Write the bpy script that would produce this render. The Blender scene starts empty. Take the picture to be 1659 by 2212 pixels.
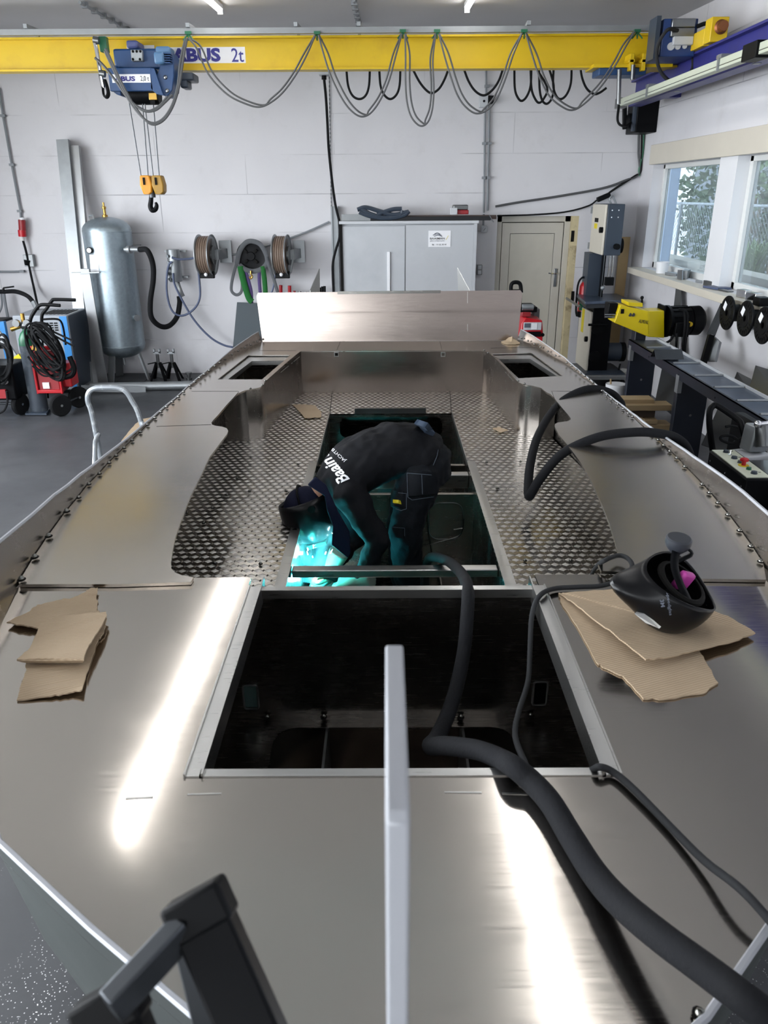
import bpy, math, random
from mathutils import Vector, Matrix, Euler
from mathutils.geometry import tessellate_polygon
V = Vector
random.seed(7)
SC = bpy.context.scene
COL = SC.collection
PI = math.pi
# ------------------------------------------------------------ camera
CAM = V((0, 0, 2.35)); F = 1680.0
PITCH = math.radians(22.27)
ROT = Matrix.Rotation(math.radians(.2), 3, 'Z') @ Matrix.Rotation(PI/2-PITCH, 3, 'X') @ Matrix.Rotation(math.radians(-.35), 3, 'Z')
cd = bpy.data.cameras.new('camera'); cam = bpy.data.objects.new('camera', cd); COL.objects.link(cam)
cam.matrix_world = Matrix.Translation(CAM) @ ROT.to_4x4()
cd.sensor_fit = 'VERTICAL'; cd.sensor_height = 36; cd.lens = F/2212*36; cd.clip_start = .02
cd.dof.use_dof = True; cd.dof.focus_distance = 4.6; cd.dof.aperture_fstop = 8.0
SC.camera = cam
SC.view_settings.view_transform = 'Standard'; SC.view_settings.look = 'None'
SC.view_settings.gamma = 1; SC.view_settings.use_curve_mapping = False
SC.view_settings.exposure = 2.05
SC.cycles.max_bounces = 8; SC.cycles.diffuse_bounces = 4; SC.cycles.glossy_bounces = 6
SC.cycles.transmission_bounces = 4; SC.cycles.transparent_max_bounces = 8
SC.cycles.caustics_refractive = False; SC.cycles.sample_clamp_indirect = 6
SC.cycles.use_denoising = True
# ------------------------------------------------------------ world: overcast daylight
W = bpy.data.worlds.new('sky'); SC.world = W; W.use_nodes = True
bg = W.node_tree.nodes['Background']; bg.inputs[0].default_value = (.90, .95, 1.0, 1); bg.inputs[1].default_value = 3.7
TUBE = 6.5          # strength of the ceiling tubes
def portal(name, loc, rot, sx, sy):      # guides the daylight of the sky through an opening of the room
    l = bpy.data.lights.new(name, 'AREA'); l.shape = 'RECTANGLE'; l.size = sx; l.size_y = sy; l.cycles.is_portal = True
    o = bpy.data.objects.new(name, l); COL.objects.link(o); o.location = loc; o.rotation_euler = rot; return o
portal('gate_daylight', (-2.95, -5.98, 1.15), (PI/2, 0, 0), 3.3, 2.3)
portal('added_side_daylight', (-5.98, 2.0, 2.2), (0, -PI/2, 0), 2.3, 13.4)  # serves an unseen side opening added for more daylight
portal('window_daylight', (3.545, 8.2, 2.06), (0, PI/2, 0), 1.25, 4.8)
# ------------------------------------------------------------ view rays: photo pixel -> point on a plane of the room
def ray(px, py): return ROT @ V((px-829.5, 1106-py, -F))
def at(px, py, Y=None, Z=None, X=None):
    d = ray(px, py)
    if Y is not None: t = Y/d.y
    elif Z is not None: t = (Z-CAM.z)/d.z
    else: t = X/d.x
    return CAM + d*t
def ats(pts, **k): return [at(a, b, **k) for a, b in pts]
def pix(p):
    q = ROT.transposed() @ (V(p)-CAM); return (829.5+F*q.x/-q.z, 1106-F*q.y/-q.z)
# ------------------------------------------------------------ materials
def lin(h):
    h = h.lstrip('#'); c = [int(h[i:i+2], 16)/255 for i in (0, 2, 4)]
    return tuple(x/12.92 if x <= .04045 else ((x+.055)/1.055)**2.4 for x in c)+(1,)
class NT:
    def __init__(s, name):
        s.m = bpy.data.materials.new(name); s.m.use_nodes = True; s.t = s.m.node_tree; s.n = s.t.nodes
        s.b = s.n['Principled BSDF']; s.tc = s.n.new('ShaderNodeTexCoord')
    def node(s, ty, **k):
        o = s.n.new('ShaderNode'+ty)
        for a, b in k.items(): setattr(o, a, b)
        return o
    def link(s, a, b): s.t.links.new(a, b)
    def val(s, x, sock):
        if hasattr(x, 'is_output') or isinstance(x, bpy.types.NodeSocket): s.link(x, sock)
        else: sock.default_value = x
    def math(s, op, a, b=0.0, c=None):
        o = s.node('Math', operation=op); s.val(a, o.inputs[0]); s.val(b, o.inputs[1])
        if c is not None: s.val(c, o.inputs[2])
        return o.outputs[0]
    def mix(s, f, a, b):
        o = s.node('Mix', data_type='RGBA'); s.val(f, o.inputs[0]); s.val(a, o.inputs[6]); s.val(b, o.inputs[7]); return o.outputs[2]
    def noise(s, scale, detail=3, vec=None, rough=.5, dist=0):
        o = s.node('TexNoise'); o.inputs['Scale'].default_value = scale; o.inputs['Detail'].default_value = detail
        o.inputs['Roughness'].default_value = rough; o.inputs['Distortion'].default_value = dist
        s.link(vec or s.tc.outputs['Object'], o.inputs['Vector']); return o.outputs['Fac']
    def scale(s, v, sc):
        o = s.node('Mapping'); o.inputs['Scale'].default_value = sc; s.link(v, o.inputs['Vector']); return o.outputs[0]
    def ramp(s, f, p0, p1, lo=0., hi=1.):
        o = s.node('MapRange'); s.val(f, o.inputs[0]); o.inputs[1].default_value = p0; o.inputs[2].default_value = p1
        o.inputs[3].default_value = lo; o.inputs[4].default_value = hi; return o.outputs[0]
    def bump(s, h, st=.3, d=.01):
        o = s.node('Bump'); o.inputs['Strength'].default_value = st; o.inputs['Distance'].default_value = d
        s.link(h, o.inputs['Height']); s.link(o.outputs[0], s.b.inputs['Normal'])
    def set(s, **k):
        for a, b in k.items(): s.val(b, s.b.inputs[a.replace('_', ' ')])
def basic(name, hexc, rough=.5, metal=0., var=.10, sc=6., bump=0., dirt=None, coat=0., wear=0.):
    t = NT(name); c = lin(hexc)
    n = t.noise(sc, 4)
    lo = tuple(x*(1-var) for x in c[:3])+(1,); hi = tuple(min(1, x*(1+var)) for x in c[:3])+(1,)
    col = t.mix(n, lo, hi)
    if dirt:
        col = t.mix(t.ramp(t.noise(sc*.7, 6, rough=.65), .52, .72, 0, dirt[1]), col, lin(dirt[0]))
    if wear:
        col = t.mix(t.ramp(t.noise(sc*6, 5, rough=.7), .62, .70, 0, wear), col, lin('#b9b9b4'))
    t.set(Base_Color=col, Roughness=t.ramp(n, 0, 1, max(.02, rough*.85), min(1, rough*1.15)), Metallic=metal)
    if rough >= .8: t.b.inputs['Specular IOR Level'].default_value = .2
    if max(c[:3]) < .012 and rough < .8: t.b.inputs['Specular IOR Level'].default_value = .12 if rough >= .4 else .28
    if coat: t.set(Coat_Weight=coat)
    if bump: t.bump(t.noise(sc*8, 3), bump, .004)
    return t.m
M = {}
DEF = dict(
 galv=('#94989b', .46, .7, .2, 9., .05), galv_dull=('#8f9294', .5, .7, .2, 7., .05), steel=('#8d9093', .32, 1., .15, 8.),
 steel_dark=('#4b4e52', .42, .8, .2, 8.), chrome=('#d5d6d8', .12, 1., .03, 4.), alu_raw=('#a3a5a7', .42, .8, .12, 5.),
 alu_white=('#c6c9cd', .45, .55, .08, 6.), black=('#0b0c0e', .5, 0., .2, 8.), black_gloss=('#08090b', .22, 0., .2, 5.),
 black_metal=('#08090c', .45, .1, .2, 6.), rubber=('#141517', .82, 0., .25, 10., .1), rubber_grey=('#2c2d2f', .8, 0., .15, 12.),
 hose_blue=('#46506b', .5, 0., .15, 10.), cable_grey=('#4a4b4d', .55, 0., .1, 10.), red=('#b3121f', .38, 0., .12, 5.),
 red_dark=('#8d2026', .45, 0., .15, 6.), yellow=('#cfae0c', .42, 0., .07, 3., 0., ('#b08c10', .5)),
 yellow_mach=('#d8bf08', .38, 0., .05, 4.), blue_hoist=('#1f426f', .42, 0., .16, 5., 0., ('#3c4a5c', .5)),
 blue_rail=('#2b2d78', .42, 0., .12, 4., 0., ('#20224e', .5)), blue_panel=('#2f7fc0', .4, 0., .05, 4.),
 grey_panel=('#8f949b', .5, 0., .06, 4.), grey_light=('#b9bcc0', .5, 0., .05, 4.), grey_machine=('#313b48', .42, 0., .08, 5.),
 navy_steel=('#141b28', .45, 0., .12, 5.), table_top=('#5a6577', .3, .6, .25, 12.), cream=('#c4beb1', .5, 0., .06, 5.),
 cream_door=('#bcb8ae', .45, 0., .06, 4., 0., ('#a49c8a', .3)), cabinet=('#b1b4b8', .42, 0., .05, 3., 0., ('#9da1a6', .4)),
 white=('#d9dadd', .45, 0., .03, 4.), offwhite=('#cfd0ce', .5, 0., .05, 5.), green=('#1d5f42', .4, 0., .12, 5.),
 green_web=('#1f5a2a', .8, 0., .2, 20., .2), purple_web=('#4b3f66', .85, 0., .2, 20., .2), grey_web=('#55575a', .85, 0., .2, 20., .2),
 wood=('#9d8765', .65, 0., .2, 7., .15), board_dark=('#3c464c', .6, 0., .12, 5.), plywood=('#c2a577', .65, 0., .12, 5., .1),
 brass=('#b08d4a', .35, 1., .15, 6.), copper=('#8c5a3c', .5, .8, .2, 6.), hose_brown=('#6b5a4e', .5, 0., .15, 14.),
 cloth_black=('#0d0e12', .88, 0., .35, 14., .25), cloth_pants=('#0e1116', .9, 0., .4, 18., .3), cloth_navy=('#10142a', .85, 0., .25, 14., .25),
 skin=('#b98a72', .5, 0., .08, 10.), glove=('#7d8a80', .8, 0., .2, 14., .2), shell_black=('#0a0a0c', .3, 0., .15, 5.),
 pink=('#b43a94', .5, 0., .1, 8.), paper=('#e2e3e6', .6, 0., .03, 4.), soot_and_shade=('#141312', .8, .2, .3, 20.), rag=('#9c8a72', .9, 0., .2, 20., .3),  # the soot tone also paints the darkness inside slots and hollow ends
 label_yellow=('#d5c11a', .5, 0., .08, 6.), ink_blue=('#2a2a80', .5), ink_black=('#1b1c22', .5), ink_white=('#e6e6ea', .6), ink_grey=('#555a66', .5),
 orange=('#d08a12', .45, 0., .2, 8., 0., ('#4a3a20', .8)), leaf=('#84a070', .6, 0., .3, 3.), leaf_dark=('#6c8064', .6, 0., .3, 3.),
 concrete=('#b9b6ae', .8, 0., .1, 4., .2), pale_blue=('#a9bcd6', .6, 0., .05, 3.), fence=('#b7bfc6', .5, .3, .05, 4.), conduit=('#7b7f84', .55, 0., .08, 6.),
 lens=('#1f4a38', .08, 0., .1, 4.), tank=('#97a4ac', .36, .75, .22, 26., .12), bulb_off=('#c9c9c4', .3), weld=('#7c7c78', .2, 1., .1, 30., .2),
 stem_white=('#a9abb1', .5, .1, .06, 5.),  # bare metal toned white as if lit by the sky
 stitching=('#4a525c', .8), shirt_blue=('#2c3746', .85, 0., .2, 14.),
 pad_plate=('#4a4d50', .7, .2, .15, 8., .1), gunmetal=('#77797a', .34, .95, .12, 5.))
def mt(k):
    if not isinstance(k, str): return k
    if k not in M: M[k] = basic(k, *DEF[k])
    return M[k]
def glow(name, col, st):
    m = bpy.data.materials.new(name); m.use_nodes = True; n = m.node_tree.nodes; n.remove(n['Principled BSDF'])
    e = n.new('ShaderNodeEmission'); e.inputs[0].default_value = col; e.inputs[1].default_value = st
    m.node_tree.links.new(e.outputs[0], n['Material Output'].inputs[0]); M[name] = m; return m
# brushed aluminium sheet
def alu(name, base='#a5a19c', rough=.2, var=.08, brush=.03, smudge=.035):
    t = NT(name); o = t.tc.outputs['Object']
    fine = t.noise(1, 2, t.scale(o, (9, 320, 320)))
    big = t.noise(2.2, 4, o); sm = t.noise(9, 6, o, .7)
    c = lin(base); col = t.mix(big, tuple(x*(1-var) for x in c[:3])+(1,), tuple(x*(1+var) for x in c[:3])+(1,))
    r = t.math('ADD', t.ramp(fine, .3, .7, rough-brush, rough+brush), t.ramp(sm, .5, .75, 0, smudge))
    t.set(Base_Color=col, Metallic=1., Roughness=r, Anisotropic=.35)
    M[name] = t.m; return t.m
alu('deck_alu', '#bdb6ae', .125, .05, .03); alu('side_alu', '#c6c0b8', .20, .05, .02); alu('hull_alu', '#9d9893', .24); alu('bright_alu', '#b5b5b3', .3); alu('inner_alu', '#8f8b86', .25, .14)  # side_alu: same metal toned brighter, for the lighter reflections on the side decks
alu('warm_alu', '#a1968e', .22)
def checker_plate():
    t = NT('checker_plate'); sp = t.node('SeparateXYZ'); t.link(t.tc.outputs['Object'], sp.inputs[0])
    x, y = sp.outputs[0], sp.outputs[1]; P, Q = .0445, .0894
    xs = t.math('DIVIDE', x, P); ys = t.math('DIVIDE', y, Q)
    A = t.math('ADD', xs, ys); B = t.math('SUBTRACT', xs, ys)
    def islands(oa, ob, wx, wy, sgn):          # raised groups of five slanted bars on a staggered lattice
        fa = t.math('SUBTRACT', t.math('FRACT', t.math('ADD', A, oa)), .5); fb = t.math('SUBTRACT', t.math('FRACT', t.math('ADD', B, ob)), .5)
        u = t.math('MULTIPLY', t.math('ADD', fa, fb), P/2/wx); v = t.math('MULTIPLY', t.math('SUBTRACT', fa, fb), Q/2/wy*sgn)
        m = t.node('MapRange', interpolation_type='SMOOTHSTEP'); t.val(t.math('ADD', t.math('ABSOLUTE', u), t.math('ABSOLUTE', v)), m.inputs[0]); m.inputs[1].default_value = 1.05; m.inputs[2].default_value = .72
        st = t.math('PINGPONG', t.math('MULTIPLY', t.math('SUBTRACT', u, v), 2.5), .5)
        return m.outputs[0], t.math('MULTIPLY', m.outputs[0], t.math('ADD', t.math('MULTIPLY', st, .9), .55))
    m1, h1 = islands(.0, .0, .0195, .0172, 1); m2, h2 = islands(.5, .5, .0060, .0120, -1)
    t.bump(t.math('ADD', h1, t.math('MULTIPLY', h2, .45)), .9, .003)
    c = t.mix(m1, lin('#a39f9a'), lin('#e2dfda'))  # bar groups coloured lighter: their shine is put into the colour
    t.set(Base_Color=c, Metallic=1., Roughness=t.math('ADD', t.ramp(t.noise(5, 4), .3, .7, .17, .26), t.math('MULTIPLY', m1, .24))); M['checker'] = t.m
checker_plate()
def wall_mat():
    t = NT('painted_wall'); g = t.node('NewGeometry').outputs['Position']
    sp = t.node('SeparateXYZ'); t.link(g, sp.inputs[0])
    cb = t.node('CombineXYZ'); t.val(t.math('ADD', sp.outputs[0], sp.outputs[1]), cb.inputs[0]); t.val(sp.outputs[2], cb.inputs[1])
    nz = t.node('TexNoise'); nz.inputs['Scale'].default_value = 1.3; t.link(g, nz.inputs['Vector'])
    br = t.node('TexBrick'); br.inputs['Scale'].default_value = 1; br.inputs['Mortar Size'].default_value = .006; br.inputs['Mortar Smooth'].default_value = .4
    br.inputs['Brick Width'].default_value = 2.3; br.inputs['Row Height'].default_value = .47; t.link(cb.outputs[0], br.inputs['Vector'])
    msk = t.ramp(t.noise(1.1, 4, g), .46, .66)
    line = t.math('MULTIPLY', br.outputs['Fac'], msk)
    base = t.mix(t.noise(1.1, 5, g), lin('#c3c2c6'), lin('#d3d2d5'))
    grime = t.ramp(t.noise(2.6, 6, g, .65), .56, .8, 0, .28)
    base = t.mix(grime, base, lin('#a9a6a6'))
    col = t.mix(t.math('MULTIPLY', line, .8), base, lin('#85848a'))
    t.set(Base_Color=col, Roughness=.75)
    hh = t.math('SUBTRACT', t.math('MULTIPLY', t.noise(14, 4, g), .35), t.math('MULTIPLY', line, .6)); t.bump(hh, .35, .012); M['wall'] = t.m
wall_mat()
def floor_mat():
    t = NT('concrete_floor'); o = t.tc.outputs['Object']
    c = t.mix(t.noise(.8, 6, o, .6), lin('#37383b'), lin('#46484c')); c = t.mix(t.ramp(t.noise(3.1, 6, o, .7), .5, .72, 0, .5), c, lin('#303134'))
    vo = t.node('TexVoronoi'); vo.inputs['Scale'].default_value = 95; t.link(o, vo.inputs['Vector'])
    chips = t.math('MULTIPLY', t.math('LESS_THAN', vo.outputs['Distance'], .2), t.ramp(t.noise(2.3, 2, o), .5, .62))
    sp = t.node('SeparateXYZ'); t.link(o, sp.inputs[0])
    near = t.math('LESS_THAN', sp.outputs[1], 2.2)
    f = t.math('MULTIPLY', chips, near)
    c = t.mix(f, c, lin('#e8e8ea'))
    t.set(Base_Color=c, Roughness=t.ramp(t.noise(2, 5, o), .3, .7, .38, .6), Metallic=t.math('MULTIPLY', f, .8)); t.bump(t.noise(30, 3, o), .12, .004); M['floor'] = t.m
floor_mat()
def ceil_mat():
    t = NT('ceiling_board'); o = t.tc.outputs['Object']
    c = t.mix(t.noise(1.2, 5, o), lin('#bcbcbf'), lin('#c8c8cb')); t.set(Base_Color=c, Roughness=.8); t.bump(t.noise(60, 2, o), .15, .004); M['ceil'] = t.m
ceil_mat()
def card_mat():
    t = NT('cardboard'); o = t.tc.outputs['Object']
    wv = t.node('TexWave'); wv.inputs['Scale'].default_value = 42; wv.inputs['Distortion'].default_value = .6; mp = t.node('Mapping'); mp.inputs['Rotation'].default_value = (0, 0, 1.2)
    t.link(o, mp.inputs['Vector']); t.link(mp.outputs[0], wv.inputs['Vector'])
    c = t.mix(t.noise(7, 5, o), lin('#a59076'), lin('#bda98f')); c = t.mix(t.math('MULTIPLY', wv.outputs['Fac'], .4), c, lin('#8a745a'))
    t.set(Base_Color=c, Roughness=.85); t.bump(wv.outputs['Fac'], .3, .003); M['card'] = t.m
card_mat()
def glass_mat():
    m = bpy.data.materials.new('window_glass'); m.use_nodes = True; n = m.node_tree.nodes; n.remove(n['Principled BSDF'])
    a = n.new('ShaderNodeBsdfTransparent'); a.inputs[0].default_value = (.34, .37, .39, 1); g = n.new('ShaderNodeBsdfGlossy'); g.inputs['Roughness'].default_value = .03
    h = n.new('ShaderNodeBsdfDiffuse'); h.inputs[0].default_value = (.62, .70, .76, 1)       # pale layer standing in for the bluish reflection haze
    mx = n.new('ShaderNodeMixShader'); mx.inputs[0].default_value = .14; m2 = n.new('ShaderNodeMixShader'); m2.inputs[0].default_value = .11
    L = m.node_tree.links.new
    L(a.outputs[0], mx.inputs[1]); L(g.outputs[0], mx.inputs[2]); L(mx.outputs[0], m2.inputs[1]); L(h.outputs[0], m2.inputs[2])
    L(m2.outputs[0], n['Material Output'].inputs[0]); M['glass'] = m
glass_mat()
def brick_mat():
    t = NT('pale_blockwork'); o = t.tc.outputs['Object']; sp = t.node('SeparateXYZ'); t.link(o, sp.inputs[0]); cb = t.node('CombineXYZ')
    t.link(sp.outputs[1], cb.inputs[0]); t.link(sp.outputs[2], cb.inputs[1])
    br = t.node('TexBrick'); br.inputs['Scale'].default_value = 1; br.inputs['Brick Width'].default_value = .3; br.inputs['Row Height'].default_value = .1; br.inputs['Mortar Size'].default_value = .006
    br.inputs['Color1'].default_value = lin('#c9c5bb'); br.inputs['Color2'].default_value = lin('#d6d3cb'); br.inputs['Mortar'].default_value = lin('#9a968d')
    t.link(cb.outputs[0], br.inputs['Vector']); t.set(Base_Color=br.outputs['Color'], Roughness=.8); M['blockwork'] = t.m
brick_mat()
glow('tube_light', (1, .99, .97, 1), TUBE); glow('arc', (.55, .95, 1, 1), 120.); glow('screen_glow', (.55, .6, .7, 1), .5)
# ------------------------------------------------------------ mesh builder
ORG = {}
def catmull(pts, k, closed=False):
    P = [V(p) for p in pts]; n = len(P); out = []
    rng = range(n) if closed else range(n-1)
    for i in rng:
        p1, p2 = P[i], P[(i+1) % n]
        p0 = P[i-1] if (closed or i) else p1*2-p2
        p3 = P[(i+2) % n] if (closed or i+2 < n) else p2*2-p1
        for j in range(k):
            t = j/k; out.append(.5*((2*p1)+(p2-p0)*t+(2*p0-5*p1+4*p2-p3)*t*t+(3*p1-p0-3*p2+p3)*t**3))
    if not closed: out.append(P[-1])
    return out
def frame(axis, up=None):
    a = V(axis).normalized(); u = V(up) if up else (V((0, 0, 1)) if abs(a.z) < .9 else V((1, 0, 0)))
    x = u.cross(a).normalized(); y = a.cross(x); return x, y, a
class MB:
    def __init__(s): s.v = []; s.f = []; s.m = []
    def add(s, vs, fs, mi=0):
        o = len(s.v); s.v += [V(p) for p in vs]; s.f += [tuple(i+o for i in f) for f in fs]; s.m += [mi]*len(fs); return s
    def box(s, c, size, rot=None, mi=0):
        h = V(size)/2; R = (Euler(rot).to_matrix() if isinstance(rot, tuple) else rot) if rot else Matrix.Identity(3)
        vs = [V(c)+R @ V((x*h.x, y*h.y, z*h.z)) for x in (-1, 1) for y in (-1, 1) for z in (-1, 1)]
        return s.add(vs, [(0, 1, 3, 2), (4, 6, 7, 5), (0, 4, 5, 1), (2, 3, 7, 6), (0, 2, 6, 4), (1, 5, 7, 3)], mi)
    def bb(s, x0, x1, y0, y1, z0, z1, mi=0): return s.box(((x0+x1)/2, (y0+y1)/2, (z0+z1)/2), (abs(x1-x0), abs(y1-y0), abs(z1-z0)), None, mi)
    def bar(s, p0, p1, w, h, up=None, mi=0):
        p0, p1 = V(p0), V(p1); x, y, a = frame(p1-p0, up); R = Matrix((x, y, a)).transposed()
        return s.box((p0+p1)/2, (w, h, (p1-p0).length), R, mi)
    def plate(s, loops, vec, mi=0):
        loops = [[V(p) for p in l] for l in loops]; flat = [p for l in loops for p in l]; n = len(flat); vec = V(vec)
        tri = tessellate_polygon(loops)
        s.add(flat+[p+vec for p in flat], [tuple(t) for t in tri]+[tuple(i+n for i in reversed(t)) for t in tri], mi)
        o = len(s.v)-2*n; k = 0; fs = []
        for l in loops:
            m = len(l)
            for i in range(m): a, b = k+i, k+(i+1) % m; fs.append((o+a, o+b, o+b+n, o+a+n))
            k += m
        s.f += fs; s.m += [mi]*len(fs); return s
    def tube(s, pts, r, n=8, k=0, closed=False, mi=0, flat=1.0, cap=True):
        P = catmull(pts, k, closed) if k else [V(p) for p in pts]; m = len(P)
        rr = r if isinstance(r, (list, tuple)) else [r]*2
        rad = [rr[min(len(rr)-2, int(i/(m-1)*(len(rr)-1)))]*(1-((i/(m-1)*(len(rr)-1)) - min(len(rr)-2, int(i/(m-1)*(len(rr)-1)))))
               + rr[min(len(rr)-2, int(i/(m-1)*(len(rr)-1)))+1]*((i/(m-1)*(len(rr)-1)) - min(len(rr)-2, int(i/(m-1)*(len(rr)-1)))) for i in range(m)]
        T = [((P[(i+1) % m] if (closed or i+1 < m) else P[i])-(P[i-1] if (closed or i) else P[i])).normalized() for i in range(m)]
        x, y, _ = frame(T[0]); vs = []
        for i in range(m):
            x = (x-T[i]*x.dot(T[i])); x = x.normalized() if x.length > 1e-6 else frame(T[i])[0]; y = T[i].cross(x)
            for j in range(n):
                a = 2*PI*j/n; vs.append(P[i]+(x*math.cos(a)+y*math.sin(a)*flat)*rad[i])
        fs = []
        for i in range(m if closed else m-1):
            for j in range(n): a, b = i*n+j, i*n+(j+1) % n; c, d = ((i+1) % m)*n+(j+1) % n, ((i+1) % m)*n+j; fs.append((a, b, c, d))
        if cap and not closed: fs += [tuple(reversed(range(n))), tuple(range((m-1)*n, m*n))]
        return s.add(vs, fs, mi)
    def lathe(s, prof, base, axis=(0, 0, 1), n=24, mi=0, up=None, sx=1., sy=1.):
        x, y, a = frame(axis, up); base = V(base); vs = []; m = len(prof)
        for r, h in prof:
            for j in range(n): t = 2*PI*j/n; vs.append(base+a*h+x*math.cos(t)*r*sx+y*math.sin(t)*r*sy)
        fs = [(i*n+j, i*n+(j+1) % n, (i+1)*n+(j+1) % n, (i+1)*n+j) for i in range(m-1) for j in range(n)]
        if prof[0][0] > 1e-5: fs.append(tuple(reversed(range(n))))
        if prof[-1][0] > 1e-5: fs.append(tuple(range((m-1)*n, m*n)))
        return s.add(vs, fs, mi)
    def cyl(s, p0, p1, r, n=16, r2=None, mi=0):
        p0, p1 = V(p0), V(p1); return s.lathe([(r, 0), (r if r2 is None else r2, (p1-p0).length)], p0, p1-p0, n, mi)
    def sph(s, c, r, nu=14, nv=8, sc=(1, 1, 1), mi=0, R=None):
        vs = []; R = R or Matrix.Identity(3)
        for i in range(nv+1):
            ph = PI*i/nv
            for j in range(nu): t = 2*PI*j/nu; vs.append(V(c)+R @ V((r*sc[0]*math.sin(ph)*math.cos(t), r*sc[1]*math.sin(ph)*math.sin(t), r*sc[2]*math.cos(ph))))
        return s.add(vs, [(i*nu+j, (i+1)*nu+j, (i+1)*nu+(j+1) % nu, i*nu+(j+1) % nu) for i in range(nv) for j in range(nu)], mi)
    def grid(s, rows, mi=0, thick=None, close=False):
        n = len(rows[0]); m = len(rows); vs = [p for r in rows for p in r]
        q = [(i*n+j, i*n+(j+1) % n, (i+1)*n+(j+1) % n, (i+1)*n+j) for i in range(m-1) for j in range(n if close else n-1)]
        if thick is None: return s.add(vs, q, mi)
        t = V(thick); k = n*m
        fs = q+[tuple(i+k for i in reversed(f)) for f in q]
        for j in range(n-1): fs += [(j+1, j, j+k, j+1+k), ((m-1)*n+j, (m-1)*n+j+1, (m-1)*n+j+1+k, (m-1)*n+j+k)]
        for i in range(m-1): fs += [(i*n, (i+1)*n, (i+1)*n+k, i*n+k), ((i+1)*n+n-1, i*n+n-1, i*n+n-1+k, (i+1)*n+n-1+k)]
        return s.add(vs+[V(p)+t for p in vs], fs, mi)
    def build(s, name, mats, parent=None, label=None, cat=None, group=None, kind=None, ang=35, bevel=0., flat=False):
        me = bpy.data.meshes.new(name)
        if parent is not None: org = ORG[parent.name]
        else:
            lo = [min(p[i] for p in s.v) for i in range(3)]; hi = [max(p[i] for p in s.v) for i in range(3)]
            org = V(((lo[0]+hi[0])/2, (lo[1]+hi[1])/2, lo[2]))
        me.from_pydata([p-org for p in s.v], [], s.f); me.validate(); me.update()
        for m in (mats if isinstance(mats, (list, tuple)) else [mats]): me.materials.append(mt(m))
        if len(me.polygons) == len(s.m): me.polygons.foreach_set('material_index', s.m)
        import bmesh
        b = bmesh.new(); b.from_mesh(me); bmesh.ops.recalc_face_normals(b, faces=b.faces); b.to_mesh(me); b.free()
        if not flat:
            me.shade_smooth(); me.set_sharp_from_angle(angle=math.radians(ang))
        o = bpy.data.objects.new(name, me); COL.objects.link(o); ORG[o.name] = org
        if parent is not None: o.parent = parent
        else: o.location = org
        if bevel:
            bv = o.modifiers.new('edge', 'BEVEL'); bv.width = bevel; bv.segments = 2; bv.limit_method = 'ANGLE'; bv.angle_limit = math.radians(40)
        tag(o, label, cat, group, kind); return o
def tag(o, label=None, cat=None, group=None, kind=None):
    if label: o['label'] = label
    if cat: o['category'] = cat
    if group: o['group'] = group
    if kind: o['kind'] = kind
    return o
def thing(name, label, cat, loc, group=None):
    o = bpy.data.objects.new(name, None); COL.objects.link(o); o.location = loc; o.empty_display_size = .1; ORG[o.name] = V(loc)
    return tag(o, label, cat, group)
def struct(name, mb, mats, **k): return mb.build(name, mats, kind='structure', **k)
def copy_tree(o, parent=None):
    c = o.copy(); COL.objects.link(c); ORG[c.name] = ORG[o.name]
    if parent is not None: c.parent = parent
    for ch in [q for q in list(COL.objects) if q.parent == o]: copy_tree(ch, c)
    return c
def text(s, height, mat, parent, name, org, xd, yd, depth=.0015, bold=0., shear=0., width=None, center=False):
    cu = bpy.data.curves.new('t', 'FONT'); cu.body = s; cu.size = 1; cu.offset = bold; cu.shear = shear; cu.extrude = .5; cu.resolution_u = 3
    ob = bpy.data.objects.new('t', cu); COL.objects.link(ob); dg = bpy.context.evaluated_depsgraph_get()
    me = bpy.data.meshes.new_from_object(ob.evaluated_get(dg)); bpy.data.objects.remove(ob)
    vs = [v.co.copy() for v in me.vertices]; fs = [tuple(p.vertices) for p in me.polygons]
    x0 = min(v.x for v in vs); x1 = max(v.x for v in vs); y0 = min(v.y for v in vs); y1 = max(v.y for v in vs)
    xd = V(xd).normalized(); yd = V(yd).normalized(); nd = xd.cross(yd); k = height/(y1-y0); kx = (width/(x1-x0)) if width else k
    b = MB(); b.add([V(org)+xd*(v.x-x0-((x1-x0)/2 if center else 0))*kx+yd*(v.y-y0-((y1-y0)/2 if center else 0))*k+nd*(v.z+.5)*depth for v in vs], fs)
    return b.build(name, mat, parent, flat=True)
# ============================================================ ROOM
YW, XR = 11.0, 3.32
def ceil_z(y): return 4.2-(11-y)*.0402
struct('floor', MB().bb(-6, 3.5, -6.2, 11.25, -.2, 0), 'floor')
b = MB(); b.plate([[(-6, -6.2, ceil_z(-6.2)), (3.52, -6.2, ceil_z(-6.2)), (3.52, 11.25, ceil_z(11.25)), (-6, 11.25, ceil_z(11.25))]], (0, 0, .12)); struct('ceiling', b, 'ceil')
dl, dr = at(1069, 600, Y=YW).x, at(1240, 600, Y=YW).x; dt = at(1150, 467, Y=YW).z
b = MB(); b.plate([[(-6, YW, 0), (dl, YW, 0), (dl, YW, dt), (dr, YW, dt), (dr, YW, 0), (XR+.2, YW, 0), (XR+.2, YW, 4.3), (-6, YW, 4.3)]], (0, .25, 0)); struct('wall_back', b, 'wall')
WY0, WY1, WZ0, WZ1 = 5.8, 10.52, 1.45, 2.66
b = MB(); b.plate([[(XR, -6.2, 0), (XR, YW+.25, 0), (XR, YW+.25, 4.3), (XR, -6.2, 4.3)], [(XR, WY0, WZ0), (XR, WY1, WZ0), (XR, WY1, WZ1), (XR, WY0, WZ1)]], (.2, 0, 0)); struct('wall_right', b, 'wall')
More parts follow.
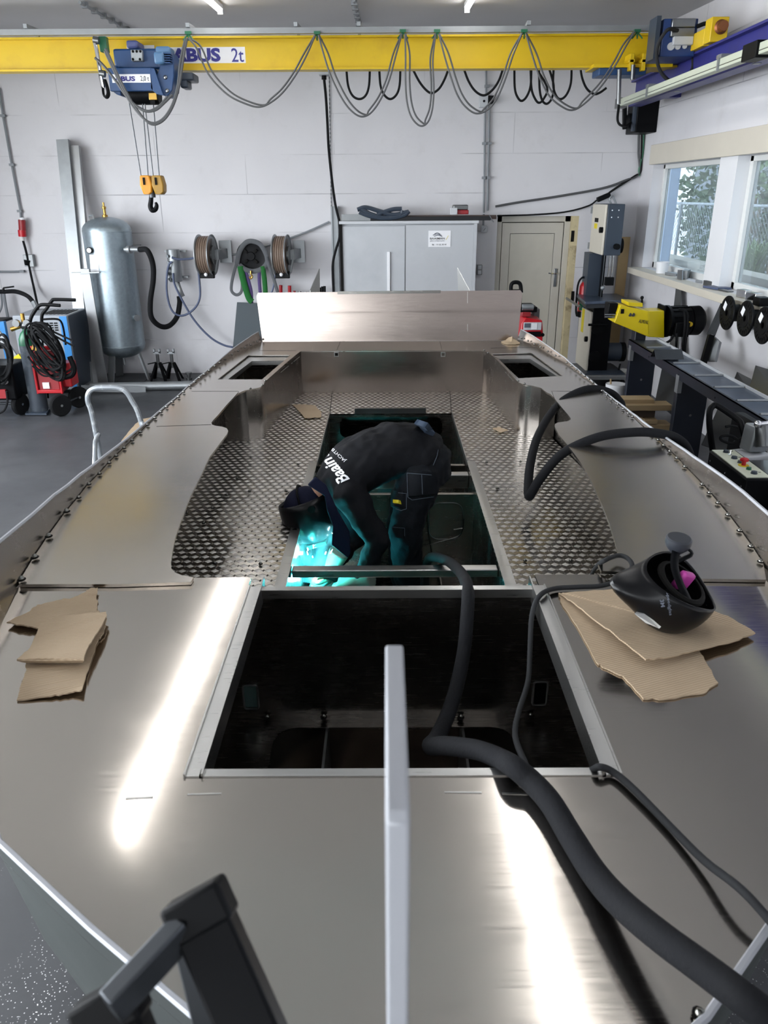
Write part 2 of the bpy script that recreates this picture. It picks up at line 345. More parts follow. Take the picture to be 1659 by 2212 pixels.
b = MB(); b.plate([[(-6, -6.2, 0), (-6, 11.25, 0), (-6, 11.25, 4.3), (-6, -6.2, 4.3)], [(-6, -4.7, 1.05), (-6, 8.7, 1.05), (-6, 8.7, 3.35), (-6, -4.7, 3.35)]], (-.2, 0, 0)); struct('wall_left', b, 'wall')  # long opening added out of view to bring in side daylight
b = MB(); b.plate([[(-6, -6, 0), (-4.6, -6, 0), (-4.6, -6, 2.3), (-1.3, -6, 2.3), (-1.3, -6, 0), (3.5, -6, 0), (3.5, -6, 4.2), (-6, -6, 4.2)]], (0, -.2, 0)); struct('wall_front', b, 'wall')
# outside ground seen through the window and the gate
tag(MB().bb(3.52, 14, -2, 20, -.12, -.02).build('yard_paving', 'concrete'), kind='structure')
tag(MB().bb(-16, -6.2, -6.2, 20, -.12, -.02).build('side_paving', 'concrete'), kind='structure')
tag(MB().bb(-14, 14, -30, -6.2, -.12, -.02).build('forecourt_paving', 'concrete'), kind='structure')
# window: frame, mullion, two panes
wn = thing('window_1', None, None, (3.48, 8.15, WZ0)); wn['kind'] = 'structure'
m0, m1 = at(1600, 350, X=3.36).y, at(1562, 350, X=3.36).y
b = MB()
for z0, z1 in ((WZ0, WZ0+.07), (WZ1-.05, WZ1)): b.bb(3.45, 3.52, WY0, WY1, z0, z1)
for y0, y1 in ((WY1-.06, WY1), (WY0, WY0+.06), (m0-.07, m0), (m1, m1+.07)): b.bb(3.45, 3.52, y0, y1, WZ0, WZ1)
b.build('window_frame', 'offwhite', wn, bevel=.004)
MB().bb(XR+.01, 3.46, m0, m1, WZ0, WZ1).build('mullion', 'white', wn)
for y0, y1 in ((WY0+.06, m0-.07), (m1+.07, WY1-.06)): MB().bb(3.485, 3.491, y0, y1, WZ0+.07, WZ1-.05).build('pane', 'glass', wn)
struct('trim_1', MB().bb(3.27, XR, WY0-.3, WY1+.03, WZ1, WZ1+.22), 'cream', bevel=.004)
struct('trim_2', MB().bb(3.17, 3.46, WY0-.2, WY1+.06, WZ0-.045, WZ0-.002).bb(3.155, 3.175, WY0-.2, WY1+.06, WZ0-.075, WZ0-.002), 'cream', bevel=.004)
# door with frame, panel, handle
dr_ = thing('door_1', None, None, ((dl+dr)/2, YW+.12, 0)); dr_['kind'] = 'structure'
fw = .075; dY = YW+.10; x1 = dr-.085
b = MB(); b.bb(dl, dl+fw, dY, dY+.07, 0, dt).bb(x1-fw, x1, dY, dY+.07, 0, dt).bb(dl, x1, dY, dY+.07, dt-fw, dt); b.build('door_frame', 'cream_door', dr_, bevel=.004)
MB().bb(x1, dr, dY-.1, dY+.03, 0, dt).build('door_jamb', basic('old_jamb', '#c3b692', .6, 0, .2, 9, .1, ('#6a5638', .9)), dr_)
fr = MB(); fx0, fx1 = dl+fw+.01, x1-fw-.01
fr.plate([[(fx0, dY+.02, .02), (fx1, dY+.02, .02), (fx1, dY+.02, dt-fw-.01), (fx0, dY+.02, dt-fw-.01)], [(fx0+.11, dY+.02, .2), (fx1-.11, dY+.02, .2), (fx1-.11, dY+.02, dt-.22), (fx0+.11, dY+.02, dt-.22)]], (0, .05, 0)); fr.build('door_leaf', 'cream_door', dr_, bevel=.004)
MB().bb(fx0+.116, fx1-.116, dY+.035, dY+.055, .206, dt-.226).build('door_panel', basic('door_panel_paint', '#bdb9ad', .5), dr_)
MB().bb(dl-.1, dr+.1, dY+.085, dY+.10, 0, dt+.1).build('door_light_block', 'soot_and_shade', dr_)  # dark sheet added behind the leaf to stop light through the gaps
h = at(1200, 600, Y=dY)
hd = MB().bb(h.x-.02, h.x+.02, dY+.005, dY+.02, h.z-.12, h.z+.12).build('door_handle', 'steel', dr_, bevel=.004)
MB().tube([(h.x, dY+.01, h.z+.06), (h.x, dY-.035, h.z+.06), (h.x-.02, dY-.045, h.z+.06), (h.x-.11, dY-.045, h.z+.065)], .010, 8).build('lever', 'chrome', hd)
for pz in (470+40, 640): p = at(1236, pz, Y=YW+.02); MB().bb(p.x-.02, p.x+.02, dY-.106, dY-.098, p.z-.07, p.z+.07).build('strike_plate', 'soot_and_shade', dr_)
# ceiling tubes: two rows of battens running away from the viewer
def tube_lamp(x, y0, label, ln=1.5):
    y1 = y0+ln; zc = lambda y: ceil_z(y)-.045
    r = thing('ceiling_tube_light', label, 'light', (x, (y0+y1)/2, ceil_z((y0+y1)/2)), 'ceiling tube lights')
    MB().bar((x, y0, zc(y0)+.022), (x, y1, zc(y1)+.022), .06, .04).build('batten', 'white', r)
    MB().cyl((x, y0+.02, zc(y0)-.018), (x, y1-.02, zc(y1)-.018), .019, 14).build('tube', 'tube_light', r)
    for y in (y0, y1): MB().bar((x, y-.012, zc(y)-.018), (x, y+.012, zc(y)-.018), .05, .05).build('end_cap', 'white', r)
for i, y0 in enumerate((7.86, 6.46, 5.06, 3.66, .3, -3.2)):
    tube_lamp(-1.66, y0, 'lit ceiling tube light whose end shows at the upper edge, above the blue hoist' if i == 0 else 'lit ceiling tube light in the row above the dark deck side, out of view', 1.35)
for i, y0 in enumerate((7.72, 6.18, 4.64, 3.1, 1.56, -3.2)):
    tube_lamp(.84, y0, 'lit ceiling tube light whose end shows at the upper edge, above the middle cable loops' if i == 0 else 'lit ceiling tube light in the row over the thick welding hose, out of view')
for y0 in (4.2, -.5): tube_lamp(-4.4, y0, 'added ceiling tube light over the open floor beside the boat, out of view')  # unseen row added to brighten the hall
# ============================================================ BOAT
ZD, ZF = 1.25, .925
boat = thing('aluminium_boat', 'unpainted bare aluminium boat hull under construction with chequered sole and open hatches', 'boat', (.03, 3.3, 0))
LN = [(42, 1264.5), (71, 1216), (101, 1170), (140, 1116), (166, 1085), (188, 1056), (211, 1033), (232, 1009.5), (247, 994), (264.5, 977), (282, 960), (300, 942), (316, 926), (332, 911), (345, 898), (357, 887), (370, 876), (383, 865), (394, 854), (408, 840), (418, 832.5), (429, 822.6), (439, 815), (449.5, 807), (461.6, 797.6), (471.6, 790.4), (483.4, 782.5), (498.7, 772.3), (512, 764.4), (526.4, 757), (539, 750.7), (553, 743.6), (566, 738.6)]
RN = [(1647.5, 1225), (1626.5, 1192), (1602, 1157.5), (1576.5, 1123), (1555, 1097), (1536.5, 1075), (1520.7, 1056.5), (1501, 1035.8), (1483, 1017.6), (1465.8, 998.8), (1450.5, 984), (1437, 970.8), (1425.4, 959), (1412.4, 947.4), (1397, 934), (1383, 921.7), (1369.7, 908.4), (1360.4, 901), (1349.8, 891), (1338, 881), (1324, 870), (1314, 861), (1303, 851.6), (1295, 843.5), (1284, 834), (1275, 826), (1266, 819), (1257, 813), (1248, 805), (1237, 797), (1227, 790), (1217, 782), (1202.5, 774.5), (1186, 765), (1170, 756), (1157, 749), (1143, 742), (1129, 736.5), (1117, 733)]
LT = [(-60, 1220), (0, 1172), (60, 1124), (120, 1074), (191, 1015), (260, 961), (330, 903), (400, 842), (440, 807), (474, 781), (504, 752), (534, 733), (556, 719), (575, 706)]
RT = [(1100, 697), (1120.5, 710), (1148.5, 725), (1180, 745), (1211, 768), (1295, 839), (1405, 925), (1457, 960), (1575, 1041), (1659, 1113), (1720, 1165)]
Lf = ats(LN, Z=ZD); Rf = ats(RN, Z=ZD)
bowL = [V(p+(ZD,)) for p in ((-1.075, 1.90), (-1.0, 1.60), (-.86, 1.29), (-.70, 1.08), (-.47, .90), (-.266, .752), (-.10, .62))]
bowR = [V(p+(ZD,)) for p in ((.22, .60), (.445, .752), (.626, .923), (.80, 1.13), (.95, 1.36), (1.06, 1.62), (1.14, 1.92))]
tip = [V((.0, .56, ZD)), V((.06, .535, ZD)), V((.13, .55, ZD))]
def interp(poly, x):
    P = sorted(poly)
    for (a, c), (b_, d) in zip(P, P[1:]):
        if a <= x <= b_: return c+(d-c)*(x-a)/(b_-a)
    return None
def top_of(p, line, side):        # height of the bulwark: flared plate whose upper edge meets the edge line in the photo
    for i in range(4, 260):
        h = i*.001; q = p+V((side*h*.30, 0, h)); x, y = pix(q); e = interp(line, x)
        if e is not None and y <= e: return h
    return .03
def smooth(a, k=3):
    for _ in range(k): a = [a[0]]+[(a[i-1]+a[i]*2+a[i+1])/4 for i in range(1, len(a)-1)]+[a[-1]]
    return a
hL = smooth([top_of(p, LT, -1) for p in Lf], 4); hR = smooth([top_of(p, RT, 1) for p in Rf], 4)
def bow_h(p, h0): return max(.012, h0*max(0, (p.y-1.0)/1.1)**1.3)
def bulwark(foot, hs, side):
    rows = []
    for p, h in zip(foot, hs): rows.append([p+V((0, 0, -.03)), p.copy(), p+V((side*h*.30, 0, h))])
    b = MB(); b.grid(rows, thick=(side*.007, -.002, 0)); return b.build('bulwark', 'hull_alu', boat)
Lall = list(reversed(tip[:1]))+list(reversed(bowL))+Lf; hLall = [bow_h(p, hL[0]) for p in Lall[:len(Lall)-len(Lf)]]+hL
Rall = tip[1:]+bowR+Rf; hRall = [bow_h(p, hR[0]) for p in Rall[:len(Rall)-len(Rf)]]+hR
Lall = [tip[1]]+Lall; hLall = [.012]+hLall
bulwark(Lall, hLall, -1); bulwark(Rall, hRall, 1)
for ft_, hh_, sd_ in ((Lall, hLall, -1), (Rall, hRall, 1)):
    MB().tube([p+V((sd_*(h*.30+.003), 0, h+.001)) for p, h in zip(ft_, hh_)], [.0065, .0065, .004, .0035], 6).build('bulwark_edge', 'stem_white', boat, label='pale strip along the upper edge')
def flank(foot, hs, side):
    rows = []
    for p, h in zip(foot, hs):
        t = p+V((side*(h*.30+.008), -.003, h*.95)); k = max(0., min(1., (p.y-.5)/1.6)); cx = .05
        c = V((cx+(p.x-cx)*(.88+.04*k), p.y+.10*(1-k), .70)); d = V((cx, p.y+.75*(1-k), .06+.10*(1-k)))
        rows.append([t, p+V((side*.008, -.003, -.02)), (t+c)/2+V((side*.02, 0, 0)), c, d])
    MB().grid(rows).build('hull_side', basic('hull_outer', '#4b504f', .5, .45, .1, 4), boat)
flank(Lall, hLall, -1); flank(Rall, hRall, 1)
# --- decks (6 mm sheet)
def sheet(name, loops, m='deck_alu', th=-.006, lab=None, **k): return MB().plate(loops, (0, 0, th)).build(name, m, boat, label=lab, **k)
HX0, HX1, HY0, HY1 = -.415, .475, 1.262, 2.09
fore = [at(42, 1268, Z=ZD), at(150, 1267, Z=ZD), at(408, 1263.5, Z=ZD), at(416, 1248, Z=ZD), at(543, 1247, Z=ZD)]+ats([(398, 1676), (1322, 1664)], Z=ZD)+ats([(1155, 1241), (1295, 1241), (1310, 1257), (1500, 1256), (1655, 1254)], Z=ZD)
foredeck = sheet('foredeck', [fore+list(reversed(bowR))+[tip[2], tip[1], tip[0]]+list(reversed(bowL))])
SL = [(412, 1257), (418, 1247), (394, 1243), (379, 1237), (370, 1228), (369, 1216), (372, 1193), (378, 1162), (392, 1122), (410, 1074), (430, 1035), (453, 987), (477, 955), (490, 938), (493, 931), (490, 925), (480, 921.5), (465, 919.5), (458, 917), (457, 913), (460, 908), (469, 899), (489, 875), (505, 858), (512, 851), (523, 845.5), (530, 843)]
SR = [(1180, 847), (1189, 851), (1196, 858), (1210, 876), (1228, 897), (1233, 904), (1232, 907), (1225, 910), (1205, 912.5), (1199, 916), (1198, 921), (1207, 939), (1225, 960), (1250, 993), (1274, 1032), (1298, 1084), (1316, 1129), (1328, 1168), (1335, 1195), (1333, 1201), (1292, 1218), (1299, 1233), (1370, 1237), (1500, 1250), (1655, 1252)]
nL = 19; zs = ZD+.012
L1 = [p for p in Lf[:nL+1]]; sdl = ats([(42, 1262), (250, 1262)], Z=zs)+ats(SL, Z=zs)+[V((p.x, p.y, zs)) for p in reversed(L1)]
sheet('side_deck', [sdl], 'side_alu', th=-.010)
R1 = [p for p in Rf[:24]]
sheet('side_deck', [[V((p.x, p.y, zs)) for p in R1]+ats(SR, Z=zs)], 'side_alu', th=-.010)
inner_aft = [(530, 843), (545, 840), (560, 837), (569, 832), (573, 824), (600, 800), (625, 778), (640, 766), (650, 758.5), (727, 757.5), (955, 757), (1045, 757), (1057, 763), (1075, 779), (1095, 800), (1112, 818), (1120, 826), (1133, 831), (1150, 833), (1169, 838), (1180, 847)]
lockL = [(470, 819.5), (537, 767), (628, 767), (616, 777), (592, 797), (566, 819.5)]; lockR = [(1061, 764), (1148, 762), (1216, 812), (1120, 817), (1098, 796), (1078, 776)]
aft = ats(inner_aft, Z=ZD)+[p for p in Rf[23:]]+ats([(1117, 735), (840, 737), (567, 738.5)], Z=ZD)+[p for p in reversed(Lf[nL:])]
sheet('aft_deck', [aft, ats(lockL, Z=ZD), ats(lockR, Z=ZD)], 'side_alu')
for q in ([(470, 819.5), (537, 767), (628, 767), (614, 779), (544, 780), (492, 819.5)], [(1061, 764), (1148, 762), (1216, 812), (1203, 812.5), (1145, 775), (1072, 776)]):
    sheet('locker_rim', [ats(q, Z=ZD-.012)], 'bright_alu', th=-.03)
for q in (lockL, lockR):
    P = ats(q, Z=ZD-.02); c = sum(P, V())/len(P); P = [c+(p-c)*1.04 for p in P]
    rows = [P, [V((p.x, p.y, .45)) for p in P]]
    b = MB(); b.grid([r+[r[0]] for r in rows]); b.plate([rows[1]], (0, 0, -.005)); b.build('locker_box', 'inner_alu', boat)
# faint plate joints on the decks
def seam(p0, p1, z, w=.0016, name='plate_joint', m='soot_and_shade'):
    a, c = at(*p0, Z=z), at(*p1, Z=z); MB().bar(a, c, w, .0012).build(name, m, boat)
for p0, p1 in (((338, 921), (456, 917)), ((414, 845), (515, 845)), ((457, 913), (516, 846)), ((1292, 845), (1190, 845)), ((1205, 880), (1192, 846))): seam(p0, p1, zs+.0004)
for p0, p1 in (((727, 757), (735, 738)), ((955, 757), (950, 737)), ((560, 757), (640, 757)), ((1060, 752), (1160, 750))): seam(p0, p1, ZD+.0004)
for p0, p1 in (((272, 1725), (330, 1722)), ((405, 1716), (478, 1714)), ((960, 1711), (1040, 1712)), ((1085, 1714), (1150, 1716))): seam(p0, p1, ZD+.0004, .004, 'weld_mark', 'bright_alu')
# --- aft bulkhead and locker walls
def drop(pts, z1, name, m='hull_alu', z0=ZD-.006, th=(0, .006, 0)):
    P = [V((p.x, p.y, z0)) for p in pts]; MB().grid([[p, V((p.x, p.y, z1))] for p in P], thick=th).build(name, m, boat, ang=50)
drop(ats([(650, 758.5), (1045, 757)], Z=ZD), ZF, 'bulkhead', 'warm_alu')
wl = catmull(ats([(650, 758.5), (640, 766), (625, 778), (600, 800), (573, 824), (569, 832), (560, 837), (545, 840), (530, 843)], Z=ZD), 5); e = wl[-1]
drop(wl+[V((e.x-.1, e.y+.01, ZD)), V((-1.0, e.y+.03, ZD))], ZF, 'locker_wall')
wr = catmull(ats([(1045, 757), (1057, 763), (1075, 779), (1095, 800), (1112, 818), (1120, 826), (1133, 831), (1150, 833), (1169, 838)], Z=ZD), 5); e = wr[-1]
drop(wr+[V((e.x+.1, e.y+.01, ZD)), V((1.05, e.y+.03, ZD))], ZF, 'locker_wall')
for px in (727, 957):            # square tube ends under the aft deck edge
    p = at(px, 765, Y=at(650, 758.5, Z=ZD).y); b = MB(); y = p.y-.004
    b.plate([[(p.x-.017, y, p.z-.017), (p.x+.017, y, p.z-.017), (p.x+.017, y, p.z+.017), (p.x-.017, y, p.z+.017)], [(p.x-.012, y, p.z-.012), (p.x+.012, y, p.z-.012), (p.x+.012, y, p.z+.012), (p.x-.012, y, p.z+.012)]], (0, -.012, 0))
    b.bb(p.x-.012, p.x+.012, y-.002, y+.002, p.z-.012, p.z+.012, 1); b.build('tube_end', ['bright_alu', 'soot_and_shade'], boat)  # dark square painted in for the shaded hollow
for q in (((606, 805), (648, 770)), ((1069, 778), (1110, 824))):   # narrow slots of the tabbed plates
    s_ = -1 if q[0][0] < 800 else 1
    for t0, t1 in ((.02, .42), (.55, .62), (.68, .98)):
        a = at(q[0][0]+(q[1][0]-q[0][0])*t0, q[0][1]+(q[1][1]-q[0][1])*t0, Z=ZD-.022); c = at(q[0][0]+(q[1][0]-q[0][0])*t1, q[0][1]+(q[1][1]-q[0][1])*t1, Z=ZD-.022)
        MB().bar(a, c, .003, .003).build('tab_slot', 'bright_alu', boat)
# hull side walls under the side decks
for s_, xs in ((-1, [(-1.12, 2.2), (-1.12, 3.0), (-1.06, 3.8), (-.98, 4.9)]), (1, [(1.18, 2.2), (1.18, 3.0), (1.12, 3.8), (1.04, 4.9)])):
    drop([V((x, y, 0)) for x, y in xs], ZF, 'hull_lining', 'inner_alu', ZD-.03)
# --- chequered sole with the engine opening
OX0, OX1, OY0, OY1 = -.395, .462, 2.2, at(842, 894, Z=ZF).y
yA = at(650, 758.5, Z=ZD).y
sole = [V((-1.12, 2.12, ZF)), V((1.18, 2.12, ZF)), V((1.18, 3.2, ZF)), V((1.02, 4.9, ZF)), V((.95, yA, ZF)), V((-.9, yA, ZF)), V((-.98, 4.9, ZF)), V((-1.12, 3.2, ZF))]
hole = [V((OX0, OY0, ZF)), V((OX1, OY0, ZF)), V((OX1, OY1, ZF)), V((OX0, OY1, ZF))]
sheet('cockpit_sole', [sole, hole], 'checker', th=-.005, lab='chequered tread plate sole')
for p0, p1 in (((713, 893), (717, 850)), ((975, 893), (972, 848))): seam(p0, p1, ZF+.002, .004)
rimY = at(640, 1000, Z=ZF).y
for x0, x1 in ((OX0-.045, OX0), (OX1, OX1+.045)): MB().bb(x0, x1, 2.1, rimY, ZF+.001, ZF+.006).build('opening_rim', 'bright_alu', boat)
for x in (OX0, OX1): MB().bb(x-.003, x+.003, rimY, OY1, ZF-.02, ZF+.012).build('opening_lip', 'bright_alu', boat)
# engine bay
zb = .34
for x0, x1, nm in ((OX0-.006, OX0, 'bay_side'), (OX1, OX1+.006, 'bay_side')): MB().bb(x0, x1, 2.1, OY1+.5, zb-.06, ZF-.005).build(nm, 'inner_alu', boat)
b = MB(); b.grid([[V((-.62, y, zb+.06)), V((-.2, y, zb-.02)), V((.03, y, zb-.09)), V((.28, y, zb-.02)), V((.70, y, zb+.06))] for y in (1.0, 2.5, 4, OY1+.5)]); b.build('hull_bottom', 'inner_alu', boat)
def rrect(x0, x1, z0, z1, y, r, n=5):
    o = []
    for cx, cz, a0 in ((x1-r, z1-r, 0), (x0+r, z1-r, 90), (x0+r, z0+r, 180), (x1-r, z0+r, 270)):
        for i in range(n+1): a = math.radians(a0+90*i/n); o.append(V((cx+r*math.cos(a), y, cz+r*math.sin(a))))
    return o
a, c = at(733, 897, Y=OY1), at(955, 945, Y=OY1)
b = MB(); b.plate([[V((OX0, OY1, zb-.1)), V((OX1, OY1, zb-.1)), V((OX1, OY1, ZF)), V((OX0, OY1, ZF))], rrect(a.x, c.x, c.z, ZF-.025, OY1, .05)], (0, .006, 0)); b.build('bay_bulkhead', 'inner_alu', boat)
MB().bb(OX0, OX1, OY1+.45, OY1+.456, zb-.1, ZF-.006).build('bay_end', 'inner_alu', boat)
a, c = at(766, 884, Y=OY1+.01), at(920, 893, Y=OY1+.01); MB().bb(a.x, c.x, OY1+.008, OY1+.02, ZF-.01, a.z+.005).build('stop_plate', 'gunmetal', boat)
def cross(yt, yb, z, name='cross_beam', d=.05, m='bright_alu', x0=OX0, x1=OX1):
    p = at(840, yt, Z=z); q = at(840, yb, Y=p.y); MB().bb(x0+.002, x1-.002, p.y, p.y+d, q.z, z).build(name, m, boat, bevel=.004); return p.y
yb1 = cross(1232, 1248, ZF-.015, d=.05)
yb2 = cross(1027, 1056, ZF-.03, d=.06)
def web(yt, z, holes, name='frame_web'):
    y = at(840, yt, Z=z).y; x0, x1 = OX0+.002, OX1-.002
    b = MB(); b.plate([[V((x0, y, zb-.05)), V((x1, y, zb-.05)), V((x1, y, z)), V((x0, y, z))]]+[rrect(*h, y, .05) for h in holes], (0, .006, 0)); b.bb(x0, x1, y-.02, y+.01, z-.006, z); b.build(name, 'hull_alu', boat); return y
ywb = web(1066, ZF-.04, [(OX0+.06, -.06, zb+.06, ZF-.12)])
web(1004, ZF-.04, [(OX0+.06, -.05, zb+.06, ZF-.12), (.1, OX1-.06, zb+.06, ZF-.12)])
for x in (-.20, .285): MB().bb(x-.004, x+.004, 2.1, ywb-.01, zb-.06, zb+.12).build('stringer', 'hull_alu', boat)
rr = rrect(at(928, 1090, Y=ywb).x, at(1000, 1090, Y=ywb).x, at(960, 1164, Y=ywb).z, at(960, 1086, Y=ywb).z, ywb-.003, .05)
MB().tube(rr, .0022, 6, closed=True).build('weld_outline', 'gunmetal', boat)
for pts in ([(908, 1181), (950, 1170), (985, 1160), (998, 1148), (1002, 1120)], [(980, 1144), (1000, 1141)], [(922, 1110), (925, 1150), (932, 1190), (934, 1215)]): MB().tube(ats(pts, Y=ywb-.03), .004, 6, 4).build('weld_seam', 'weld', boat)
# --- fore hatch: rims, walls, floor with rounded cut-out
b = MB()
for x, s_ in ((HX0, 1), (HX1, -1)):
    b = MB(); xi = x+s_*.036
    b.bb(min(x, xi), max(x, xi), HY0, HY1, ZD-.004, ZD+.003); b.bb(xi-.002, xi+.002, HY0, HY1+.05, ZD-.05, ZD+.010); b.bb(x-.002, x+.002, HY0, HY1, ZD-.01, ZD+.008)
    b.build('hatch_rim', 'bright_alu', boat)
MB().bb(HX0+.03, HX1-.03, HY0, HY0+.022, ZD-.05, ZD+.003).build('hatch_rim', 'bright_alu', boat)
yh = HY1-.005
MB().bb(HX0+.03, HX1-.03, yh-.012, yh+.014, ZD-.03, ZD-.002).build('hatch_rim', 'bright_alu', boat)
zh = at(860, 1552, Y=yh).z; hx0, hx1 = -.60, .67
sl = [rrect(at(526, 1500, Y=yh).x, at(557, 1500, Y=yh).x, at(540, 1530, Y=yh).z, at(540, 1479, Y=yh).z, yh, .008, 3), rrect(at(1151, 1500, Y=yh).x, at(1181, 1500, Y=yh).x, at(1165, 1522, Y=yh).z, at(1165, 1472, Y=yh).z, yh, .008, 3)]
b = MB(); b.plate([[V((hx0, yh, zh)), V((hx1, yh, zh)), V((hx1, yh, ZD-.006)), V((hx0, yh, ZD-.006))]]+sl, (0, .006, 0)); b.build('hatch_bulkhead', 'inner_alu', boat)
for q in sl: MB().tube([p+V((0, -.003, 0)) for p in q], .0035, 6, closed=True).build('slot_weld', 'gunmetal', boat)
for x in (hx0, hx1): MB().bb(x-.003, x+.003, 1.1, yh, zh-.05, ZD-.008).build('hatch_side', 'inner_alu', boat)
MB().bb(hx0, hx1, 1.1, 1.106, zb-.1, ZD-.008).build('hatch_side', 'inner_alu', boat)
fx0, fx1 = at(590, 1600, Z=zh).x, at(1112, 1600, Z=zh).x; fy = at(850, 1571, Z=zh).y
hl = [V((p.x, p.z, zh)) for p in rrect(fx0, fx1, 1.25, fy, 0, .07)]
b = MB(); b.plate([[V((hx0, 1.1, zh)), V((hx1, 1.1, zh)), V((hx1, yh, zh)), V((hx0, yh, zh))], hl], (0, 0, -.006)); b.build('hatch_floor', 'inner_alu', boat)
MB().bb(fx0-.1, fx1+.1, fy+.06, fy+.066, zb-.1, zh-.007).build('frame_web', 'warm_alu', boat)
for px in (709, 996):
    p = at(px, 1580, Y=fy+.05); MB().bb(p.x-.004, p.x+.004, 1.1, fy+.06, zb-.1, zh-.012).build('stringer', 'gunmetal', boat)
# --- transom
ty = at(840, 737, Z=ZD).y; RK = math.tan(math.radians(5))
def tr(px, py):            # on the raked transom plane
    d = ray(px, py); n = V((0, -1, RK)); o = V((0, ty, ZD)); t = (o-CAM).dot(n)/d.dot(n); return CAM+d*t
tp = [tr(567, 738.5), tr(554, 640), tr(557, 632.5), tr(1124, 627), tr(1128.5, 633), tr(1118, 735)]
b = MB(); b.plate([tp], (0, .006, 0)); b.build('transom', 'warm_alu', boat)
for x, y0, y1 in ((672, 634, 653), (673, 695, 718), (1010, 630, 655), (1010, 700, 716)):
    MB().bar(tr(x, y0)+V((0, -.001, 0)), tr(x, y1)+V((0, -.001, 0)), .006, .003).build('tab_slot', 'bright_alu', boat)
MB().bar(tr(729, 632.5)+V((0, -.004, .0)), tr(952, 630)+V((0, -.004, .0)), .006, .022).build('stiffener', 'hull_alu', boat)
for q in ([(686, 590), (669, 627), (686, 627)], [(991, 588), (1014, 628), (994, 628)]):
    P = [tr(*q[0])+V((0, .16, .02)), tr(*q[1])+V((0, .006, 0)), tr(*q[2])+V((0, .16, -.05))]
    P.append(V((P[1].x, P[1].y, P[1].z-.3))); b = MB(); b.plate([[P[0], P[1], P[3], P[2]]], (.005, 0, 0)); b.build('knee_plate', 'bright_alu', boat)
# swim step behind the transom
MB().bb(tp[0].x, tp[-1].x, ty+.02, ty+.5, ZD-.3, ZD-.29).build('swim_step', 'hull_alu', boat)
# --- weld tacks: bright bead on a sooty patch
def bead(r=.0075):
    b = MB(); b.sph((0, 0, r*.4), r, 10, 6); b.lathe([(0, .0006), (r*1.7, .0006), (r*1.7, 0)], (0, 0, 0), n=10, mi=1, sy=.8); return b
proto = bead(); me0 = None
def tack(p, s=1., rz=0, name='weld_tack'):
    global me0
    if me0 is None:
        o = proto.build(name, ['weld', 'soot_and_shade']); me0 = o.data; COL.objects.unlink(o); bpy.data.objects.remove(o)
        lo = min(v.co.z for v in me0.vertices)
    o = bpy.data.objects.new(name, me0); COL.objects.link(o); o.parent = boat; o.location = V(p)-ORG[boat.name]; o.scale = (s, s, s); o.rotation_euler.z = rz
    return o
for i, p in enumerate(Lf): tack(V((p.x+.010, p.y, zs+.002)), 1.25 if i < 4 else 1.)
for i, p in enumerate(Rf):
    if i % 8 != 7: tack(V((p.x-.010, p.y, zs+.002)), 1.)
for q in ((1573, 2110), (1511, 2198)): tack(at(*q, Z=ZD+.002), 1.1)
for q in ((578, 1548), (700, 1547), (995, 1547), (1145, 1544)): tack(at(*q, Y=yh)+V((0, -.012, 0)), 1.1)
for q in ((541, 841), (567, 834), (573, 824), (1119, 825), (1133, 831), (1046, 758), (1054, 764)): tack(at(*q, Z=ZD+.002), .9)
for q in ((464, 1219), (563, 1220), (539, 1063), (618, 1063), (644, 1005), (540, 1005), (1134, 1213), (1233, 1213), (1074, 1057), (1051, 1000), (1124, 999)): tack(at(*q, Z=ZF+.002), .9)
for q in ((404, 1110), (440, 1132), (459, 1099), (512, 1035), (490, 1071), (542, 989), (1163, 1004), (1178, 1030), (1198, 1062)): tack(at(*q, Z=ZF+.002), .9)
# --- stem plate rising from the bow
sx = at(852, 1420, Y=.55).x
top = [(.565, 2.0), (.372, 2.0)]
b = MB(); prof = [V((sx-.0075, y, z)) for y, z in ((.545, ZD-.02), (.565, 1.6), (.566, 1.995), (.56, 2.0), (.372, 2.0), (.366, 1.995), (.366, 1.6), (.42, ZD-.06))]
b.plate([prof], (.015, 0, 0)); b.build('stem_plate', 'stem_white', boat, label='pale upright stem plate at the bow', bevel=.002)
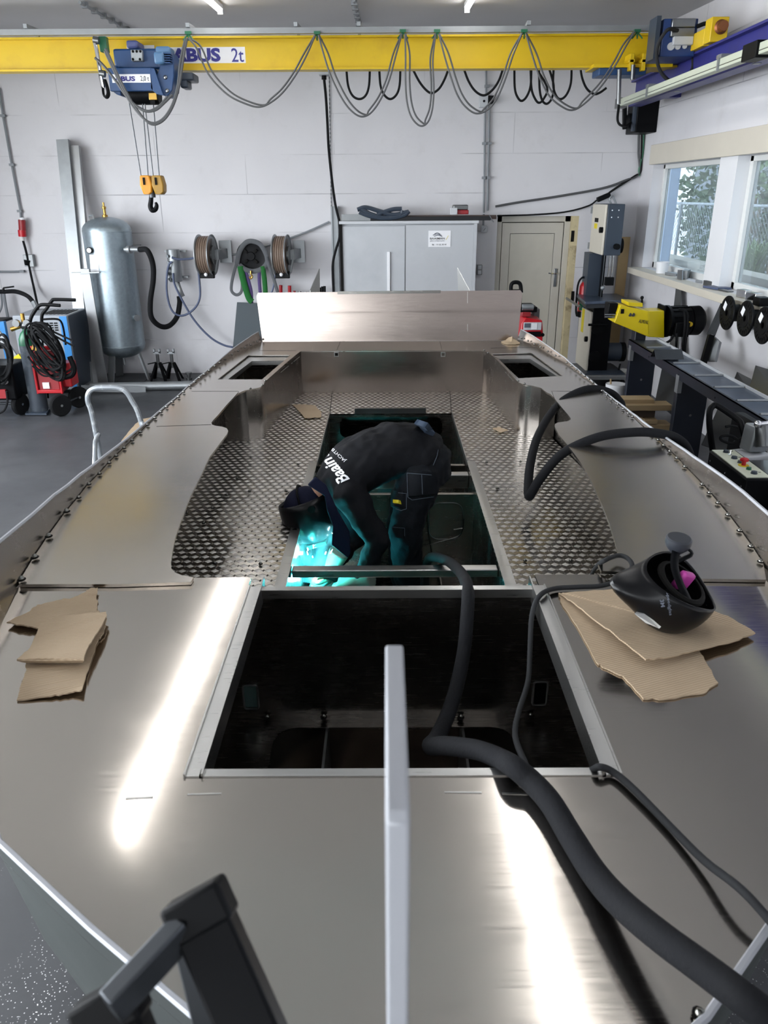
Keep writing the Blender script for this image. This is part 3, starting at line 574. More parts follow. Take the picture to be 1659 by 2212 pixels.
# ============================================================ PERSON welding in the engine opening
from mathutils.bvhtree import BVHTree
def loft(b, secs, ref=(0, 1, 0), n=20, mi=0):
    C = [V(s[0]) for s in secs]; m = len(C); vs = []; ref = V(ref)
    for i, (c, a, w) in enumerate(secs):
        t = (C[min(i+1, m-1)]-C[max(i-1, 0)]).normalized(); y = (ref-t*ref.dot(t)).normalized(); x = y.cross(t)
        for j in range(n): q = 2*PI*j/n; vs.append(V(c)+x*a*math.cos(q)+y*w*math.sin(q))
    fs = [(i*n+j, i*n+(j+1) % n, (i+1)*n+(j+1) % n, (i+1)*n+j) for i in range(m-1) for j in range(n)]
    fs += [tuple(reversed(range(n))), tuple(range((m-1)*n, m*n))]
    return b.add(vs, fs, mi)
def fuse(b, name, mats, parent, vox=.011, sm=6, disp=0., ds=.12, **k):
    """one continuous surface from overlapping lofts"""
    me = bpy.data.meshes.new('f'); me.from_pydata(b.v, [], b.f)
    import bmesh
    bm = bmesh.new(); bm.from_mesh(me); bmesh.ops.recalc_face_normals(bm, faces=bm.faces); bm.to_mesh(me); bm.free()
    o = bpy.data.objects.new('f', me); COL.objects.link(o)
    r = o.modifiers.new('r', 'REMESH'); r.mode = 'VOXEL'; r.voxel_size = vox
    s_ = o.modifiers.new('s', 'SMOOTH'); s_.iterations = sm; s_.factor = .5
    if disp:
        tx = bpy.data.textures.new('folds', 'CLOUDS'); tx.noise_scale = ds; tx.noise_depth = 2
        d = o.modifiers.new('d', 'DISPLACE'); d.texture = tx; d.strength = disp; d.mid_level = .5; d.texture_coords = 'LOCAL'
    dg = bpy.context.evaluated_depsgraph_get(); m2 = bpy.data.meshes.new_from_object(o.evaluated_get(dg)); bpy.data.objects.remove(o)
    q = MB(); q.add([v.co.copy() for v in m2.vertices], [tuple(p.vertices) for p in m2.polygons]); bpy.data.meshes.remove(m2)
    ob = q.build(name, mats, parent, ang=180, **k); return ob
def bvh(o):
    org = ORG[o.name] if o.parent is None else ORG[o.parent.name] if o.parent.name in ORG else V()
    return BVHTree.FromPolygons([v.co+org for v in o.data.vertices], [tuple(p.vertices) for p in o.data.polygons])
def decal(s, p0, p1, hpx, mat, parent, name, tree, bold=0., shear=0., flip=1, off=.003):
    """writing printed on a curved surface: lies on the surface it is printed on"""
    cu = bpy.data.curves.new('t', 'FONT'); cu.body = s; cu.offset = bold; cu.shear = shear; cu.resolution_u = 2
    ob = bpy.data.objects.new('t', cu); COL.objects.link(ob); dg = bpy.context.evaluated_depsgraph_get()
    me = bpy.data.meshes.new_from_object(ob.evaluated_get(dg)); bpy.data.objects.remove(ob)
    import bmesh
    bm = bmesh.new(); bm.from_mesh(me); bmesh.ops.triangulate(bm, faces=bm.faces); bmesh.ops.subdivide_edges(bm, edges=[e for e in bm.edges if e.calc_length() > .12], cuts=2); bmesh.ops.triangulate(bm, faces=bm.faces); bm.to_mesh(me); bm.free()
    vs = [v.co.copy() for v in me.vertices]; x0 = min(v.x for v in vs); x1 = max(v.x for v in vs); y0 = min(v.y for v in vs); y1 = max(v.y for v in vs)
    dx, dy = p1[0]-p0[0], p1[1]-p0[1]; L = math.hypot(dx, dy); ux, uy = dx/L, dy/L; nx, ny = uy*flip, -ux*flip
    out = []; ok = True; last = None
    for v in vs:
        a = (v.x-x0)/(x1-x0)*L; h = (v.y-y0)/(y1-y0)*hpx
        d = ray(p0[0]+ux*a+nx*h, p0[1]+uy*a+ny*h).normalized(); hit = tree.ray_cast(CAM, d)
        if hit[0] is None: out.append(None)
        else: out.append(hit[0]-d*off)
    fs = [tuple(p.vertices) for p in me.polygons if all(out[i] is not None for i in p.vertices)]
    b = MB(); b.add([p if p is not None else V() for p in out], fs)
    used = sorted({i for f in fs for i in f}); mp = {i: k for k, i in enumerate(used)}
    b = MB(); b.add([out[i] for i in used], [tuple(mp[i] for i in f) for f in fs]); return b.build(name, mat, parent, flat=True)
P3 = lambda px, py, Y: at(px, py, Y=Y)
hip = P3(908, 1000, 3.45)
person = thing('person', 'person in black sweatshirt and welding helmet bending over in the engine opening', 'person', (hip.x, hip.y, .27))
tor = [(P3(925, 1010, 3.46), .09, .11), (P3(915, 988, 3.46), .125, .165), (P3(885, 972, 3.46), .128, .165), (P3(845, 972, 3.46), .125, .17), (P3(800, 990, 3.45), .13, .19), (P3(752, 1020, 3.44), .13, .205), (P3(722, 1042, 3.43), .10, .17), (P3(700, 1055, 3.42), .07, .09)]
b = MB(); loft(b, tor)
sh_n, el_n, wr_n = P3(757, 1072, 3.25), P3(815, 1172, 3.17), P3(778, 1252, 3.17)
loft(b, [(P3(752, 1050, 3.3), .07, .07), (sh_n, .078, .075), ((sh_n+el_n)/2, .066, .064), (el_n, .056, .055), ((el_n+wr_n)/2, .049, .048), (wr_n, .04, .04)], (0, 1, .2))
sh_f, el_f, wr_f = P3(735, 1060, 3.60), P3(770, 1170, 3.55), P3(722, 1215, 3.30)
loft(b, [(P3(745, 1045, 3.55), .07, .07), (sh_f, .075, .07), ((sh_f+el_f)/2, .062, .06), (el_f, .055, .055), ((el_f+wr_f)/2, .048, .047), (wr_f, .04, .04)], (0, 1, .2))
shirt = fuse(b, 'sweatshirt', 'cloth_black', person, .011, 4, .034, .085)
b = MB(); loft(b, [(P3(868, 985, 3.46), .10, .14), (P3(893, 985, 3.46), .128, .165), (P3(918, 1000, 3.47), .135, .175), (P3(925, 1035, 3.47), .11, .165)])
def leg(pts): loft(b, [(P3(x, y, Y), r, r*1.02) for x, y, Y, r in pts], (0, 1, 0))
leg([(912, 1010, 3.36, .09), (903, 1050, 3.34, .098), (886, 1105, 3.31, .086), (877, 1150, 3.28, .078), (879, 1215, 3.3, .072), (890, 1300, 3.36, .066), (896, 1360, 3.40, .062)])
leg([(905, 1015, 3.57, .09), (890, 1065, 3.60, .095), (868, 1130, 3.60, .08), (868, 1200, 3.62, .07), (878, 1290, 3.66, .066), (884, 1330, 3.70, .06)])
pants = fuse(b, 'trousers', 'cloth_pants', person, .011, 4, .034, .07)
# neck and head (skin), boots, gloves
hc = P3(664, 1102, 3.40)
b = MB(); loft(b, [(P3(705, 1052, 3.42), .055, .06), (P3(688, 1072, 3.41), .056, .056), (P3(676, 1088, 3.405), .058, .058)]); b.sph(hc, .098, 18, 12, (1., .86, 1.05)); b.sph(hc+V((.03, 0, -.06)), .062, 12, 8, (1, .85, 1)); b.sph(hc+V((.055, 0, -.045)), .02, 8, 6)
fuse(b, 'head', 'skin', person, .009, 4)
for x, y, Y in ((893, 1345, 3.40), (882, 1318, 3.70)):
    f = P3(x, y, Y); f.z = .27
    b = MB(); loft(b, [(f+V((.03, 0, .16)), .06, .055), (f+V((.02, 0, .07)), .06, .052), (f+V((-.06, 0, .045)), .05, .05), (f+V((-.15, 0, .035)), .04, .048), (f+V((-.20, 0, .03)), .02, .03)]); fuse(b, 'boot', 'black', person, .01, 3)
def glove(w, d, nm='glove'):
    d = V(d).normalized(); x, y, a = frame(d); b = MB()
    loft(b, [(w-d*.06, .052, .05), (w, .045, .04), (w+d*.05, .052, .032), (w+d*.10, .05, .03)], y)
    for i, L in enumerate((.065, .078, .074, .055)):
        s_ = w+d*.095+x*(i-1.5)*.024
        b.tube([s_, s_+d*L*.5-y*.008, s_+d*L*.8-y*.035, s_+d*L*.7-y*.06], [.0135, .0125, .0115, .009], 8, 3)
    t_ = w+d*.03-x*.045
    b.tube([t_, t_-x*.028+d*.03-y*.01, t_-x*.022+d*.062-y*.03, t_-x*.012+d*.075-y*.045], [.016, .0145, .013, .01], 8, 3)
    return fuse(b, nm, 'glove', person, .006, 2)
glove(wr_n, P3(725, 1262, 3.2)-wr_n); glove(wr_f, P3(705, 1250, 3.3)-wr_f)
# cap, welding helmet shell, head gear
up = V((-.34, -.05, .9)).normalized(); R = frame(up, (0, 1, 0)); Rm = Matrix((R[0], R[1], R[2])).transposed()
hs = thing('welding_helmet_worn', None, None, hc); COL.objects.unlink(hs); bpy.data.objects.remove(hs)
b = MB(); rows = []
for i in range(9):
    th = PI/2*1.12*i/8; rows.append([hc+Rm @ V((.113*math.sin(th)*math.cos(q), .104*math.sin(th)*math.sin(q), .118*math.cos(th))) for q in [2*PI*j/22 for j in range(22)]])
b.grid(rows, close=True); b.build('cap', 'cloth_navy', person)
b = MB(); rows = []; dn = V((.30, -.12, -.95)).normalized(); x_, y_, z_ = frame(dn, (0, 1, 0)); Rs = Matrix((x_, y_, z_)).transposed(); cs = hc+V((.0, -.01, .0))
for i in range(12):
    th = math.radians(112)*i/11; row = []
    for j in range(28):
        q = 2*PI*j/28; fl = 1.-.10*max(0, math.cos(th))
        row.append(cs+Rs @ V((.128*math.sin(th)**.8*math.cos(q), .128*math.sin(th)**.8*math.sin(q), .172*math.cos(th)*fl)))
    rows.append(row)
b.grid(rows, close=True, thick=None); hel = b.build('welding_helmet', 'shell_black', person)
hm = hel.modifiers.new('thick', 'SOLIDIFY'); hm.thickness = .004
vz = MB(); vz.box(cs+Rs @ V((.0, -.03, .158)), (.10, .075, .02), Rs); ORG[hel.name] = ORG[person.name]; vz.build('visor', 'lens', hel, bevel=.004)
for o_ in ((.06, -.118, .05), (-.05, -.118, -.03)): c = cs+Rs @ V(o_); MB().cyl(c, c+Rs @ V((0, -.016, 0)), .017, 16).build('knob', 'black', hel)
MB().tube([hc+Rm @ V((.117*math.cos(q), .109*math.sin(q), .02)) for q in [2*PI*j/24 for j in range(24)]], .008, 6, closed=True).build('head_band', 'black', hel)
MB().tube([hc+Rm @ V((0, .112*math.cos(q), .122*math.sin(q))) for q in [PI*j/14 for j in range(15)]], .010, 6, flat=.5).build('head_band', 'black', hel)
# navy neck flap of the hood
q = [(664, 1048), (681, 1031), (704, 1048), (730, 1106), (755, 1149), (757, 1196), (751, 1206), (733, 1192), (716, 1178), (719, 1138), (707, 1106), (701, 1072)]
b = MB(); b.plate([ats(q, Y=3.13)], (0, .014, 0)); fl = b.build('neck_flap', 'cloth_navy', person, bevel=.004)
# pockets on the trousers: raised cloth panels on the near leg
tp_ = bvh(pants)
def patch(q, name, mat, off=.016, parent=pants, tree=tp_, n=8):
    ORG[parent.name] = ORG[person.name]
    rows = []
    for i in range(n+1):
        r = []
        for j in range(n+1):
            u, v = j/n, i/n; x = (q[0][0]*(1-u)+q[1][0]*u)*(1-v)+(q[3][0]*(1-u)+q[2][0]*u)*v; y = (q[0][1]*(1-u)+q[1][1]*u)*(1-v)+(q[3][1]*(1-u)+q[2][1]*u)*v
            d = ray(x, y).normalized(); h = tree.ray_cast(CAM, d); p = h[0] if h[0] is not None else at(x, y, Y=3.33); r.append(p)
        rows.append(r)
    for k in range(3):
        rows = [[(rows[i][j]*2+rows[max(i-1, 0)][j]+rows[min(i+1, n)][j]+rows[i][max(j-1, 0)]+rows[i][min(j+1, n)])/6 for j in range(n+1)] for i in range(n+1)]
    nrm = (rows[0][n]-rows[0][0]).cross(rows[n][0]-rows[0][0]).normalized(); nrm = nrm if nrm.y < 0 else -nrm
    b = MB(); b.grid([[p+nrm*off for p in r] for r in rows], thick=-nrm*(off+.02)); return b.build(name, mat, parent, ang=30)
patch([(877, 1020), (943, 1025), (949, 1072), (879, 1078)], 'tool_pocket', 'cloth_pants', .03)
patch([(850, 1062), (880, 1064), (880, 1102), (850, 1100)], 'thigh_pocket', 'cloth_pants')
patch([(846, 1136), (876, 1138), (876, 1164), (846, 1161)], 'knee_pocket', 'cloth_pants', .012)
patch([(856, 1082), (870, 1083), (870, 1091), (856, 1090)], 'pocket_label', 'label_yellow', .024)
def stitch(pts, closed=False):
    P = []
    for (xa, ya), (xb, yb) in zip(pts, pts[1:]):
        for k in range(6):
            x, y = xa+(xb-xa)*k/6, ya+(yb-ya)*k/6; d = ray(x, y).normalized(); h = tp_.ray_cast(CAM, d); p = h[0] if h[0] is not None else at(x, y, Y=3.33); P.append(p-d*.034)
    MB().tube(P, .0014, 5).build('stitching', 'stitching', pants)
ORG[pants.name] = ORG[person.name]
stitch([(879, 1022), (943, 1027)]); stitch([(879, 1022), (881, 1074), (890, 1080), (946, 1072)]); stitch([(911, 1026), (913, 1076)]); stitch([(852, 1064), (878, 1066), (878, 1099), (866, 1103), (852, 1098)]); stitch([(848, 1139), (874, 1141), (874, 1161)])
stitch([(936, 1005), (944, 985), (948, 965)])
ts = bvh(shirt); ORG[shirt.name] = ORG[person.name]
decal('Baaiman', (756, 1034), (690, 956), 27, 'ink_white', shirt, 'back_print', ts, .02, .35)
decal('JACHTBOUW', (750, 993), (700, 946), 9, 'ink_white', shirt, 'back_print', ts)
patch([(893, 911), (920, 920), (937, 944), (917, 936)], 'shirt_tail', 'shirt_blue', .006, shirt, ts)
# welding torch in the gloves and the arc it makes
g = P3(735, 1258, 3.22); tipt = P3(698, 1246, 3.22)
tc = thing('welding_torch', 'black welding torch held in the gloves below the helmet', 'torch', g)
MB().tube([g+V((.10, 0, -.05)), g, P3(714, 1248, 3.22), tipt], [.016, .016, .011, .009], 10, 4).build('torch_neck', 'black', tc)
MB().cyl(tipt, tipt+(tipt-g).normalized()*.03+V((0, 0, -.02)), .010, 12, .007).build('nozzle', 'copper', tc)
ap = tipt+(tipt-g).normalized()*.04+V((0, .01, -.03))
MB().sph(ap, .006, 10, 6).build('arc_spark', 'arc', label='bright white blue welding arc at the torch tip', cat='welding arc')
for nm, of, en, rad, colr in (('arc_and_fill_light', V((0, 0, .02)), 4.5, .02, (.04, .78, .95)), ('arc_and_fill_light', V((.02, -.05, .08)), .7, .02, (.06, .9, .75))):  # second entry is an added fill lamp beside the arc
    l = bpy.data.lights.new(nm, 'POINT'); l.energy = en; l.color = colr; l.shadow_soft_size = rad
    o = bpy.data.objects.new(nm, l); COL.objects.link(o); o.location = ap+of
b = MB(); rs = random.Random(4)
for i in range(18):
    p = ap+V((rs.uniform(-.12, .10), rs.uniform(-.02, .16), rs.uniform(.0, .22))); d = (p-ap).normalized(); b.tube([p, p+d*rs.uniform(.006, .03)], [.0009, .0004], 5)
b.build('weld_sparks', 'arc', label='spray of tiny glowing sparks around the welding arc', cat='sparks', kind='stuff')
sm = bpy.data.materials.new('weld_smoke'); sm.use_nodes = True; nn = sm.node_tree.nodes; nn.remove(nn['Principled BSDF'])
vs_ = nn.new('ShaderNodeVolumeScatter'); vs_.inputs[0].default_value = (.9, .95, 1, 1); nz = nn.new('ShaderNodeTexNoise'); nz.inputs['Scale'].default_value = 9; nz.inputs['Detail'].default_value = 3; mr = nn.new('ShaderNodeMapRange')
mr.inputs[1].default_value = .42; mr.inputs[2].default_value = .7; mr.inputs[4].default_value = 3.0; tc_ = nn.new('ShaderNodeTexCoord')
sm.node_tree.links.new(tc_.outputs['Object'], nz.inputs[0]); sm.node_tree.links.new(nz.outputs[0], mr.inputs[0]); sm.node_tree.links.new(mr.outputs[0], vs_.inputs['Density']); sm.node_tree.links.new(vs_.outputs[0], nn['Material Output'].inputs['Volume'])
MB().sph(ap+V((-.03, .09, .12)), .16, 16, 10, (.9, .9, 1.1)).build('weld_smoke', sm, label='thin smoke glowing turquoise around the welding arc', cat='smoke', kind='stuff')
# ============================================================ CABLES AND HOSES ON THE BOAT
def cable(name, pts, r, mat, label, cat='cable', k=6, n=10, group=None, parent=None):
    P = [at(p[0], p[1], **({'Y': p[2]} if p[2] > 1.5 or len(p) > 3 else {'Z': p[2]})) for p in pts]
    b = MB(); b.tube(P, r, n, k); return b.build(name, mat, parent, label=label, cat=cat, group=group, ang=60)
Zq = lambda a: [at(x, y, Z=z) for x, y, z in a]
Yq = lambda a: [at(x, y, Y=w) for x, y, w in a]
hosemat = basic('hose_cover', '#17181b', .85, 0, .35, 16, .35)
P = Yq([(918, 1262, 3.12), (919, 1232, 3.10), (930, 1204, 3.02)])+Yq([(965, 1211, 2.85), (996, 1238, 2.45), (1010, 1272, 2.1), (1009, 1330, 1.99), (1000, 1420, 1.92), (976, 1520, 1.8), (946, 1590, 1.66), (930, 1611, 1.55), (962, 1611, 1.46), (1030, 1620, 1.37), (1082, 1640, 1.30)])+Zq([(1112, 1658, 1.285), (1150, 1690, 1.275), (1190, 1735, 1.275), (1235, 1810, 1.275), (1285, 1888, 1.28), (1340, 1950, 1.30), (1420, 2018, 1.33), (1520, 2092, 1.36), (1640, 2182, 1.38), (1760, 2270, 1.30), (1860, 2330, 1.1)])
MB().tube(P, [.02, .02, .02, .02, .0215, .022, .022, .023, .0235, .0235, .022, .022], 12, 6).build('welding_hose', hosemat, label='thick black covered welding hose running over the hatch and across the foredeck', cat='hose', ang=60)
P = Yq([(1500, 1080, 3.45), (1490, 985, 3.5), (1465, 949, 3.5), (1420, 936, 3.5), (1365, 934, 3.5), (1290, 945, 3.48), (1215, 980, 3.45), (1170, 1030, 3.42), (1150, 1062, 3.40), (1143, 1072, 3.43), (1141, 1055, 3.5), (1146, 1000, 3.68), (1165, 935, 3.98), (1208, 872, 4.32), (1262, 842, 4.52), (1305, 843, 4.56), (1335, 862, 4.55), (1345, 905, 4.5)])
P = [V((P[0].x+.55, P[0].y-.3, .03)), V((P[0].x+.25, P[0].y-.1, .05)), V((P[0].x+.05, P[0].y, .45))]+P+[V((P[-1].x+.04, P[-1].y-.02, .5)), V((P[-1].x+.2, P[-1].y-.1, .05)), V((P[-1].x+.5, P[-1].y-.3, .03))]
MB().tube(P, .022, 12, 6).build('welding_hose', hosemat, label='thick black hose looping over the bulwark down to the chequered sole', cat='hose', ang=60)
P = Zq([(1276, 1246, ZF+.01), (1284, 1230, 1.1), (1300, 1214, 1.28), (1335, 1200, 1.285), (1358, 1208, 1.285), (1365, 1226, 1.28), (1345, 1250, 1.27), (1300, 1265, 1.262), (1250, 1268, 1.262), (1195, 1272, 1.262), (1164, 1289, 1.268)])+Yq([(1149, 1330, 1.95), (1145, 1400, 1.88), (1141, 1470, 1.8), (1120, 1540, 1.66), (1113, 1590, 1.55), (1133, 1645, 1.42), (1152, 1676, 1.36), (1230, 1685, 1.31), (1274, 1666, 1.285)])+Zq([(1295, 1657, 1.27), (1325, 1668, 1.262), (1370, 1706, 1.262), (1450, 1788, 1.262), (1520, 1858, 1.27), (1590, 1912, 1.29), (1640, 1962, 1.29), (1720, 2060, 1.27), (1800, 2180, 1.1)])
MB().tube(P, .0075, 8, 5).build('rubber_cable', 'rubber_grey', label='thin dark rubber cable dropping into the open fore hatch and out again', cat='cable', ang=60)
# ============================================================ CARDBOARD, LOOSE HELMET, RAG
def jag(pts, amp=1.6, n=5, seed=1):
    r = random.Random(seed); out = []
    for i, p in enumerate(pts):
        q = pts[(i+1) % len(pts)]
        for k in range(n): t = k/n; j = amp if k else 0; out.append((p[0]+(q[0]-p[0])*t+r.uniform(-j, j), p[1]+(q[1]-p[1])*t+r.uniform(-j, j), p[2]+(q[2]-p[2])*t))
    return out
def card(pts, label, th=.004, seed=1, amp=1.6, b=None, name='cardboard_sheet'):
    bb_ = b or MB(); bb_.plate([Zq(jag(pts, amp, 5, seed))], (0, 0, -th))
    return bb_ if b is not None else bb_.build(name, 'card', label=label, cat='cardboard', flat=True)
z0 = ZD+.005
b = MB()
card([(1206, 1281, z0), (1216, 1308, z0), (1245, 1350, z0), (1287, 1428, z0), (1302, 1441, z0), (1345, 1459, z0), (1390, 1509, z0), (1445, 1509, z0), (1520, 1497, z0), (1552, 1475, z0), (1525, 1430, z0), (1508, 1400, z0), (1400, 1330, z0)], '', b=b, seed=3)
zt = lambda k: z0+.006+k
card([(1207, 1280, zt(0)), (1222, 1280, zt(.004)), (1325, 1272, zt(.004)), (1445, 1278, zt(.006)), (1520, 1312, zt(.008)), (1572, 1330, zt(.008)), (1632, 1367, zt(.004)), (1590, 1383, zt(.008)), (1500, 1405, zt(.012)), (1440, 1420, zt(.018)), (1395, 1424, zt(.022)), (1325, 1367, zt(.02)), (1280, 1335, zt(.016)), (1240, 1302, zt(.008))], '', b=b, seed=5, amp=1.2)
b.build('cardboard_sheet', 'card', label='large folded corrugated cardboard lying under the loose welding helmet', cat='cardboard', flat=True)
card([(14, 1344, z0+.01), (63, 1321, z0), (81, 1306, z0), (125, 1296, z0), (157, 1291, z0), (183, 1279, z0), (194, 1271, z0), (211, 1269, z0+.01), (208, 1293, z0), (212, 1299, z0), (208, 1318, z0), (215, 1321, z0), (150, 1350, z0), (85, 1358, z0+.008), (53, 1350, z0+.012)], 'torn pointed cardboard piece at the top of the pile beside the bulwark', seed=8)
card([(56, 1428, z0), (130, 1400, z0), (205, 1345, z0), (231, 1335, z0+.01), (224, 1365, z0+.006), (211, 1385, z0), (194, 1433, z0), (177, 1489, z0+.012), (154, 1494, z0+.006), (110, 1503, z0+.004), (36, 1512, z0), (45, 1478, z0+.01), (56, 1450, z0+.014)], 'torn corrugated cardboard piece at the bottom of the pile, nearest the viewer', seed=9)
b = MB()
card([(88, 1347, z0+.022), (130, 1329, z0+.022), (180, 1326, z0+.024), (229, 1321, z0+.026), (230, 1330, z0+.024), (216, 1356, z0+.03), (199, 1383, z0+.034), (187, 1403, z0+.036), (181, 1424, z0+.034), (110, 1421, z0+.034), (36, 1424, z0+.03), (64, 1400, z0+.03)], '', b=b, seed=11, amp=.8)
card([(181, 1424, z0+.033), (36, 1425, z0+.029), (60, 1430, z0+.014), (178, 1429, z0+.012)], '', b=b, seed=12, amp=.5)
b.build('cardboard_sheet', 'card', label='smooth folded cardboard flap lying in the middle of the torn pile', cat='cardboard', flat=True)
card([(631, 874, ZF+.008), (655, 873, ZF+.012), (681, 876, ZF+.01), (694, 890, ZF+.012), (693, 901, ZF+.008), (659, 903, ZF+.01), (649, 891, ZF+.008)], 'cardboard scrap on the chequered sole near the aft bulkhead, on the reel side', seed=2, amp=.8, th=.003)
card([(1064, 925, ZF+.008), (1078, 922, ZF+.012), (1097, 929, ZF+.012), (1090, 931, ZF+.008), (1081, 934, ZF+.008)], 'small crumpled cardboard scrap on the chequered sole in front of the rounded locker', seed=4, amp=.8, th=.003)
b = MB(); rs = random.Random(3); rows = []
c = at(1106, 741, Z=ZD)
for i in range(9):
    t = 2*PI*i/9; rows.append([c+V((math.cos(t)*r_*.07*(1+rs.uniform(-.25, .25)), math.sin(t)*r_*.09*(1+rs.uniform(-.25, .25)), .006+(1-r_)*rs.uniform(.01, .055))) for r_ in (0.05, .35, .7, 1.)])
rows.append(rows[0]); b.grid(rows, thick=(0, 0, -.004)); b.build('rag', 'rag', label='crumpled brown rag on the aft deck against the transom corner', cat='rag', ang=30)
# loose helmet on the cardboard: open shell, chin pointing to the hatch
hz = z0+.03
hcn = at(1458, 1274, Z=hz+.092)
lh = thing('welding_helmet', 'black welding helmet lying open on the folded cardboard on deck', 'welding helmet', (hcn.x, hcn.y, hz))
ax = V((.40, -.28, .87)).normalized(); xx = (V((-1, -.10, 0))-ax*V((-1, -.10, 0)).dot(ax)).normalized(); yy = ax.cross(xx)   # xx towards the chin
def shell():
    rows = []
    for i in range(19):
        row = []
        for j in range(44):
            q = 2*PI*j/44; cq = math.cos(q); th = math.radians(112-6*max(0, cq)-14*max(0, -cq)**2)*i/18
            s1 = math.sin(th)**.85 if th > 0 else 0
            e = max(0, cq)**2.2*math.exp(-((math.degrees(th)-70)/24)**2)
            row.append(hcn+xx*.108*(1+.80*e)*s1*cq+yy*.108*(1-.10*max(0, cq))*s1*math.sin(q)-ax*.118*math.cos(th)*(1-.1*e))
        rows.append(row)
    return rows
b = MB(); b.grid(shell(), close=True); sh = b.build('helmet_shell', 'shell_black', lh); so = sh.modifiers.new('thick', 'SOLIDIFY'); so.thickness = .004; so.offset = -1
ORG[sh.name] = ORG[lh.name]; tsh = bvh(sh)
decal('Speedglas', (1437, 1280), (1444, 1330), 9, 'ink_grey', sh, 'shell_print', tsh, .01)
decal('3M', (1425, 1296), (1428, 1312), 9, 'ink_grey', sh, 'shell_print', tsh, .03)
d = ray(1433, 1257).normalized(); h = tsh.ray_cast(CAM, d)
if h[0] is not None: MB().cyl(h[0]-h[1]*.001, h[0]-d*.010, .022, 20).build('side_knob', 'black', lh)
b = MB(); q = [(1371, 1326), (1376, 1322), (1392, 1326), (1412, 1340), (1428, 1354), (1424, 1358), (1395, 1346)]
P = []
for p in q:
    d = ray(*p).normalized(); h = tsh.ray_cast(CAM, d); P.append((h[0] if h[0] is not None else at(*p, Y=hcn.y-.09))-d*.003)
b.plate([P], (0, .002, 0)); b.build('name_tape', 'offwhite', lh)
ring = [hcn+ax*.03+(xx*.062*math.cos(2*PI*j/24)+yy*.07*math.sin(2*PI*j/24)) for j in range(24)]
MB().tube(ring, .009, 6, closed=True, flat=.5).build('head_band', 'soot_and_shade', lh)
k0 = at(1465, 1172, Y=hcn.y+.05)
MB().tube([hcn+yy*.085+ax*.02, (hcn+yy*.07+k0)/2+V((-.02, 0, .02)), k0], .012, 8, 5, flat=.4).build('crown_strap', 'black_metal', lh)
MB().tube([hcn-yy*.06+ax*.05, (hcn-yy*.02+k0)/2+V((.04, 0, .03)), k0], .011, 8, 5, flat=.4).build('crown_strap', 'black_metal', lh)
MB().lathe([(.014, -.03), (.03, -.012), (.034, 0), (.034, .012), (.03, .016), (0, .016)], k0, (.05, -.1, 1), 20).build('ratchet_knob', basic('knob_grey', '#2c2f36', .5), lh)
b = MB(); p = at(1476, 1254, Y=hcn.y+.0); b.box(p, (.05, .022, .055), (.3, .4, .5)); b.build('sweat_pad', 'pink', lh, bevel=.008)
# ============================================================ BLACK LADDER at the lower edge
lp = [at(428, 1955, Y=.47), at(575, 2290, Y=.405)]
sl_ = (lp[1]-lp[0]); ft = lp[0]+sl_*(lp[0].z/-sl_.z)
q0 = at(234, 2168, Y=.42); ft2 = q0+sl_*(q0.z/-sl_.z)
lad = thing('step_ladder', 'black step ladder top with end caps standing at the bow', 'ladder', (lp[0].x, lp[0].y-.3, 0))
for a, c in ((lp[0], ft), (q0, ft2)):
    r_ = MB().bar(a, V((c.x, c.y, .0))+V((0, 0, .012)), .030, .046, (1, 0, 0)).build('side_rail', 'black_metal', lad, bevel=.003)
    ORG[r_.name] = ORG[lad.name]; dd = (c-a).normalized(); MB().bar(a-dd*.012, a+dd*.02, .036, .052, (1, 0, 0)).build('end_cap', 'black', r_, bevel=.004)
MB().bar(at(398, 2006, Y=.455), at(238, 2178, Y=.40), .016, .030, (0, 0, 1)).build('top_rung', 'steel_dark', lad, bevel=.002)
MB().bar(at(408, 2060, Y=.50), at(470, 2300, Y=.40), .012, .022, (1, 0, 0)).build('brace', 'steel_dark', lad)
# ============================================================ OVERHEAD CRANE
YB = 9.0
zr1 = CAM.z+1.20
zb_, zt_ = at(700, 150, Y=YB-.08).z, at(700, 76, Y=YB-.08).z
crane = thing('overhead_crane', 'yellow overhead crane beam spanning the hall below the ceiling', 'crane', (-1.5, YB, zb_))
def ibeam(b, x0, x1, y, z0, z1, w, ft, wt, axis='x'):
    for a0, a1, c0, c1 in ((-w, w, z0, z0+ft), (-w, w, z1-ft, z1), (-wt, wt, z0+ft, z1-ft)):
        if axis == 'x': b.bb(x0, x1, y+a0, y+a1, c0, c1)
        else: b.bb(y+a0, y+a1, x0, x1, c0, c1)
    return b
ibeam(MB(), -5.9, 3.0, YB, zb_, zt_, .08, .018, .02).build('girder', 'yellow', crane)
yf = YB-.024
p = [at(363, 137, Y=yf), at(531, 137, Y=yf), at(531, 101, Y=yf), at(363, 101, Y=yf)]
MB().bb(p[0].x, p[1].x, yf+.002, yf+.006, p[0].z, p[2].z).bb(at(262, 1, Y=yf).x, at(323, 1, Y=yf).x, yf+.002, yf+.006, p[0].z, p[2].z+.02).build('name_plate', 'paper', crane)
text('ABUS', at(0, 104, Y=yf).z-at(0, 134, Y=yf).z, 'ink_blue', crane, 'lettering', at(372, 134, Y=yf), (1, 0, 0), (0, 0, 1), bold=.045, width=at(482, 0, Y=yf).x-at(374, 0, Y=yf).x)
text('2t', at(0, 104, Y=yf).z-at(0, 134, Y=yf).z, 'ink_blue', crane, 'lettering', at(501, 134, Y=yf), (1, 0, 0), (0, 0, 1), bold=.005, width=at(528, 0, Y=yf).x-at(501, 0, Y=yf).x)
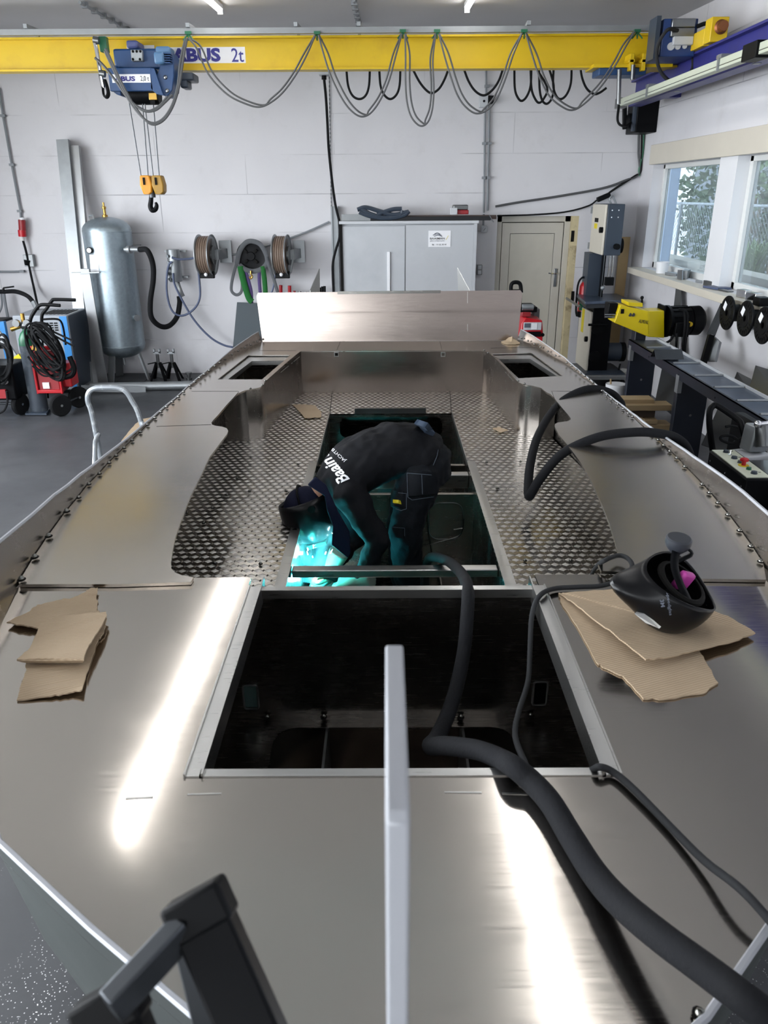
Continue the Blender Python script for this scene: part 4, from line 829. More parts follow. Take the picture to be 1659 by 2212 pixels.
# C-rail of the cable festoon
YR = 8.72
ra, rb = at(-40, 73, Y=YR), at(1418, 58, Y=YR); ra.x = -5.5
rb.z = ra.z = (at(300, 70, Y=YR).z+at(1100, 62, Y=YR).z)/2
MB().bar(ra, rb, .05, .05).build('festoon_rail', 'galv_dull', crane)
for px in (60, 408, 1140, 775, 640):
    q = at(px, 62, Y=YR); b = MB(); b.bar(V((q.x, YR-.06, ra.z+.045)), V((q.x+.02, YB-.02, ra.z+.045)), .035, .035); b.bar(V((q.x, YB-.06, ra.z+.045)), V((q.x, YB-.06, zt_-.01)), .03, .03); b.build('rail_bracket', 'galv', crane)
# end carriage with buffer on the runway
XB = at(1425, 130, Y=YB).x
p0 = at(1432, 150, Y=YB)
cy = [at(1408, 120, Y=8.62), at(1500, 90, Y=8.62)]
b = MB(); b.bb(2.84, 2.98, 8.0, 10.2, zr1+.005, zr1+.14); b.build('end_carriage', 'yellow', crane, bevel=.006)
b = MB(); b.bb(2.84, 2.99, 7.85, 8.0, zr1+.01, zr1+.20); b.build('buffer_box', 'yellow', crane, bevel=.006)
MB().lathe([(.05, 0), (.058, .015), (.048, .025), (.042, .03), (.04, .08), (.0, .08)], (2.92, 7.85, zr1+.12), (0, -1, 0), 20).build('buffer', 'copper', crane)
for px in (1362, 1388):
    q = at(px, 135, Y=8.8); MB().bb(q.x-.02, q.x+.02, 8.75, 8.95, zb_-.05, zb_+.10).bb(q.x-.03, q.x+.03, 8.75, 8.95, zb_+.02, zb_+.05).build('clamp', 'yellow', crane, bevel=.004)
a, c = at(1290, 149, Y=8.9), at(1390, 164, Y=8.9); MB().bb(a.x, c.x, 8.82, 9.1, c.z, a.z).build('blue_gearbox', 'blue_hoist', crane, bevel=.008)
MB().bb(a.x-.06, c.x+.25, 8.8, 9.15, a.z, a.z+.03).build('carriage_plate', 'yellow', crane)
for px, y0, y1 in ((1338, 150, 225), (1368, 140, 172)): MB().cyl(at(px, y0, Y=8.75), at(px-2, y1, Y=8.75), .022, 12).build('damper', 'gunmetal', crane)
# control box on the carriage
bx0, bx1 = at(1428, 100, Y=8.3).x, at(1502, 100, Y=8.3).x; bz0, bz1 = at(1450, 122, Y=8.3).z, at(1450, 40, Y=8.3).z
cb = MB().bb(bx0, bx1, 8.3, 8.75, bz0, bz1).build('control_box', basic('box_blue', '#1f3a6e', .4, 0, .1, 6), crane, bevel=.008); ORG[cb.name] = ORG[crane.name]
MB().bb(bx0-.07, bx0-.03, 8.28, 8.5, bz0-.02, bz1+.02).build('cable_guard', 'grey_machine', cb)
for k, zz in enumerate((.86, .62, .40)):
    z = bz0+(bz1-bz0)*zz; x0 = bx0+(bx1-bx0)*(.2 if k < 2 else .3)
    MB().bb(x0, bx1-.04, 8.25, 8.3, z-.035, z+.035).build('plug', 'steel' if k < 2 else 'grey_light', cb, bevel=.006)
for k in range(3): x = bx0+(bx1-bx0)*(.28+.2*k); MB().cyl((x, 8.3, bz0+.08), (x, 8.285, bz0+.08), .033-.006*k, 16).build('gland', 'grey_light', cb)
zc = (bz0+bz1)/2; MB().cyl((bx0-.001, 8.46, zc), (bx0-.008, 8.46, zc), .085, 20).build('sticker', 'yellow', cb)
MB().bb(bx0-.006, bx0, 8.33, 8.42, bz0+.02, bz0+.12).build('sticker', 'paper', cb)
MB().tube([(bx0+.12, 8.25, bz0+.20), (bx0, 8.18, bz0+.19), (bx0-.06, 8.22, bz0+.05), (bx0+.02, 8.3, bz0-.12), (bx0+.2, 8.35, bz0-.22), (bx0+.36, 8.45, bz0-.1), (bx0+.38, 8.5, bz0+.02)], .016, 8, 6).build('loop_cable', 'rubber_grey', cb)
MB().tube([(bx1-.02, 8.26, bz1-.07), (bx1+.07, 8.27, bz1-.05), (bx1+.10, 8.3, bz1-.14), (bx1+.02, 8.33, bz1-.2)], .018, 8, 5).build('loop_cable', 'rubber', cb)
# ---- hoist
YH = 8.62
H = lambda px, py, y=YH: at(px, py, Y=y)
ho = thing('rope_hoist', 'blue rope hoist with white label hanging under the yellow girder', 'hoist', H(305, 215))
def bbx(px0, px1, py0, py1, y0, y1): a, c = at(px0, py1, Y=y0), at(px1, py0, Y=y0); return a.x, c.x, y0, y1, a.z, c.z
MB().bb(*bbx(248, 350, 104, 150, 8.72, 8.97)).build('drum_housing', 'blue_hoist', ho, bevel=.02)
b = MB(); q = [(357, 108), (368, 110), (375, 125), (376, 160), (372, 195), (362, 207), (352, 206), (338, 195), (333, 180)]
b.plate([[at(x, y, Y=8.62) for x, y in q]], (0, .28, 0)); b.build('end_plate', 'blue_hoist', ho, bevel=.008)
b = MB(); q = [(236, 150), (240, 195), (252, 204), (262, 207), (250, 140)]; b.plate([[at(x, y, Y=8.62) for x, y in q]], (0, .28, 0)); b.build('end_plate', 'blue_hoist', ho, bevel=.008)
fr_ = MB().bb(*bbx(238, 326, 146, 197, 8.58, 8.64)).build('front_cover', 'blue_hoist', ho, bevel=.006); ORG[fr_.name] = ORG[ho.name]
b = MB(); q = [(326, 147), (333, 148), (352, 205), (338, 203), (330, 196), (326, 190)]; b.plate([[at(x, y, Y=8.58) for x, y in q]], (0, .1, 0)); b.build('cover_return', 'blue_hoist', ho)
x0, x1, _, _, z0_, z1_ = bbx(243, 324, 160, 179, 8.578, 8.58); MB().bb(x0, x1, 8.575, 8.58, z0_, z1_).build('label_plate', 'paper', fr_)
text('ABUS', (z1_-z0_)*.58, 'ink_blue', fr_, 'lettering', at(248, 175.5, Y=8.574), (1, 0, 0), (0, 0, 1), bold=.04, width=at(294, 0, Y=8.574).x-at(248, 0, Y=8.574).x)
text('2,0 t', (z1_-z0_)*.68, 'ink_black', fr_, 'lettering', at(304, 176.5, Y=8.574), (1, 0, 0), (0, 0, 1), width=at(323, 0, Y=8.574).x-at(304, 0, Y=8.574).x)
for x, y in ((357, 167), (361, 196)): MB().sph(at(x, y, Y=8.615), .02, 12, 6, (1, .5, 1)).build('bolt', 'steel', ho)
MB().bb(*bbx(284, 306, 107, 132, 8.66, 8.72)).build('junction_box', 'galv', ho, bevel=.006)
for x, y in ((287, 111), (303, 111), (287, 128), (302, 128), (295, 111)): MB().sph(at(x, y, Y=8.655), .012, 8, 5).build('bolt', 'black', ho)
MB().bb(*bbx(273, 296, 86, 104, 8.7, 8.95)).build('travel_motor', basic('motor_violet', '#414a78', .45, 0, .1, 6), ho, bevel=.02)
mo = MB(); a, c = at(333, 124, Y=8.5), at(368, 126, Y=8.72); mo.bb(*bbx(333, 352, 111, 138, 8.5, 8.62)); mo.bb(*bbx(336, 366, 99, 118, 8.6, 8.8)); mo.build('brake_motor', basic('motor_blue', '#4c6f92', .42, 0, .1, 6), ho, bevel=.02)
for k in range(5): MB().bb(*bbx(353, 367, 114+5*k, 116+5*k, 8.52, 8.62)).build('cooling_fin', 'blue_hoist', ho)
MB().bb(*bbx(376, 417, 156, 174, 8.8, 9.05)).bb(*bbx(390, 404, 172, 190, 8.8, 9.0)).build('counter_motor', 'grey_machine', ho, bevel=.015)
MB().cyl(at(280, 205, Y=8.75), at(345, 205, Y=8.75), .09, 20).build('rope_drum', 'black_metal', ho)
MB().bb(*bbx(322, 338, 200, 216, 8.66, 8.72)).build('limit_switch', 'brass', ho, bevel=.004)
MB().bb(*bbx(325, 334, 214, 226, 8.67, 8.71)).build('limit_lever', 'black', ho)
# pendant arm with chrome tube beside the hoist
b = MB(); b.tube([at(203, 84, Y=8.6), at(209, 112, Y=8.6), at(217, 160, Y=8.6), at(223, 190, Y=8.6)], .02, 10); b.build('chrome_post', 'chrome', ho)
for x, y in ((208, 86), (221, 158)): MB().cyl(at(x-6, y, Y=8.6), at(x+6, y+2, Y=8.6), .032, 14).build('tube_clamp', 'gunmetal', ho)
MB().tube([at(222, 188, Y=8.6), at(224, 205, Y=8.58), at(230, 210, Y=8.56), at(234, 203, Y=8.56), at(232, 190, Y=8.58), at(226, 172, Y=8.6)], .022, 8, 5, flat=.5).build('strap_end', 'rubber', ho)
MB().bb(*bbx(216, 228, 78, 112, 8.66, 8.74)).build('green_carrier', 'green', ho, bevel=.006)
for pts in ([(228, 105), (246, 150), (278, 212), (300, 232), (322, 240), (345, 228), (362, 208)], [(205, 125), (222, 140), (250, 175), (275, 210), (308, 238), (335, 238), (355, 222), (372, 205)], [(226, 110), (252, 165), (282, 222), (318, 262), (345, 262), (368, 235), (383, 190), (390, 130), (400, 85)], [(230, 108), (256, 165), (288, 225), (322, 266), (350, 262), (372, 232), (387, 185), (396, 125), (404, 82)]):
    MB().tube([at(x, y, Y=8.5) for x, y in pts], .012, 8, 6).build('supply_cable', 'cable_grey', ho)
# hook block on its four ropes
hk = thing('hook_block', 'yellow and black hook block hanging on four ropes below the blue hoist', 'hook block', at(331, 455, Y=8.72))
for (x0, y0), (x1, y1) in (((277, 222), (305, 382)), ((306, 212), (320, 380)), ((310, 212), (331, 380)), ((330, 222), (344, 382))): MB().cyl(at(x0, y0-14, Y=8.72), at(x1, y1, Y=8.72), .0055, 6).build('rope', 'steel_dark', hk)
for x, col in ((315.5, 'orange'), (341, basic('sheave_worn', '#9a7420', .5, 0, .3, 9, 0, ('#26221c', .95)))):
    a = at(x, 379, Y=8.72); c = at(x, 420, Y=8.72); w = 12*9.0/1680
    b = MB(); q = [V((a.x-w*.8, 8.66, a.z)), V((a.x+w*.7, 8.66, a.z)), V((a.x+w, 8.66, (a.z+c.z)/2)), V((a.x+w*.9, 8.66, c.z+.02)), V((a.x+w*.5, 8.66, c.z)), V((a.x-w*.5, 8.66, c.z)), V((a.x-w*.95, 8.66, (a.z+c.z)/2))]
    b.plate([q], (0, .13, 0)); b.build('sheave_cover', col, hk, bevel=.012)
    sx_ = MB().bb(a.x-.02, a.x+.0, 8.648, 8.66, (a.z+c.z)/2, a.z-.02).build('rope_slot', 'soot_and_shade', hk)  # dark strip stands in for the shade inside the slot
c0 = at(329, 420, Y=8.72); MB().cyl(c0+V((0, 0, .09)), c0+V((0, 0, -.03)), .032, 14).build('swivel', 'steel_dark', hk)
hkp = [at(327, 424, Y=8.72), at(326, 436, Y=8.72), at(325, 446, Y=8.72), at(329, 454, Y=8.72), at(336, 452, Y=8.72), at(338.5, 444, Y=8.72), at(336, 437, Y=8.72)]
MB().tube(hkp, [.022, .024, .026, .027, .024, .02, .012], 10, 5).build('hook', 'black_metal', hk)
# ---- festoon loops: each cable pair is one thing, hung from green trolleys
def trolley(px, py, y, lab):
    t = at(px, py, Y=y); b = MB(); b.bb(t.x-.03, t.x+.03, y-.02, y+.02, t.z-.005, t.z+.02)
    for k in (-1, 0, 1): b.tube([t, t+V((k*.025, -.02, -.03)), t+V((k*.05, -.03, -.06))], .007, 6)
    b.build('cable_trolley', 'green', label=lab, cat='cable trolley', group='green trolleys on the festoon rail')
for px, nm in ((407, 'beside the hoist label'), (685, 'left of the hanging power cable'), (870, 'over the tight middle loop, hoist side'), (944, 'over the tight middle loop, window side'), (1132, 'above the conduit junction box'), (1376, 'nearest the blue control box')):
    trolley(px, 73 if px < 800 else 69, 8.68, 'small green trolley on the festoon rail '+nm)
def loop(pts, y, lab, r=.0085, two=True, m='cable_grey', grp='grey festoon cables'):
    b = MB(); b.tube([at(x, yy, Y=y) for x, yy in pts], r, 8, 7)
    o = thing('festoon_cable', lab, 'cable', at(pts[len(pts)//2][0], max(q[1] for q in pts), Y=y), grp) if two else None
    if two:
        b.build('strand', m, o); b = MB(); n = len(pts); b.tube([at(x+(9 if 0 < i < n-1 else 1)*(1 if i < n/2 else -.6), yy-(4 if 0 < i < n-1 else 0), Y=y+.03) for i, (x, yy) in enumerate(pts)], r, 8, 7); b.build('strand', m, o)
    else: b.build('festoon_cable', m, label=lab, cat='cable', group=grp, ang=60)
loop([(407, 82), (425, 105), (450, 160), (490, 203), (530, 224), (562, 231), (590, 218), (615, 195), (640, 160), (662, 120), (681, 76)], 8.62, 'wide pair of grey cables hanging between the hoist and the next trolley')
loop([(688, 76), (700, 120), (715, 165), (740, 215), (762, 242), (782, 252), (802, 243), (822, 215), (840, 175), (855, 120), (868, 73)], 8.62, 'deep pair of grey cables looping in front of the hanging power cable')
loop([(875, 73), (876, 120), (876, 180), (880, 225), (890, 255), (908, 272), (924, 264), (934, 235), (937, 190), (935, 130), (941, 73)], 8.62, 'narrowest and deepest pair of grey festoon cables, in the middle')
loop([(948, 73), (960, 120), (975, 170), (988, 205), (1005, 230), (1028, 245), (1052, 238), (1072, 215), (1090, 175), (1108, 120), (1128, 72)], 8.62, 'pair of grey cables looping past the junction box on the wall')
loop([(1136, 72), (1150, 120), (1165, 165), (1185, 205), (1210, 228), (1236, 238), (1265, 222), (1300, 185), (1330, 140), (1352, 100), (1371, 68)], 8.62, 'wide pair of grey cables next to the blue control box')
for pts, d in (([(748, 148), (752, 185), (762, 207), (777, 214), (790, 206), (797, 185), (799, 148)], 'first from the hanging power cable'), ([(819, 148), (822, 185), (830, 205), (843, 214), (856, 205), (863, 185), (865, 148)], 'second from the hanging power cable'), ([(891, 148), (905, 175), (920, 194), (933, 201), (948, 192), (960, 172), (970, 146)], 'behind the narrow deep loop'), ([(1001, 146), (1012, 175), (1027, 197), (1045, 206), (1062, 196), (1077, 175), (1088, 144)], 'just over the junction box'),
               ([(1111, 144), (1112, 190), (1118, 210), (1127, 218), (1138, 208), (1146, 185), (1148, 144)], 'leftmost of the tangled four'), ([(1146, 144), (1148, 190), (1155, 212), (1164, 222), (1174, 214), (1182, 190), (1160, 150)], 'second of the tangled four'), ([(1164, 144), (1166, 195), (1172, 218), (1182, 224), (1192, 212), (1196, 185), (1185, 144)], 'third of the tangled four'), ([(1196, 144), (1195, 185), (1202, 208), (1212, 214), (1224, 204), (1233, 180), (1235, 142)], 'rightmost of the tangled four'), ([(1253, 142), (1258, 170), (1268, 192), (1283, 203), (1296, 200), (1310, 190)], 'short one by the blue gearbox')):
    loop(pts, 9.45, 'black cable loop hanging behind the yellow girder, '+d, .012, False, 'rubber', 'black cable loops behind the girder')
# ---- runway rail and busbar on the right wall
Xr = 2.95
rl = thing('crane_runway', 'dark blue steel runway beam along the window wall', 'crane rail', (Xr, 4, 3.2))
ibeam(MB(), -3, 10.3, Xr, zr1-.27, zr1, .07, .02, .012, 'y').build('runway_beam', 'blue_rail', rl)
for y in (1.5, 6.0, 9.9): MB().bb(Xr+.02, XR-.002, y-.08, y+.08, zr1-.22, zr1-.04).build('wall_bracket', 'blue_rail', rl)
Xb = 2.66; e0 = at(1338, 232, X=Xb); e0.z = CAM.z+.927
bs = thing('power_rail', 'pale enclosed conductor rail slung below the blue runway beam', 'power rail', (Xb, 4, e0.z-.1))
MB().bb(Xb-.03, Xb+.05, -3, e0.y, e0.z-.037, e0.z+.037).build('rail_housing', basic('pale_green', '#b9bfae', .5, 0, .05, 5), bs, bevel=.004)
MB().bb(Xb-.034, Xb-.028, -3, e0.y-.3, e0.z-.016, e0.z-.011).build('seal_line', 'gunmetal', bs)
MB().bb(Xb-.04, Xb+.06, e0.y-.1, e0.y+.06, e0.z-.05, e0.z+.05).build('end_cap', 'gunmetal', bs, bevel=.004)
for y in (e0.y-1.1, e0.y-2.9, e0.y-4.4, e0.y-6.4): MB().bb(Xb-.04, Xb+.3, y-.05, y+.05, e0.z+.037, e0.z+.065).bb(Xb-.045, Xb-.03, y-.012, y+.012, e0.z-.05, e0.z+.065).bb(Xb+.24, Xb+.29, y-.03, y+.03, e0.z+.037, zr1-.275).build('hanger', 'galv', bs)
jy = at(1633, 110, X=Xb).y; MB().bb(Xb-.05, Xb+.06, jy-.12, jy+.12, e0.z-.055, e0.z+.055).build('joint_cover', 'black', bs, bevel=.004)
# isolator box on the right wall
zz0, zz1 = at(1390, 286, Y=10.55).z, at(1390, 212, Y=10.55).z; cx = at(1376, 250, Y=10.55).x
ib = thing('isolator_box', 'dark grey isolator box with switch handle in the corner under the crane rail', 'switch box', (3.2, 10.7, zz0))
MB().bb(cx, XR-.004, 10.55, 10.98, zz0, zz1).build('box_body', 'black_metal', ib, bevel=.01)
MB().bb(cx-.03, cx, 10.57, 10.65, zz0+.02, zz1-.02).build('door_trim', 'grey_machine', ib)
MB().lathe([(.09, 0), (.09, .04), (.05, .07), (0, .07)], (cx, 10.78, zz0+.14), (-1, 0, 0), 18).build('rotary_base', 'black', ib)
MB().bar((cx-.07, 10.78, zz0+.05), (cx-.10, 10.78, zz1-.05), .05, .05).build('switch_lever', 'black', ib, bevel=.01)
MB().tube([at(1337, 228, Y=9.6), at(1334, 258, Y=9.8), at(1340, 270, Y=10.2), at(1352, 272, Y=10.5), at(1366, 262, Y=10.7)], .014, 8, 5).build('feed_cable', 'rubber', ib)
wall_cab = []
for k, (pts, mm) in enumerate((([(1380, 286), (1379, 330), (1380, 375), (1350, 390), (1300, 407), (1200, 425), (1120, 437), (1070, 446)], 'cable_grey'), ([(1387, 286), (1386, 335), (1383, 372), (1372, 380), (1345, 397), (1318, 415), (1312, 422)], 'rubber'), ([(1390, 286), (1388, 330), (1381, 365), (1381, 380)], 'green'), ([(1290, 432), (1270, 445), (1220, 458), (1150, 464), (1074, 466)], 'rubber'))):
    b = MB(); b.tube([at(x, y, Y=10.96) for x, y in pts], .014 if k != 3 else .010, 8, 6)
    b.build('wall_cable', mm, label=('grey cable running from the isolator box down across the wall to the cabinet', 'black cable from the isolator box down to the plug over the bandsaw', 'short green earth cable under the isolator box', 'thin black cable drooping from the bandsaw plug over the door')[k], cat='cable', ang=60)
a = at(1304, 427, Y=10.88); MB().bar(at(1290, 432, Y=10.88), at(1318, 420, Y=10.88), .07, .06).build('plug_coupling', 'black', label='black plug coupling hanging on the wall above the bandsaw', cat='plug', bevel=.01)
a, c = at(1370, 383, X=XR-.03), at(1381, 408, X=XR-.03); MB().bb(XR-.035, XR-.002, a.y-.06, a.y+.06, c.z, a.z).build('junction_box', 'cream', label='small cream junction box in the corner beside the window', cat='junction box', bevel=.004)
# ceiling pipes
for (x0, y0), (x1, y1), d in (((172, 5), (282, 68), 'on the dark side above the hoist'), ((764, 0), (776, 55), 'in the middle above the festoon rail')):
    f = lambda x, y: (lambda r_: CAM+r_*((ceil_z(0)-.03-CAM.z)/(r_.z-.0402*r_.y)))(ray(x, y))
    a, c = f(x0, y0), f(x1, y1); b = MB(); b.cyl(a, c, .016, 8)
    for k in range(6): q = a+(c-a)*(k+.5)/6; b.box(q, (.06, .05, .05))
    b.build('ceiling_conduit', 'conduit', label='grey conduit clipped to the ceiling, '+d, cat='conduit')
# ============================================================ LEFT OF THE BOAT: air tank, hoses, reels, welding carts
YT = 10.6
t0 = at(262, 775, Y=YT); t1 = at(226, 467, Y=YT); rT = .303; xT = at(234, 521, Y=YT).x
tk = thing('air_tank', 'tall galvanised compressed air tank on three legs against the back wall', 'air tank', (xT, YT, 0))
zb0, zt0 = at(250, 772, Y=YT).z, at(250, 468, Y=YT).z
prof = [(.0, zb0)]+[(rT*math.sin(a), zb0+.17*(1-math.cos(a))) for a in [PI/2*k/8 for k in range(1, 9)]]+[(rT+.004, zb0+.172), (rT+.004, zb0+.185), (rT, zb0+.19), (rT, zt0-.18), (rT+.004, zt0-.178), (rT+.004, zt0-.166)]+[(rT*math.cos(a), zt0-.165+.165*math.sin(a)) for a in [PI/2*k/8 for k in range(0, 9)]]
MB().lathe(prof, (xT, YT, 0), n=40).build('vessel', 'tank', tk, ang=25)
for a in (-115, 5, 125):
    a = math.radians(a); d = V((math.cos(a), math.sin(a), 0)); c = V((xT, YT, 0)); MB().bar(c+d*.20+V((0, 0, zb0+.10)), c+d*.30, .10, .02, d).build('leg', 'galv', tk)
MB().lathe([(.035, 0), (.035, .03), (.018, .035), (.018, .10), (.026, .105), (.026, .13), (.012, .135), (.012, .18), (0, .18)], (xT, YT, zt0-.01), n=14).build('safety_valve', 'brass', tk)
MB().tube([(xT-.16, YT-.1, zt0-.05), (xT-.17, YT-.1, zt0+.01), (xT-.12, YT-.1, zt0+.02), (xT-.11, YT-.1, zt0-.03)], .012, 6, 4).build('lifting_eye', 'galv', tk)
g_ = at(192, 541, Y=YT-.31); gg = MB().cyl(g_+V((0, .04, 0)), g_+V((0, 0, 0)), .037, 20).build('pressure_gauge', 'black', tk); ORG[gg.name] = ORG[tk.name]
MB().cyl(g_+V((0, -.002, 0)), g_+V((0, .004, 0)), .029, 20).build('dial', 'paper', gg)
q = [at(193, 550, Y=YT-.285), at(212, 550, Y=YT-.30), at(214, 588, Y=YT-.30), at(196, 588, Y=YT-.285)]; b = MB(); b.plate([q], (0, .004, 0)); b.build('rating_plate', 'paper', tk)
v0 = at(270, 539, Y=YT-.22); v1 = at(302, 539, Y=YT-.30)
MB().cyl(v0, v1, .028, 12).cyl(v0+(v1-v0)*.2, v0+(v1-v0)*.4, .05, 12).build('outlet_valve', 'galv', tk)
MB().bar((v0+v1)/2+V((0, 0, .05)), (v0+v1)/2+V((.12, -.02, .055)), .02, .008).build('valve_lever', 'black', tk)
p_ = at(297, 687, Y=YT-.15); MB().cyl(p_+V((-.04, .05, 0)), p_, .045, 14).build('plug_fitting', 'galv', tk)
MB().cyl((xT, YT, zb0+.01), (xT, YT, zb0-.1), .02, 10).build('drain', 'galv', tk)
P = [v1, at(318, 541, Y=10.15), at(330, 570, Y=10.2), at(331, 605, Y=10.25), at(325, 650, Y=10.3), at(327, 685, Y=10.35), at(345, 704, Y=10.45), at(365, 704, Y=10.55), at(382, 685, Y=10.7), at(388, 655, Y=10.8), at(387, 640, Y=10.82)]
MB().tube(P, .034, 10, 6).build('air_hose', 'rubber', label='fat black hose from the tank valve to the wall manifold', cat='hose', ang=60)
# wall manifold
m0_, m1_ = at(376, 546, Y=10.8), at(384, 610, Y=10.8)
mf = thing('air_manifold', 'galvanised cylinder manifold with hose ports on the back wall', 'manifold', m1_)
MB().lathe([(0, 0), (.08, .01), (.085, .03), (.085, .40), (.08, .42), (0, .425)], V((m1_.x-.02, 10.8, m1_.z)), (0, 0, 1), 20).build('cylinder', 'galv', mf)
for zz in (.06, .39): MB().bb(m1_.x-.16, m1_.x+.12, 10.9, 10.96, m1_.z+zz-.012, m1_.z+zz+.012).build('bracket', 'galv', mf)
for k, z in enumerate((.34, .26, .19, .12, .05)): c = V((m1_.x-.02-.03, 10.73, m1_.z+z)); MB().cyl(c+V((0, .03, 0)), c+V((-.03, -.03, 0)), .020, 10).build('port', 'steel', mf)
MB().tube([(m1_.x, 10.8, m1_.z), (m1_.x+.03, 10.78, m1_.z-.1), (m1_.x+.06, 10.78, m1_.z-.18)], .025, 8, 4).build('feed_valve', 'gunmetal', mf)
for pts, lab in (([(371, 556), (385, 560), (410, 559), (424, 558), (427, 575), (431, 610), (432, 640), (425, 660), (410, 675), (392, 682), (375, 675), (365, 655), (360, 625), (361, 590), (366, 570), (372, 566)], 'thin blue grey air hose looping from the manifold to the first reel'), ([(374, 590), (376, 610), (385, 632), (400, 660), (415, 685), (435, 710), (460, 733), (485, 746), (503, 750)], 'thin blue grey air hose running from the manifold down behind the boat')):
    MB().tube([at(x, y, Y=10.68) for x, y in pts], .014, 8, 5).build('air_hose', 'hose_blue', label=lab, cat='hose', ang=60)
MB().tube([at(x, y, Y=10.95) for x, y in ((462, 557), (500, 551), (545, 541), (600, 524), (660, 502), (712, 479))], .013, 8, 4).build('wall_pipe', 'conduit', label='grey air pipe rising across the back wall behind the reels', cat='pipe')
# hose reels
def reel(px, lab):
    c = at(px, 551, Y=10.6); ax = V((.995, -.10, 0)).normalized(); r = thing('hose_reel', lab, 'hose reel', c-V((0, 0, .28)), 'wall hose reels'); w = .075; R_ = .255
    for s_ in (-1, 1):
        f = MB(); f.lathe([(.09, 0), (R_-.02, 0), (R_-.01, s_*.012), (R_, s_*.012), (R_, s_*.004), (R_-.02, -s_*.006), (.09, -s_*.006)], c+ax*w*s_, ax, 32); f.build('flange', 'galv', r)
    for k in range(5): MB().tube([c+ax*(-w+.018+k*.029)+frame(ax)[0]*(R_-.035)*math.cos(q)+frame(ax)[1]*(R_-.035)*math.sin(q) for q in [2*PI*j/36 for j in range(36)]], .0155, 8, closed=True).build('hose_turn', 'hose_brown', r)
    MB().cyl(c-ax*w, c+ax*w, R_-.05, 28).build('drum', 'hose_brown', r)
    MB().cyl(c+ax*(w+.002), c+ax*(w+.03), .12, 20).build('spring_case', 'gunmetal', r)
    arm = c+ax*(w+.03)
    MB().bar(arm+V((0, 0, -.22)), arm+V((.06, .08, .06)), .05, .015, ax).build('side_arm', 'galv', r)
    MB().bb(arm.x+.0, arm.x+.16, 10.93, 10.955, c.z-.12, c.z+.16).bar(arm+V((.02, .02, .0)), V((arm.x+.08, 10.93, c.z+.0)), .06, .12).build('wall_bracket', 'galv', r)
    MB().bar(c-ax*(w+.02)+V((0, -.05, -.24)), c+ax*(w+.02)+V((0, -.05, -.24)), .05, .09, (0, 0, 1)).build('hose_guide', 'black', r, bevel=.006)
    MB().sph(c+ax*(-.01)+V((0, -.09, -.235)), .025, 10, 6).build('hose_stop', 'paper', r)
reel(446, 'galvanised hose reel next to the wall manifold, on the tank side'); reel(609, 'galvanised hose reel next to the transom, beside the hung straps')
MB().tube([at(x, y, Y=10.62) for x, y in ((597, 548), (596, 575), (594, 600), (589, 625), (585, 634))], .012, 8, 4).build('air_hose', 'hose_blue', label='blue hose end hanging from the reel beside the straps', cat='hose')
# strap drum with slings
c = at(543, 553, Y=10.72)
sd = thing('strap_drum', 'black round hose drum hung with looped lifting slings between the two reels', 'drum', c-V((0, 0, .2)))
MB().lathe([(0, 0), (.05, 0), (.055, .02), (.17, .03), (.19, .02), (.195, .04), (.195, .16), (0, .16)], c+V((0, -.06, 0)), (0, 1, 0), 28).build('drum_face', 'black_metal', sd)
for k in range(4): a = PI/4+k*PI/2; MB().box(c+V((.09*math.cos(a), -.055, .09*math.sin(a))), (.05, .02, .03), (0, -a, 0)).build('cut_out', 'soot_and_shade', sd)  # dark blocks painted for the shade inside the openings
def sling(pts, m, lab, r=.024, fl=.35, Y=10.66):
    MB().tube([at(x, y, Y=Y-.004*i) for i, (x, y) in enumerate(pts)], r*fl, 8, 6, flat=1/fl).build('lifting_sling', m, label=lab, cat='sling', ang=60)
sling([(512, 570), (517, 545), (530, 525), (545, 521), (562, 528), (574, 548), (577, 566), (566, 580), (548, 586), (530, 582), (517, 572)], 'grey_web', 'grey sling wound round the black drum', .03)
sling([(514, 560), (505, 590), (500, 615), (501, 630), (512, 637), (522, 628), (522, 600), (516, 572)], 'grey_web', 'grey sling looped low beside the black drum, on the reel side', .02)
sling([(519, 575), (524, 600), (531, 625), (538, 645), (545, 652)], 'green_web', 'green sling hanging from the drum, nearest the dark board', .04, .4, 10.62)
sling([(567, 575), (571, 600), (573, 625), (574, 650)], 'green_web', 'green sling hanging from the drum beside the transom edge', .032, .4, 10.63)
sling([(529, 582), (536, 605), (542, 630), (543, 655)], 'purple_web', 'purple sling hanging just inside the first green one', .026, .4, 10.64)
sling([(560, 582), (560, 605), (562, 632), (564, 655)], 'purple_web', 'purple sling hanging next to the second green one', .022, .4, 10.64)
sling([(575, 555), (583, 580), (592, 605), (600, 632)], 'grey_web', 'grey sling slanting down from the drum to the second reel', .022, .4, 10.62)
MB().tube([at(542, 585, Y=10.6), at(542, 592, Y=10.6), at(545, 598, Y=10.6), at(541, 602, Y=10.6), at(539, 597, Y=10.6)], .011, 8, 4).build('small_hook', 'brass', label='small brass hook hanging under the black drum', cat='hook')
b = MB(); b.plate([[at(512, 653, Y=10.86), at(560, 655, Y=10.86), V((at(566, 800, Y=10.7).x, 10.7, 0)), V((at(496, 800, Y=10.7).x, 10.7, 0))]], (0, .012, 0)); b.build('dark_board', 'board_dark', label='dark grey board leaning on the wall behind the transom', cat='board')
